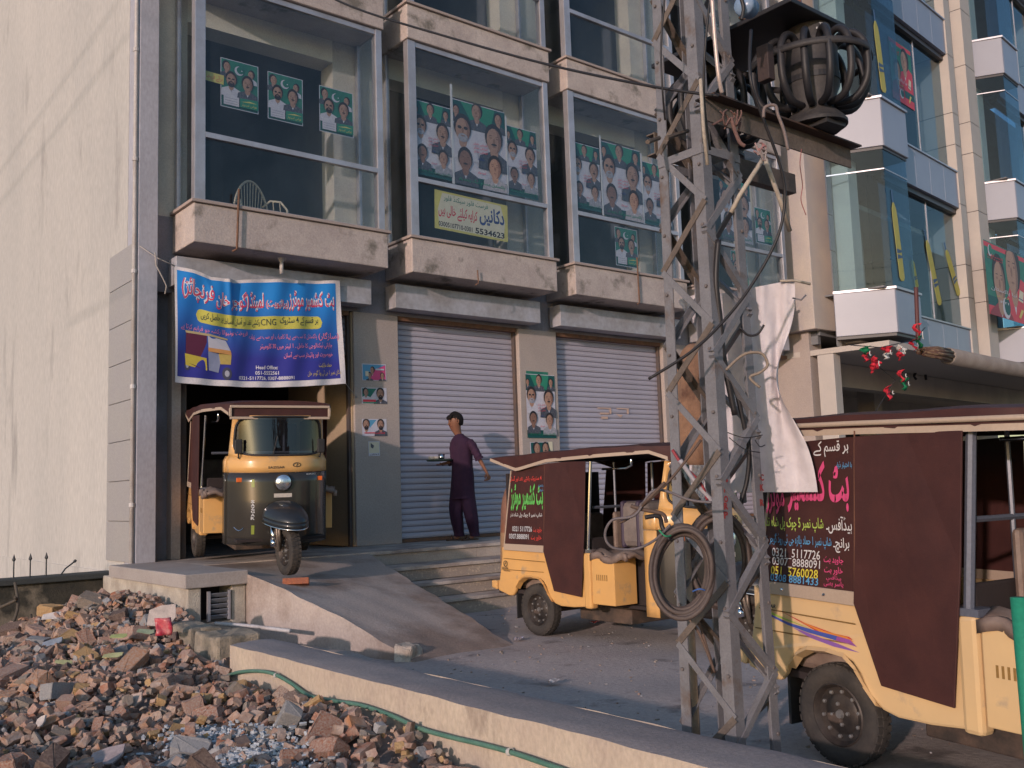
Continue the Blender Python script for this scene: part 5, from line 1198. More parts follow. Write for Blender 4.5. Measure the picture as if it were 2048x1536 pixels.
cable([(1480, -10, 3.9), (1487, 15, 3.9), (1483, 40, 3.9)], .008, cabm, 'short black lead beside the blue insulator')
cable([(1502, 60, 3.8), (1500, 150, 3.72), (1520, 220, 3.74), (1560, 330, 3.78), (1570, 400, 3.8), (1553, 480, 3.8), (1500, 575, 3.8), (1440, 650, 3.78), (1380, 705, 3.76), (1297, 758, 3.76)], .0062, cabm, 'long black cable looping down across the mast to lower left')
cable([(1424, -5, 3.70), (1430, 80, 3.70), (1437, 150, 3.70), (1444, 186, 3.72)], .0085, M('bright conduit', (.50, .40, .36), .4, metal=.3), 'pale metal conduit leaning down the front of the mast', 'conduit', 'conduit')
mb = MB(); mb.tube([DP(1401, 158, 3.72), DP(1407, 260, 3.73), DP(1415, 330, 3.74)], .0075, 7); tag(mb.obj('bamboo_stick', bam, smooth=True), 'short upright bamboo stick tied beside the upper channel', 'stick')
mb = MB(); mb.tube([DP(1530, 312, 3.8), DP(1480, 390, 3.8), DP(1462, 425, 3.8)], .0095, 7); tag(mb.obj('bamboo_stick', bam, smooth=True), 'pale bamboo stick slanting left from the knot below the channel', 'stick')
mb = MB(); mb.tube([DP(1528, 312, 3.86), DP(1560, 400, 3.9), DP(1580, 462, 3.95)], .0095, 7); tag(mb.obj('bamboo_stick', bam, smooth=True), 'pale bamboo stick slanting right from the knot below the channel', 'stick')
cable([(1527, 235, 3.70), (1530, 215, 3.70), (1550, 211, 3.70), (1556, 230, 3.70), (1568, 262, 3.70), (1576, 300, 3.70)], .0065, M('bracket steel', (.17, .13, .12), .6), 'bent steel hook over the front channel', 'metal hook', 'metal_hook')
cable([(1437, 480, 4.02), (1432, 560, 4.0), (1440, 640, 4.0), (1448, 720, 4.0), (1470, 830, 4.0)], .013, cabm, 'thick black cable behind the middle leg')
cable([(1468, 760, 4.05), (1488, 850, 4.05), (1498, 900, 4.05), (1494, 960, 4.05), (1480, 1010, 4.05)], .010, cabm, 'thick black cable curving down in front of the white cloth')
cable([(1480, 655, 3.9), (1496, 670, 3.9), (1515, 668, 3.9), (1528, 650, 3.9)], .005, cabm, 'short black cable loop between the mast legs')
cable([(1452, 740, 3.95), (1478, 715, 3.95), (1500, 705, 3.95), (1525, 708, 3.95), (1535, 730, 3.95), (1520, 745, 3.95), (1500, 755, 3.95), (1520, 775, 3.95)], .006, M('knotted rope', (.24, .19, .15), .9), 'knotted rope on the right mast leg', 'rope', 'rope')
cable([(1424, 1005, 3.7), (1380, 1000, 3.72), (1310, 980, 3.75), (1270, 1030, 3.75), (1225, 1040, 3.78), (1210, 1070, 3.8), (1225, 1095, 3.8), (1270, 1098, 3.8), (1310, 1080, 3.75), (1340, 1050, 3.7)], .0055, M('grey hose', (.13, .11, .115), .6), 'grey cable loop hanging left of the coil')
cable([(1402, 880, 3.75), (1340, 960, 3.75), (1265, 1030, 3.78), (1240, 1045, 3.8)], .0055, cabw, 'brown cable slanting from the mast toward the rickshaw seat')
cable([(1330, 965, 3.7), (1295, 1000, 3.72), (1285, 1012, 3.75)], .007, cabw, 'short brown cable stub beside the windscreen of the middle rickshaw')
cable([(1262, 1012, 3.78), (1290, 1020, 3.76), (1325, 1028, 3.75), (1333, 1045, 3.75)], .008, cabw, 'brown bent cable end near the coil')
cable([(1290, 1035, 3.75), (1318, 1033, 3.75), (1325, 1055, 3.75), (1340, 1080, 3.72)], .009, cabm, 'black cable hook above the coil')
cable([(1360, 920, 4.0), (1395, 970, 4.0), (1430, 1010, 4.0), (1445, 1050, 4.0)], .010, M('grey bundle', (.35, .33, .36), .6), 'grey taped cable bundle inside the mast')
cable([(1345, 900, 4.05), (1365, 930, 4.02), (1400, 965, 4.0), (1415, 1000, 4.0)], .007, F('red brown wire', (.25, .04, .05)), 'thin red brown wire inside the mast')
for k, (x0, y0, x1, y1) in enumerate(((1455, 865, 1525, 870), (1458, 875, 1520, 905), (1510, 880, 1530, 890))):
    cable([(x0, y0, 3.95), ((x0 + x1) / 2, (y0 + y1) / 2 + 8, 3.93), (x1, y1, 3.95)], .0022, cabm, ('upper', 'middle', 'short')[k] + ' thin wire strung between the mast legs')
# rag and wire tangle on the channel
ragm = M('faded red rag', (.15, .085, .075), .9)
mb = MB()
for k in range(7):
    a = DP(1440 + 7 * k, 222 + 3 * math.sin(k * 2), 3.66); pts = [a, a + Vector((random.uniform(-.03, .03), 0, -.02)), a + Vector((random.uniform(-.05, .05), .01, -.06)), a + Vector((random.uniform(-.04, .04), 0, -.03))]
    mb.tube(crv(pts), .0035, 5)
mb.tube(crv([DP(1462, 235, 3.66), DP(1470, 262, 3.66), DP(1480, 285, 3.66), DP(1490, 292, 3.66)]), .008, 6); tag(mb.obj('rag_knot', ragm, smooth=True), 'faded red rag and wire knotted round the front channel', 'rag')
mb = MB()
for k in range(6):
    c = DP(1524 + random.uniform(-8, 8), 300 + random.uniform(-10, 14), 3.72); pts = [c + Vector((random.uniform(-.03, .03), random.uniform(-.01, .01), random.uniform(-.03, .03))) for _ in range(4)]; mb.tube(crv(pts), .004, 5)
tag(mb.obj('rag_knot', M('dirty cloth knot', (.30, .26, .25), .9, mcol=(.3, .1, .1), scale=20), smooth=True), 'dirty cloth knot below the channel where the bamboo sticks meet', 'rag')
cable([(1603, 298, 3.95), (1600, 330, 3.95), (1605, 370, 3.95), (1602, 400, 3.95), (1612, 430, 3.95)], .0018, F('thin red wire', (.25, .08, .08)), 'thin reddish wire hanging from the beam end')
# cable coils
def coil(cx, cy, d, rx, ry, n, r, label, mat, spread=.02, tilt=0, clips=True):
    c = DP(cx, cy, d); vd = (Vector(CP) - c).normalized(); right = vd.cross(Vector((0, 0, -1))).normalized(); up = right.cross(vd).normalized() * -1
    if up.z < 0: up = -up
    k = d / FPX; o = empty('cable_coil', c, label, 'cable coil')
    for i in range(n):
        q = random.uniform(0, 6.28); e = random.uniform(-1, 1) * spread; pts = []
        for t in range(40):
            a = 2 * math.pi * t / 40; f = 1 + e + .018 * math.sin(2 * a + q)
            pts.append(c + right * (rx * k * f * math.cos(a) + tilt * k * math.sin(a)) + up * (ry * k * f * math.sin(a)) + vd * (.020 * math.sin(a + q) + (i - n / 2) * .005))
        mb = MB(); mb.tube(pts, r, 8, closed=True); child(mb.obj('loop', mat, smooth=True), o)
    return o
coilm = M('dusty cable jacket', (.060, .042, .038), .6, mcol=(.10, .075, .065), scale=6)
coil(1364, 1143, 3.72, 56, 82, 12, .0098, 'heavy coil of dusty black cable tied on the left mast leg', coilm, .11, tilt=6)
coil(1437, 1118, 4.12, 56, 88, 5, .011, 'second cable coil hanging inside the mast behind the middle leg', coilm, .12)
cable([(1318, 1060, 3.68), (1330, 1072, 3.66), (1342, 1071, 3.68)], .003, F('green tie', (.03, .25, .12)), 'green plastic tie round the top of the coil', 'cable tie', 'cable_tie')
cable([(1385, 1183, 3.68), (1400, 1178, 3.66), (1418, 1184, 3.68)], .003, F('blue tie', (.05, .12, .35)), 'blue plastic tie round the right side of the coil', 'cable tie', 'cable_tie')
# upright pvc pipes inside the mast
mb = MB(); a = DP(1371, 1085, 4.12); mb.tube([(a.x, a.y, a.z), (a.x, a.y, .0)], .020, 10); tag(mb.obj('cable_duct', M('dusty cream duct', (.44, .34, .25), .7, mcol=(.34, .26, .2), scale=6), smooth=True), 'cream plastic duct rising inside the mast up to the coil', 'pipe')
cable([(1392, 1225, 4.1), (1412, 1290, 4.1), (1425, 1345, 4.12), (1400, 1400, 4.2)], .006, M('dry stick', (.16, .11, .09), .9), 'thin dark stick leaning inside the mast', 'stick', 'stick')
cable([(1372, 1230, 4.0), (1400, 1270, 4.0), (1430, 1345, 4.05)], .006, M('dry stick', (.16, .11, .09)), 'second dark stick beside the duct', 'stick', 'stick')

# white cloth hanging behind the mast
clothm = M('white cloth', (.62, .58, .61), .8, mcol=(.52, .47, .48), scale=7, amt=.45, sharp=.5, fine=.06, bump=.35, bscale=14)
def drape(name, TL, TR, BLp, BRp, waist, d0, d1, label, folds=5, amp=.018, sag=0):
    def f(a, b):                                             # b 0 top..1 bottom
        x = (TL[0] + (TR[0] - TL[0]) * a) * (1 - b) + (BLp[0] + (BRp[0] - BLp[0]) * a) * b
        y = (TL[1] + (TR[1] - TL[1]) * a) * (1 - b) + (BLp[1] + (BRp[1] - BLp[1]) * a) * b
        if waist: wx, wk, wb, ww = waist; g_ = math.exp(-((b - wb) / ww) ** 2); x += (wx - x) * wk * g_ * (a ** 1.2)
        y += sag * math.sin(math.pi * a) * (1 - b)
        dd = d0 + (d1 - d0) * a + amp * math.sin(a * folds * 2.2 + b * 2) * (.5 + b) + amp * .5 * math.sin(a * folds * 5 - b * 3) + .0022 * math.sin(a * 41 + b * 13) + .0018 * math.sin(b * 37 - a * 23)
        return DP(x, y, dd)
    mb = MB(); mb.grid(f, 50, 50); return tag(mb.obj(name, clothm, smooth=True), label, 'cloth')
drape('hanging_cloth', (1438, 588), (1590, 559), (1418, 985), (1636, 984), (1546, .9, .46, .24), 4.33, 4.22, 'large white cloth hanging from the mast in front of the right rickshaw', 4, .02)
drape('hanging_cloth', (1355, 600), (1440, 574), (1418, 700), (1442, 745), None, 4.36, 4.34, 'small white cloth flap between the left and middle mast legs', 3, .008)
drape('hanging_cloth', (1378, 930), (1436, 930), (1385, 995), (1440, 1010), None, 4.36, 4.34, 'lower edge of white cloth seen under the brown sack', 3, .008)
mb = MB(); mb.tube([DP(1560, 562, 4.22), DP(1590, 561, 4.22), DP(1621, 568, 4.22)], .006, 6); tag(mb.obj('bamboo_stick', bam, smooth=True), 'bamboo stick through the top right corner of the white cloth', 'stick')
mb = MB(); mb.tube([DP(1585, 596, 4.2), DP(1602, 600, 4.2), DP(1612, 590, 4.2)], .004, 5); tag(mb.obj('wire_hook', galv, smooth=True), 'short wire beside the top right corner of the white cloth', 'wire')
# brown sack
def blob(name, c, s, mat, seed, label, cat, n=28, fold=.06, top=.35):
    random.seed(seed); ph = [random.uniform(0, 6.28) for _ in range(6)]
    def f(a, b):
        th_ = 2 * math.pi * a; v = b * math.pi; r = math.sin(v) ** .75 if 0 < b < 1 else 0
        taper = 1 - top * max(0, math.cos(v))
        k = 1 + fold * math.sin(5 * th_ + ph[0] + 2 * v) + fold * .7 * math.sin(9 * th_ + ph[1] - 3 * v) + fold * .5 * math.sin(3 * th_ + 5 * v + ph[2])
        return Vector(c) + Vector((math.cos(th_) * s[0] * r * k * taper, math.sin(th_) * s[1] * r * k * taper, math.cos(v) * s[2]))
    mb = MB(); mb.grid(f, n, n); return tag(mb.obj(name, mat, smooth=True), label, cat)
sackm = M('brown sacking', (.26, .15, .095), .9, mcol=(.20, .115, .075), scale=5, bump=.5, bscale=30, col3=(.10, .05, .035), scale3=5, amt3=.1)
blob('brown_sack', DP(1393, 812, 4.66), (.12, .10, .305), sackm, 4, 'brown sackcloth bundle hanging behind the left mast leg', 'sack', top=.15, fold=.05)
# wrapped bundle on the middle rickshaw's seat
bc = Vector((o2[0] - .18, o2[1] - 1.00, .93))
bw = empty('wrapped_bundle', tuple(bc), 'grey wrapped bundle with dark straps on the middle rickshaw driver seat', 'bundle')
mb = MB(); mb.box(bc.x - .15, bc.x + .15, bc.y - .13, bc.y + .17, bc.z - .19, bc.z + .17); child(mb.obj('wrapping', M('grey wrapping', (.20, .165, .15), .6, mcol=(.16, .13, .12), scale=6, bump=.3, bscale=20), bev=.05), bw)
for yy in (-.04, .13):
    mb = MB(); mb.box(bc.x - .157, bc.x + .157, bc.y + yy - .025, bc.y + yy + .02, bc.z - .197, bc.z + .177); child(mb.obj('strap', M('dark strap', (.05, .035, .06), .5), bev=.045), bw)

# power lines over the street, out of the picture to the left; their shadows fall on the cream wall
for k, (x, y0, z0, y1, z1) in enumerate(((-3.0, -6, 8.95, 16, 7.45), (-3.05, -6, 9.55, 16, 8.0), (-3.0, -6, 5.6, 10, 4.9))):
    mb = MB(); pts = [(x, y0 + (y1 - y0) * t, z0 + (z1 - z0) * t - .25 * math.sin(math.pi * t)) for t in np.linspace(0, 1, 20)]; mb.tube(pts, .012, 6)
    tag(mb.obj('power_line', cabm), ('upper power line along the street left of the building', 'topmost power line along the street left of the building', 'low power line left of the building')[k], 'cable')

# ------------------------------------------------------------------ hose, green post, litter
hs = M('green hose', (.07, .16, .12), .5, mcol=(.10, .20, .15), scale=8)
def pside_x(y): return 2.55 - .012
hp = [(452, 1353), (475, 1345), (510, 1342), (545, 1347), (580, 1365), (620, 1392), (670, 1402), (720, 1410), (780, 1430), (840, 1457), (900, 1474), (960, 1488), (1020, 1504), (1080, 1524), (1140, 1545), (1220, 1575)]
pts = [XP(x, y, 2.52) for x, y in hp]
hose = MB(); hose.tube(crv(pts), .011, 8); ho = tag(hose.obj('garden_hose', hs, smooth=True), 'green hose running along the outer face of the parapet', 'hose')
for p in (XP(1020, 1504, 2.52), XP(553, 1351, 2.52)):
    mb = MB(); mb.lathe([(.013, -.01), (.016, -.01), (.016, .01), (.013, .01)], axis_frame(p, (0, 1, -.25)), 10); child(mb.obj('hose_clamp', F('clamp white', (.5, .48, .45))), ho)
a = DP(2048, 1300, 2.7); mb = MB(); mb.tube([(a.x, a.y, -.1), (a.x, a.y, DP(2044, 1196, 2.7).z)], .024, 14); tag(mb.obj('green_post', M('green paint', (.02, .22, .13), .5), smooth=True), 'green painted post at the right edge of the picture', 'post')
st = lump('stone', ZP(815, 1306, .05), (.17, .15, .13), M('pale stone', (.36, .29, .24), .9, mcol=(.45, .40, .34), scale=8, bump=.4), 11, 'pale lump of stone at the foot of the cement ramp', 'stone', sub=2, rz=.5, rough=.18)
for k, (px, py, col, lab) in enumerate(((1037, 1280, (.55, .5, .55), 'crumpled foil wrapper on the yard beside the ramp foot'), (1188, 1247, (.45, .06, .05), 'small red wrapper on the yard behind the rear wheel'), (1106, 1365, (.5, .47, .46), 'white scrap on the shaded paving near the parapet'))):
    c = ZP(px, py, .012); mb = MB(); random.seed(k + 40); mb.grid(lambda a, b: c + Vector(((a - .5) * .10, (b - .5) * .06, .018 * random.random() + .006)), 5, 4)
    tag(mb.obj('wrapper', M('wrapper %d' % k, col, .25, metal=.5 if k == 0 else 0)), lab, 'litter')
mb = MB(); c0 = ZP(440, 1250, .14); mb.tube([YP(430, 1247, 7.7), YP(500, 1252, 7.5), YP(580, 1262, 7.0)], .016, 8); tag(mb.obj('waste_pipe', pvc, smooth=True), 'thin grey waste pipe lying between the vent block and the ramp', 'pipe')
mb = MB(); mb.grid(lambda a, b: (2.86 + .75 * a, 6.1 + 2.0 * b, .10 + .05 * math.sin(a * 7 + b * 5) - .07 * a), 10, 14); tag(mb.obj('mortar_debris', conc, smooth=True), 'low strip of dirty mortar between the wall stubs and the ramp', 'debris')
# ------------------------------------------------------------------ rubble
random.seed(21)
def hN(x, y): return .035 * math.sin(x * 3.1 + y * 1.3) + .03 * math.sin(y * 2.7 - x * 1.9 + 1) + .015 * math.sin(x * 7.7 + y * 5.1)
def rub(x, y):
    h = .045 + hN(x, y) + .34 * math.exp(-((x - 2.65) ** 2 / .55 + (y - 8.5) ** 2 / 2.2)) + .045 * math.exp(-((x - 2.4) ** 2 / .3 + (y - 4.6) ** 2 / 3.5))
    h += .10 * math.exp(-((x - 1.7) ** 2 / .5 + (y - 7.2) ** 2 / .6)) - .16 * max(0, min(1, (y - 8.6) / 1.3)) * max(0, min(1, (2.3 - x) / 1.0)) - .06 * max(0, (1.2 - x)) * .5
    return h - .03
mb = MB(); mb.grid(lambda a, b: ((lambda x, y: (x, y, rub(x, y) - .02))(-3.2 + 5.75 * a if True else 0, -1 + 11.5 * b)), 90, 140)
dirt = M('rubble dirt', (.28, .22, .19), .95, mcol=(.20, .155, .13), scale=5, bump=.6, bscale=30)
tag(mb.obj('rubble_ground', dirt, smooth=True), kind='structure')
mb = MB(); mb.grid(lambda a, b: (2.5 + .52 * a, 6.05 + 2.1 * b, rub(2.5, 6.05 + 2.1 * b) * .8 + .01), 4, 20); tag(mb.obj('rubble_fringe', dirt, smooth=True), kind='structure')
dust = (.40, .31, .26)
bmats = [M('brick red', (.30, .125, .075), .92, mcol=dust, scale=9, amt=.48, sharp=.3, bump=.5, bscale=50), M('brick orange', (.37, .175, .09), .92, mcol=dust, scale=9, amt=.5, sharp=.3, bump=.5, bscale=50),
         M('brick brown', (.215, .125, .09), .92, mcol=dust, scale=8, amt=.55, sharp=.3, bump=.5, bscale=50), M('mortar lump', (.30, .25, .21), .95, mcol=(.22, .18, .15), scale=10, bump=.6, bscale=50),
         M('brick dark', (.12, .08, .07), .9, mcol=(.22, .16, .13), scale=9, amt=.4, bump=.5, bscale=50), M('brick ochre', (.36, .22, .10), .92, mcol=(.42, .28, .15), scale=9, bump=.5, bscale=50),
         M('pink brick', (.36, .20, .155), .92, mcol=dust, scale=9, amt=.5, bump=.5, bscale=50), M('grey lump', (.25, .245, .25), .92, mcol=(.33, .32, .32), scale=9, bump=.5, bscale=50)]
def chunk(kind, rnd=False):
    bm = bmesh.new(); dims = [(1, .62, .45), (.8, .6, .5), (.6, .55, .5), (1.15, .5, .32)][kind % 4]
    for sx in (-1, 1):
        for sy in (-1, 1):
            for sz in (-1, 1):
                cut = random.random() < .42
                p = Vector((sx * dims[0] * random.uniform(.86, 1.05), sy * dims[1] * random.uniform(.86, 1.05), sz * dims[2] * random.uniform(.86, 1.05)))
                if cut:
                    c = random.uniform(.25, .7)
                    for ax in range(3):
                        q = p.copy(); q[ax] *= 1 - c * random.uniform(.6, 1.2); bm.verts.new(q)
                else: 
                    for ax in range(3):
                        q = p.copy(); q[ax] *= random.uniform(.86, .95); bm.verts.new(q)
    r = bmesh.ops.convex_hull(bm, input=bm.verts)
    bmesh.ops.delete(bm, geom=[v for v in bm.verts if not v.link_faces], context='VERTS')
    if rnd: bmesh.ops.bevel(bm, geom=list(bm.edges), offset=.06, segments=1, affect='EDGES', profile=.5, clamp_overlap=True)
    for v in bm.verts: v.co += Vector((random.uniform(-1, 1), random.uniform(-1, 1), random.uniform(-1, 1))) * .03
    vs = [v.co.copy() for v in bm.verts]; bm.verts.index_update(); fs = [tuple(v.index for v in f.verts) for f in bm.faces]; bm.free(); return vs, fs
CH = [chunk(k) for k in range(20)]; CR = [chunk(k, True) for k in range(20)]
def cmesh(k, mt):
    me = D.meshes.new('broken_brick'); me.from_pydata(CR[k][0], [], CR[k][1]); me.materials.append(mt); return me
CM = {}
wts = [22, 17, 18, 12, 8, 6, 14, 5]
def in_view(x, y): 
    v = np.array([x, y, .1]) - CP; c = RW.T @ v
    return c[2] > .5 and -1330 < FPX * c[0] / c[2] < 1000 and FPX * c[1] / c[2] < 900
cand = []
tries = 0
while len(cand) < 300 and tries < 60000:
    tries += 1; y = random.uniform(2.3, 10.1) ** 1; x = random.uniform(-2.0, 2.62 if y > 6.1 else 2.46)
    if y > 7.9 and x > 2.85: continue
    if y > 6.2 and x > 2.45 and y < 7.6: continue
    if not in_view(x, y): continue
    if (x - 1.90) ** 2 / .03 + (y - 4.5) ** 2 / .25 < 1 and random.random() < .8: continue
    s = random.choice((.045, .052, .06, .07, .085, .10)) * (1 if y < 6 else 1.12)
    if all((x - a) ** 2 + (y - b) ** 2 > ((s + c) * .66) ** 2 for a, b, c in cand): cand.append((x, y, s))
lab = 'dusty broken brick lying in the heap of rubble at lower left'
for x, y, s in cand:
    k = random.randrange(20); j = random.choices(range(8), wts)[0]
    if (k, j) not in CM: CM[k, j] = cmesh(k, bmats[j])
    o = D.objects.new('broken_brick', CM[k, j]); COL.objects.link(o); o.scale = (s, s, s)
    o.location = (x, y, rub(x, y) + s * random.uniform(.25, .7)); o.rotation_euler = (random.gauss(0, .5), random.gauss(0, .5), random.uniform(0, 6.28))
    c_ = RW.T @ (np.array(o.location) - CP); u_ = 1024 + FPX * c_[0] / c_[2]; v_ = 768 + FPX * c_[1] / c_[2]
    hz = 'at far left' if u_ < 130 else 'left of centre' if u_ < 300 else 'in the middle' if u_ < 470 else 'toward the parapet' if u_ < 700 else 'against the parapet at right'
    vt = 'at the back' if v_ < 1240 else 'in the upper part' if v_ < 1320 else 'halfway down' if v_ < 1400 else 'in the lower part' if v_ < 1480 else 'along the bottom edge'
    tint = ('red', 'orange', 'brown', 'grey mortar', 'dark', 'ochre', 'pinkish', 'slate grey')[j]; szw = 'small' if s < .062 else 'medium' if s < .088 else 'large'; shp = ('blocky', 'stubby', 'squarish', 'flat long')[k % 4]
    tag(o, '%s %s %s brick, %s of heap, %s' % (szw, shp, tint, vt.replace('the ', ''), hz), 'brick', 'broken bricks in the rubble heap')
mb = MB()
def scatter(n, s0, s1, zlo, zhi, region=None, mi=None):
    c = 0
    while c < n:
        y = random.uniform(2.2, 10.4); x = random.uniform(-2.3, 2.95 if y > 6.2 else 2.50)
        if region and not region(x, y): continue
        if y > 7.9 and x > 2.93: continue
        if not in_view(x, y): continue
        k = random.randrange(20); s = random.uniform(s0, s1); T = Matrix.Translation((x, y, rub(x, y) + random.uniform(zlo, zhi))) @ Matrix.Rotation(random.uniform(0, 6.28), 4, 'Z') @ Matrix.Rotation(random.gauss(0, .7), 4, 'X') @ Matrix.Rotation(random.gauss(0, .6), 4, 'Y') @ Matrix.Scale(s, 4)
        mb.cur = mi if mi is not None else random.choices(range(8), wts)[0]; mb.add([T @ v for v in CH[k][0]], CH[k][1]); c += 1
scatter(2100, .028, .055, -.01, .06); scatter(4200, .012, .032, -.005, .06); scatter(4200, .005, .013, 0, .05)
tag(mb.obj('rubble', bmats, None), 'mass of small broken brick and mortar bits filling the heap', 'rubble', kind='stuff')
gv = [M('blue grey gravel', (.34, .375, .41), .9, mcol=(.45, .47, .50), scale=30), M('pale gravel', (.32, .31, .31), .9)]
mb = MB()
def gravel_at(x, y): return (x - 1.90 + .10 * (y - 4.5)) ** 2 / .035 + (y - 4.5) ** 2 / .30 < 1
c = 0
while c < 2600:
    x = random.uniform(1.4, 2.5); y = random.uniform(3.6, 6.0)
    if not gravel_at(x + random.gauss(0, .06), y + random.gauss(0, .1)): continue
    k = random.randrange(20); s = random.uniform(.006, .017); T = Matrix.Translation((x, y, rub(x, y) + random.uniform(.0, .06))) @ Matrix.Rotation(random.uniform(0, 6.28), 4, 'Z') @ Matrix.Rotation(random.gauss(0, .7), 4, 'X') @ Matrix.Scale(s, 4)
    mb.cur = 0 if random.random() < .8 else 1; mb.add([T @ v for v in CH[k][0]], CH[k][1]); c += 1
tag(mb.obj('gravel', gv, None), 'patch of blue grey gravel among the bricks near the parapet', 'gravel', kind='stuff')
# bits of rubbish on the heap
def RP(px, py, dz=.06):
    z = .2
    for _ in range(8): p = ZP(px, py, z); z = rub(p.x, p.y) + dz
    return p
def shard(px, py, w, h, col, label, tilt=.4, rz=0, name='tile_shard', cat='tile piece', thick=.012, rough=.6, mat=None):
    c = RP(px, py); random.seed(int(px * 3 + py)); T = Matrix.Translation(c + Vector((0, 0, .02))) @ Matrix.Rotation(rz, 4, 'Z') @ Matrix.Rotation(tilt, 4, 'X') @ Matrix.Rotation(random.uniform(-.3, .3), 4, 'Y')
    pts = [(-w / 2, -h / 2), (w * .3, -h * .55), (w / 2, -h * .1), (w * .42, h / 2), (-w * .1, h * .42), (-w * .5, h * .2)]
    mb = MB(); mb.prism(pts, -thick / 2, thick / 2, lambda a, b, d: T @ Vector((a, b, d))); return tag(mb.obj(name, mat or M('shard ' + label[:18], col, rough, mcol=tuple(k * .75 for k in col), scale=14), bev=.002), label, cat)
vw = math.atan2(-.63, .78)
shard(325, 1235, .20, .17, (.50, .42, .38), 'large pale tile piece leaning on the heap below the vent block', 1.1, vw)
shard(258, 1410, .17, .09, (.50, .38, .32), 'pale pink tile shard in the middle of the heap', .8, vw)
shard(106, 1236, .18, .07, (.52, .48, .47), 'white slab shard on the dark brick at far left of the heap', .9, vw)
shard(245, 1192, .13, .06, (.55, .50, .46), 'white plaster shard at the top of the heap', .7, vw)
shard(215, 1519, .16, .12, (.42, .34, .33), 'pale mauve slab near the bottom edge of the heap', .5, vw)
shard(82, 1450, .05, .06, (.55, .48, .44), 'tiny white chip on the lower left of the heap', .9, vw)
shard(226, 1316, .13, .05, (.42, .42, .22), 'pale yellow green scrap in the middle of the heap', .5, vw, name='leaf_scrap', cat='scrap', thick=.004)
shard(128, 1330, .11, .04, (.42, .42, .22), 'pale green scrap left of the middle of the heap', .6, vw, name='leaf_scrap', cat='scrap', thick=.004)
shard(238, 1277, .12, .05, (.34, .38, .16), 'yellow green peel below the grey lumps on the heap', .5, vw, name='leaf_scrap', cat='scrap', thick=.004)
shard(292, 1268, .12, .05, (.30, .36, .24), 'soft green scrap beside the red packet', .5, vw, name='leaf_scrap', cat='scrap', thick=.004)
shard(105, 1290, .16, .07, (.26, .29, .34), 'blue grey broken panel on the left of the heap', .7, vw, name='blue_shard', cat='shard')
rp = RP(327, 1262, .07); mb = MB(); mb.grid(lambda a, b: rp + Vector(((a - .5) * .09, (a - .5) * -.07, (b - .5) * .12 + .03)) + Vector((0, -.02 * math.sin(a * 6 + b * 5), 0)), 6, 6)
tag(mb.obj('red_packet', M('red foil packet', (.45, .03, .06), .3, mcol=(.5, .2, .2), scale=20), smooth=True, solid=.01), 'crumpled red packet on the right side of the heap', 'packet')
rp = RP(241, 1179, .10); mb = MB(); mb.lathe([(0, .0), (.045, .0), (.06, .03), (.055, .035), (.04, .01), (0, .01)], axis_frame(rp + Vector((0, 0, .03)), (-.4, -.6, .5)), 20); tag(mb.obj('white_bowl', F('plastic white', (.55, .55, .58), .4), smooth=True), 'small white plastic dish at the top of the heap', 'dish')
rp = RP(222, 1155, .16); mb = MB(); mb.tube([rp, rp + Vector((.05, -.03, .09)), rp + Vector((.08, -.05, .15))], [.012, .014, .010], 6); tag(mb.obj('white_stick', F('plastic white', (.55, .55, .58))), 'white plastic strip sticking up behind the heap', 'strip')
for k, (x0, y0, x1, y1) in enumerate(((30, 1165, 5, 1290), (62, 1230, 20, 1300), (0, 1215, 30, 1195), (265, 1165, 268, 1190))):
    mb = MB(); a = YP(x0, y0, 10.2); b = YP(x1, y1, 9.9); mb.tube(crv([a, (a + b) / 2 + Vector((.06, -.05, .02)), b]), .014, 6); tag(mb.obj('dead_branch', M('dead branch', (.09, .075, .06), .9), smooth=True), ('long bent branch against the dark wall at far left', 'lower dry branch at far left', 'short pale root on the dark wall', 'dark stump behind the white dish')[k], 'branch')

# ------------------------------------------------------------------ people
AR = Vector((RW[0, 0], RW[1, 0], 0)).normalized(); DW = Vector((-AR.y, AR.x, 0))
skm = M('brown skin', (.235, .105, .065), .55, mcol=(.20, .085, .05), scale=12, fine=.03)
hairm = M('black hair', (.012, .010, .010), .7, bump=.4, bscale=90, spec=.15)
def skin_obj(name, verts, edges, radii, mat, parent, sub=2):
    me = D.meshes.new(name); me.from_pydata([tuple(v) for v in verts], edges, []); o = D.objects.new(name, me); COL.objects.link(o)
    md = o.modifiers.new('skin', 'SKIN'); md.use_smooth_shade = True; md.branch_smoothing = .6
    for i, r in enumerate(radii):
        rr_ = r if isinstance(r, tuple) else (r, r); me.skin_vertices[0].data[i].radius = rr_
    me.skin_vertices[0].data[0].use_root = True
    s2 = o.modifiers.new('sub', 'SUBSURF'); s2.levels = sub; s2.render_levels = sub
    dg = bpy.context.evaluated_depsgraph_get(); nm = D.meshes.new_from_object(o.evaluated_get(dg)); D.objects.remove(o); D.meshes.remove(me)
    nm.name = name; nm.materials.clear(); nm.materials.append(mat); nm.polygons.foreach_set('use_smooth', [True] * len(nm.polygons))
    q = D.objects.new(name, nm); COL.objects.link(q); return child(q, parent)
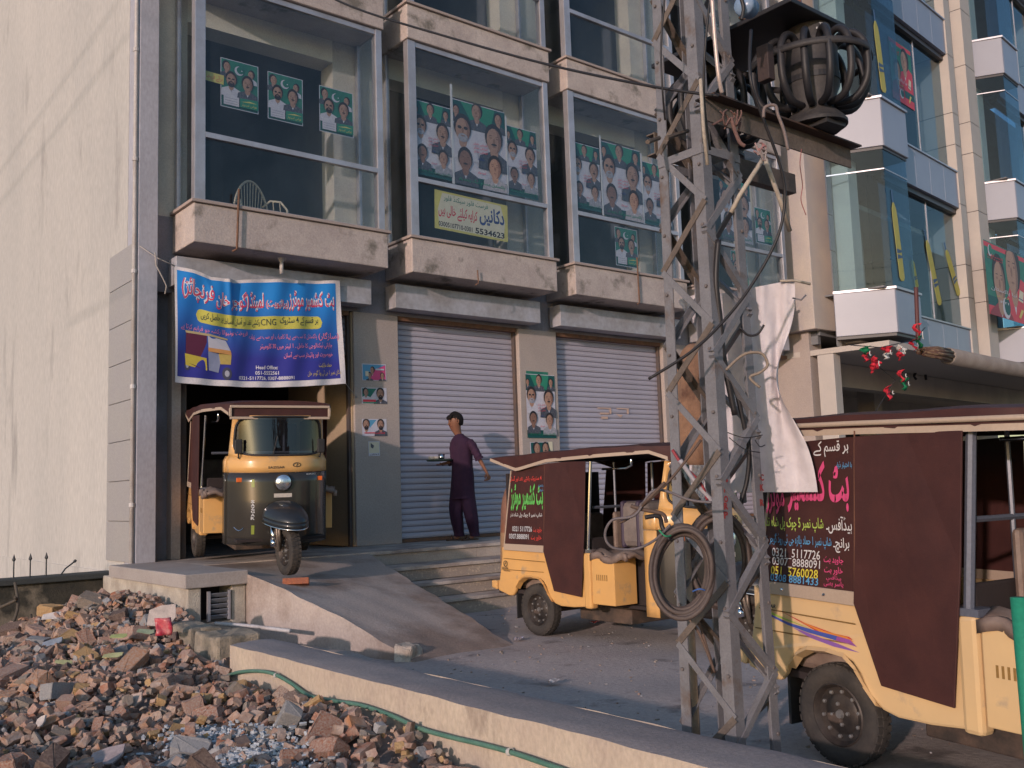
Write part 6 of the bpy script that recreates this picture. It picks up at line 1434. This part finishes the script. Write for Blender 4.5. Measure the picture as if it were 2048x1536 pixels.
def loft(name, rings, mat, parent, n=28, fold=0, seed=1, caps=False, solid=0):
    """rings: (a, d, z, ra, rd, fold)"""
    rs = []
    for i in range(len(rings) - 1):
        for t in (0, .34, .67):
            p0, p1, p2, p3 = rings[max(0, i - 1)], rings[i], rings[i + 1], rings[min(len(rings) - 1, i + 2)]
            rs.append([.5 * ((2 * b) + (c - a) * t + (2 * a - 5 * b + 4 * c - d) * t * t + (3 * b - a - 3 * c + d) * t ** 3) for a, b, c, d in zip(p0, p1, p2, p3)])
    rs.append(list(rings[-1])); mb = MB(); vs = []
    for i, (a, d, z, ra, rd, fo) in enumerate(rs):
        for k in range(n):
            t = 2 * math.pi * k / n; m_ = 1 + fo * (math.sin(3 * t + seed + i * .12) * .5 + math.sin(7 * t + seed * 2 - i * .2) * .35 + math.sin(12 * t + seed) * .2)
            vs.append(parent_o + AR * (a + ra * m_ * math.cos(t)) + DW * (d + rd * m_ * math.sin(t)) + Vector((0, 0, z)))
    N_ = len(rs); fs = [(i * n + k, i * n + (k + 1) % n, (i + 1) * n + (k + 1) % n, (i + 1) * n + k) for i in range(N_ - 1) for k in range(n)]
    if caps: fs += [tuple(range(n)), tuple((N_ - 1) * n + k for k in range(n))]
    mb.add(vs, fs); return child(mb.obj(name, mat, smooth=True, solid=solid), parent)
def lc(a, d, z): return parent_o + AR * a + DW * d + Vector((0, 0, z))
def hand(base, dirv, side, up, curl, scale=1.):
    """returns chains of points for fingers: base wrist, dirv along the hand, side toward the thumb"""
    dirv = dirv.normalized(); side = side.normalized(); up = up.normalized(); out = []
    palm = base + dirv * .052 * scale
    for k, (off, L_) in enumerate(((.026, .062), (.009, .070), (-.009, .066), (-.026, .052))):
        p = base + dirv * .055 * scale + side * off * scale; ch = [base + dirv * .02 * scale + side * off * .6 * scale, p]; dd = dirv.copy()
        for j in range(3):
            ang = curl * (j + 1) * .55; dj = (dirv * math.cos(ang) + up * -math.sin(ang)).normalized(); p = p + dj * L_ * .36 * scale; ch.append(p)
        out.append((ch, .0085 * scale))
    th = [base + side * .018 * scale + dirv * .01 * scale, base + side * .042 * scale + dirv * .032 * scale, base + side * .048 * scale + dirv * .058 * scale - up * .012 * scale, base + side * .040 * scale + dirv * .08 * scale - up * .02 * scale]
    out.append((th, .0095 * scale)); return palm, out

# --- tea boy on the platform
fp = YP(928, 1080, 9.93); parent_o = Vector((fp.x, 9.93, .617)); kz = parent_o.copy(); dep = (RW.T @ (np.array(parent_o) - CP))[2]; kk = dep / FPX
def pz(x, y, d=0.):                                    # local (a, d, z) from the photograph's proportions
    p = DP(x, y, dep + d); v = p - parent_o; return (v.dot(AR), v.dot(DW), v.z)
boy = empty('person', tuple(parent_o), 'boy in a dark purple kurta walking along the platform with a tray of cups', 'person')
J = {k: lc(*pz(*v)) for k, v in dict(pel=(927, 962, 0), sp=(924, 925, 0), ch=(922, 893, 0), nk=(918, 870, 0), hd=(911, 853, 0), hd2=(911, 841, 0),
     sl=(939, 881, -.07), el=(955, 911, -.12), wl=(974, 946, -.13), srr=(907, 883, .06), er=(909, 922, .03), wr=(890, 927, -.06),
     hl=(931, 968, -.05), kl=(938, 1022, -.03), al=(948, 1068, .0), tl=(936, 1077, -.06), hr=(922, 968, .05), kr=(914, 1022, .02), ar=(920, 1068, .03), tr=(901, 1077, -.02)).items()}
V = []; E = []; Rd = []
def av(p, r, parent=None):
    V.append(p); Rd.append(r); i = len(V) - 1
    if parent is not None: E.append((parent, i))
    return i
pe = av(J['pel'], (.10, .075)); sp = av(J['sp'], (.085, .065), pe); cc = av(J['ch'], (.105, .07), sp); nk = av(J['nk'], .040, cc); h0 = av(J['hd'] + Vector((0, 0, -.004)) - AR * .016, (.082, .078), nk); h1_ = av(J['hd2'] + Vector((0, 0, .004)), (.100, .104), h0)
top = av(J['hd2'] + Vector((0, 0, .062)) + AR * .012, (.088, .095), h1_)
for s, e, wq in (('sl', 'el', 'wl'), ('srr', 'er', 'wr')):
    a = av(J[s] + (J['ch'] - J[s]) * .12 - Vector((0, 0, .012)), .032, cc); b = av((J[s] + J[e]) / 2, .034, a); c = av(J[e], .031, b); d = av((J[e] + J[wq]) / 2, .026, c); e_ = av(J[wq], .018, d)
    dirv = (J[wq] - J[e]).normalized()
    if wq == 'wl': palm, fg = hand(J[wq], dirv + Vector((0, 0, -.3)), -AR * .6 - DW * .6, AR * .8 - Vector((0, 0, .2)), .8)
    else: palm, fg = hand(J[wq], dirv, DW * -1, Vector((0, 0, -1)), .15)
    pm = av(palm, (.026, .016), e_)
    HANDS = globals().setdefault('HANDS', []); HANDS.append((fg, J[wq]))
for s, kx, a_, t_ in (('hl', 'kl', 'al', 'tl'), ('hr', 'kr', 'ar', 'tr')):
    a = av(J[s], .065, pe); b = av(J[kx], .046, a); c = av((J[kx] * .5 + J[a_] * .5), .042, b); d = av(J[a_], .028, c); e_ = av(J[a_] + (J[t_] - J[a_]) * .35 + Vector((0, 0, -.03)), .030, d); f_ = av(J[t_] + Vector((0, 0, .0)), (.032, .016), e_)
body_o = skin_obj('body', V, E, Rd, skm, boy)
for fg, wv_ in HANDS:
    for chn, r in fg:
        skin_obj('finger', chn, [(i, i + 1) for i in range(len(chn) - 1)], [r * 1.15] + [r] * (len(chn) - 2) + [r * .8], skm, body_o, 1)
purple = M('purple cotton', (.040, .014, .036), .85, mcol=(.030, .010, .030), scale=6, bump=.6, bscale=9, fine=.08)
P_ = lambda x, y, d=0: pz(x, y, d)
def R5(x0, x1, y, rd, d=0, fo=.03):
    a0 = P_(x0, y, d); a1 = P_(x1, y, d); return ((a0[0] + a1[0]) / 2, a0[1], a0[2], (a1[0] - a0[0]) / 2, rd, fo)
ku = loft('kurta', [R5(912, 925, 868, .048, 0, 0), R5(906, 934, 875, .085, 0, .01), R5(902, 944, 882, .115, 0, .02), R5(902, 945, 895, .12, 0, .05), R5(903, 945, 912, .12, 0, .07), R5(904, 945, 930, .115, 0, .09), R5(904, 948, 950, .13, 0, .10),
                    R5(903, 950, 975, .14, 0, .11), R5(902, 952, 998, .15, 0, .14)], purple, boy, seed=2)
for nm, a, b, c, d, fo in (('sl', 'sl', 'el', .055, .045, .0), ('srr', 'srr', 'er', .052, .045, .0)):
    A_, B_ = J[a], J[b]; dv = (B_ - A_); mb = MB(); pts = [A_ - dv * .02 + Vector((0, 0, -.012)) - AR * (.012 if b == 'el' else -.012), A_ + dv * .3, A_ + dv * .7, B_, B_ + (J['wl' if b == 'el' else 'wr'] - B_) * (.18 if b == 'el' else .55)]
    mb.tube(crv(pts, 5), [min(.056, .038 + .008 * i) - .0004 * i + .003 * math.sin(i * 1.3) for i in range(21)], 14); child(mb.obj('sleeve', purple, smooth=True), ku)
mb = MB(); cu = J['el'] + (J['wl'] - J['el']) * .18; mb.tube([cu - (J['wl'] - J['el']).normalized() * .012, cu + (J['wl'] - J['el']).normalized() * .012], .056, 14); child(mb.obj('cuff', purple), ku)
mb = MB(); cpt = J['nk'] + Vector((0, 0, -.012)); mb.tube([cpt + AR * (.05 * math.cos(t)) + DW * (.045 * math.sin(t)) + Vector((0, 0, .012 * math.cos(t) + .004)) for t in np.linspace(0, 2 * math.pi, 18)[:-1]], .011, 6, closed=True); child(mb.obj('collar', purple, smooth=True), ku)
loft('trouser_leg', [R5(904, 936, 975, .09, .03, .02), R5(899, 930, 1000, .10, .03, .08), R5(899, 926, 1022, .095, .02, .12), R5(903, 927, 1045, .08, .02, .14), R5(908, 928, 1064, .062, .02, .14), R5(909, 930, 1073, .065, .02, .10)], purple, boy, seed=4)
loft('trouser_leg', [R5(920, 948, 975, .09, -.03, .02), R5(922, 951, 1000, .10, -.03, .08), R5(926, 954, 1022, .095, -.03, .12), R5(932, 957, 1045, .08, -.02, .14), R5(938, 958, 1064, .062, .0, .14), R5(940, 960, 1073, .065, .0, .10)], purple, boy, seed=6)
# head details: the face turned down to the left
fdir = (-AR * .86 - DW * .45 + Vector((0, 0, -.22))).normalized(); fside = fdir.cross(Vector((0, 0, 1))).normalized(); fup = fside.cross(fdir).normalized(); hc = J['hd2'] + Vector((0, 0, -.012))
hp3 = lambda f, s, u: hc + fdir * (f + .008) + fside * s * 1.1 + fup * u
mb = MB(); mb.tube([hp3(.072, 0, .02), hp3(.088, 0, -.005), hp3(.094, 0, -.018), hp3(.076, 0, -.026)], [.007, .010, .012, .007], 8); child(mb.obj('nose', skm, smooth=True), body_o)
for s_ in (-1, 1):
    mb = MB(); mb.lathe([(0, .008), (.007, .006), (.010, 0)], axis_frame(hp3(.068, s_ * .027, .012), fdir), 10); child(mb.obj('eye', M('eye dark', (.02, .015, .015), .2), smooth=True), body_o)
    mb = MB(); mb.tube([hp3(.070, s_ * .012, .027), hp3(.070, s_ * .028, .032), hp3(.060, s_ * .042, .027)], .0045, 6); child(mb.obj('eyebrow', hairm), body_o)
    mb = MB(); mb.tube([hp3(-.005, s_ * .070, .018), hp3(-.012, s_ * .079, .006), hp3(-.008, s_ * .075, -.016), hp3(.004, s_ * .068, -.022)], .009, 6); child(mb.obj('ear', skm, smooth=True), body_o)
mb = MB(); mb.tube([hp3(.074, -.02, -.045), hp3(.080, 0, -.043), hp3(.074, .02, -.045)], .0055, 6); child(mb.obj('mouth', M('lips', (.16, .05, .045), .5), smooth=True), body_o)
mb = MB(); mb.lathe([(0, .026), (.022, .018), (.034, -.006), (.03, -.03)], axis_frame(hp3(.050, 0, -.068), (fdir * .6 - fup).normalized()), 12); child(mb.obj('chin', skm, smooth=True), body_o)
def hairf(a, b):
    t = 2 * math.pi * a; ph = b * 1.75; f_ = math.cos(t); lim = 1.25 if f_ > .5 else (2.35 if f_ < 0 else 1.25 + (.5 - f_) * 2.2); p = min(ph, lim) if True else ph
    p = b * lim; r = 1 + .03 * math.sin(t * 9 + b * 4) + .04 * math.sin(t * 5) + .02 * math.sin(t * 17)
    return hc + fdir * (.094 * r * math.sin(p) * math.cos(t) - .010) + fside * (.086 * r * math.sin(p) * math.sin(t)) + fup * (.104 * math.cos(p) * r + .014)
mb = MB(); mb.grid(hairf, 40, 14); child(mb.obj('hair', hairm, smooth=True, solid=.008), body_o)
mb = MB()
for k in range(9): 
    s_ = -.05 + .0125 * k; mb.tube([hp3(.04, s_, .088), hp3(.070, s_ * 1.05, .066), hp3(.078, s_ + .008 * math.sin(k * 3), .040)], [.013, .011, .004], 5)
child(mb.obj('fringe', hairm, smooth=True), body_o)
for a_, t_ in (('al', 'tl'), ('ar', 'tr')):
    A_ = J[a_]; T_v = J[t_]; dv = Vector((T_v.x - A_.x, T_v.y - A_.y, 0)).normalized(); sd_ = Vector((-dv.y, dv.x, 0)); c0 = Vector((A_.x, A_.y, parent_o.z)) - dv * .05; L_ = .235
    mb = MB(); sole = [(0, .028), (.05, .036), (.12, .033), (.18, .044), (.225, .032), (L_, 0), (.225, -.032), (.18, -.044), (.12, -.033), (.05, -.036), (0, -.028)]
    mb.prism(sole, 0, .018, lambda a, b, d: c0 + dv * a + sd_ * b + Vector((0, 0, d))); sn = child(mb.obj('sandal', M('sandal leather', (.06, .035, .025), .7)), boy)
    mb = MB(); mb.tube([c0 + dv * .15 + sd_ * .045 + Vector((0, 0, .02)), c0 + dv * .16 + Vector((0, 0, .06)), c0 + dv * .15 - sd_ * .045 + Vector((0, 0, .02))], .010, 6); child(mb.obj('strap', M('sandal leather', (.06, .035, .025))), sn)
# tray and cups
tc0 = J['wr'] + (J['wr'] - J['er']).normalized() * .06; tz = J['wr'].z + .035; tcx = lc(*pz(879, 922, -.06)); tcx.z = tz
mb = MB(); T = Matrix.Translation(tcx); mb.lathe([(0, 0), (.15, 0), (.165, .018), (.168, .018), (.155, -.004), (0, -.004)], T, 32)
tag(mb.obj('tray', M('dark green tray', (.05, .07, .055), .4), smooth=True), 'round dark tray carried by the boy in purple', 'tray')
ceram = M('cup china', (.62, .52, .42), .35)
for k, (x, lab) in enumerate(((862, 'white tea cup at the left edge of the tray'), (872, 'white tea cup in the middle of the tray'))):
    c = lc(*pz(x, 920, -.05)); c.z = tz + .001; mb = MB(); mb.lathe([(0, 0), (.022, 0), (.030, .03), (.034, .055), (.031, .055), (.024, .006), (0, .006)], Matrix.Translation(c), 18); tag(mb.obj('cup', ceram, smooth=True), lab, 'cup', 'cups on the tray')
c = lc(*pz(883, 920, -.05)); c.z = tz + .001; mb = MB(); mb.lathe([(0, 0), (.032, 0), (.042, .08), (.044, .08), (.034, .004), (0, .004)], Matrix.Translation(c), 20); tag(mb.obj('steel_glass', M('steel cup', (.6, .6, .6), .15, metal=1), smooth=True), 'shiny steel tumbler on the tray next to the wrist', 'glass')

# --- man leaning at the rear of the middle rickshaw
parent_o = Vector((6.42, 8.24, .156)); dep = (RW.T @ (np.array(parent_o) - CP))[2]
man = empty('person', tuple(parent_o), 'man in a brown shirt bending behind the rear corner of the middle rickshaw', 'person')
tanc = M('brown cotton shirt', (.25, .13, .09), .85, mcol=(.21, .11, .08), scale=5, bump=.25, bscale=20); trc = M('tan cotton trousers', (.32, .20, .12), .85, mcol=(.27, .17, .10), scale=5, bump=.25, bscale=20)
J = {k: lc(*pz(*v)) for k, v in dict(pel=(1016, 1052, 0), sp=(1020, 1015, 0), ch=(1030, 985, 0), nk=(1040, 962, 0), hd=(1046, 950, 0), hd2=(1051, 942, 0), sl=(1024, 985, -.12), el=(1032, 1025, -.16), wl=(1056, 1040, -.1), srr=(1034, 984, .12), er=(1046, 1020, .15), wr=(1066, 1035, .1),
     hl=(1014, 1060, -.07), kl=(1012, 1110, -.08), al=(1009, 1160, -.08), tl=(1030, 1172, -.09), hr=(1020, 1060, .07), kr=(1022, 1110, .08), ar=(1022, 1160, .08), tr=(1042, 1172, .08)).items()}
V = []; E = []; Rd = []
pe = av(J['pel'], (.12, .09)); sp = av(J['sp'], (.11, .085), pe); cc = av(J['ch'], (.13, .09), sp); nk = av(J['nk'], .05, cc); h0 = av(J['hd'], (.07, .07), nk); h1_ = av(J['hd2'], (.085, .085), h0)
HANDS = []
for s, e, wq in (('sl', 'el', 'wl'), ('srr', 'er', 'wr')):
    a = av(J[s], .05, cc); c = av(J[e], .04, a); e_ = av(J[wq], .026, c); palm, fg = hand(J[wq], J[wq] - J[e], DW if wq == 'wl' else -DW, Vector((0, 0, 1)), .5); av(palm, (.03, .02), e_); HANDS.append((fg, J[wq]))
for s, kx, a_, t_ in (('hl', 'kl', 'al', 'tl'), ('hr', 'kr', 'ar', 'tr')):
    a = av(J[s], .08, pe); b = av(J[kx], .055, a); d = av(J[a_], .035, b); av(J[t_] + Vector((0, 0, .01)), (.035, .02), d)
bo2 = skin_obj('body', V, E, Rd, skm, man)
for fg, _ in HANDS:
    for chn, r in fg: skin_obj('finger', chn, [(i, i + 1) for i in range(len(chn) - 1)], [r] * len(chn), skm, bo2, 1)
sh = loft('shirt', [R5(1027, 1052, 965, .09, 0, .0), R5(1013, 1050, 975, .15, 0, .02), R5(1006, 1044, 995, .17, 0, .04), R5(1003, 1040, 1015, .16, 0, .05), R5(1002, 1036, 1040, .15, 0, .06), R5(1001, 1036, 1075, .15, 0, .07)], tanc, man, seed=3)
for a, b in (('sl', 'el'), ('srr', 'er')):
    mb = MB(); mb.tube(crv([J[a], (J[a] + J[b]) / 2, J[b]], 4), .068, 12); child(mb.obj('sleeve', tanc, smooth=True), sh)
for dd, s_ in ((-.08, 5), (.08, 7)):
    loft('trouser_leg', [R5(1001, 1030, 1065, .09, dd, .03), R5(1001, 1025, 1100, .085, dd, .05), R5(1001, 1021, 1130, .075, dd, .06), R5(1002, 1020, 1160, .07, dd, .08)], trc, man, seed=s_)
for a_ in ('al', 'ar'):
    c = Vector((J[a_].x, J[a_].y, parent_o.z)); mb = MB(); mb.prism([(-.06, .03), (.05, .045), (.17, .04), (.20, 0), (.17, -.04), (.05, -.045), (-.06, -.03)], 0, .06, lambda a, b, d: c + AR * a * (1 - d * 2) + DW * b * (1 - d * 4) + Vector((0, 0, d))); child(mb.obj('shoe', black, bev=.01), man)
mb = MB(); hc = J['hd2']; mb.lathe([(.088, -.03), (.094, .01), (.08, .055), (.045, .085), (0, .095)], axis_frame(hc + Vector((0, 0, .0)), (.1, .1, 1)), 20); child(mb.obj('hair', hairm, smooth=True), bo2)

# loose grit on the yard and ramp
random.seed(77); mb = MB(); c = 0
while c < 700:
    x = random.uniform(2.9, 9); y = random.uniform(2.2, 8.0)
    if 3.4 < x < 5.3 and y > 6.0: continue
    k = random.randrange(20); s = random.uniform(.003, .011) if random.random() < .975 else random.uniform(.012, .022)
    T = Matrix.Translation((x, y, gz(x, y) + s * .3)) @ Matrix.Rotation(random.uniform(0, 6.28), 4, 'Z') @ Matrix.Rotation(random.gauss(0, .5), 4, 'X') @ Matrix.Scale(s, 4)
    mb.cur = random.choice((2, 3, 7, 3)); mb.add([T @ v for v in CH[k][0]], CH[k][1]); c += 1
tag(mb.obj('grit', bmats, None), 'loose grit and small stones scattered over the yard paving', 'grit', kind='stuff')
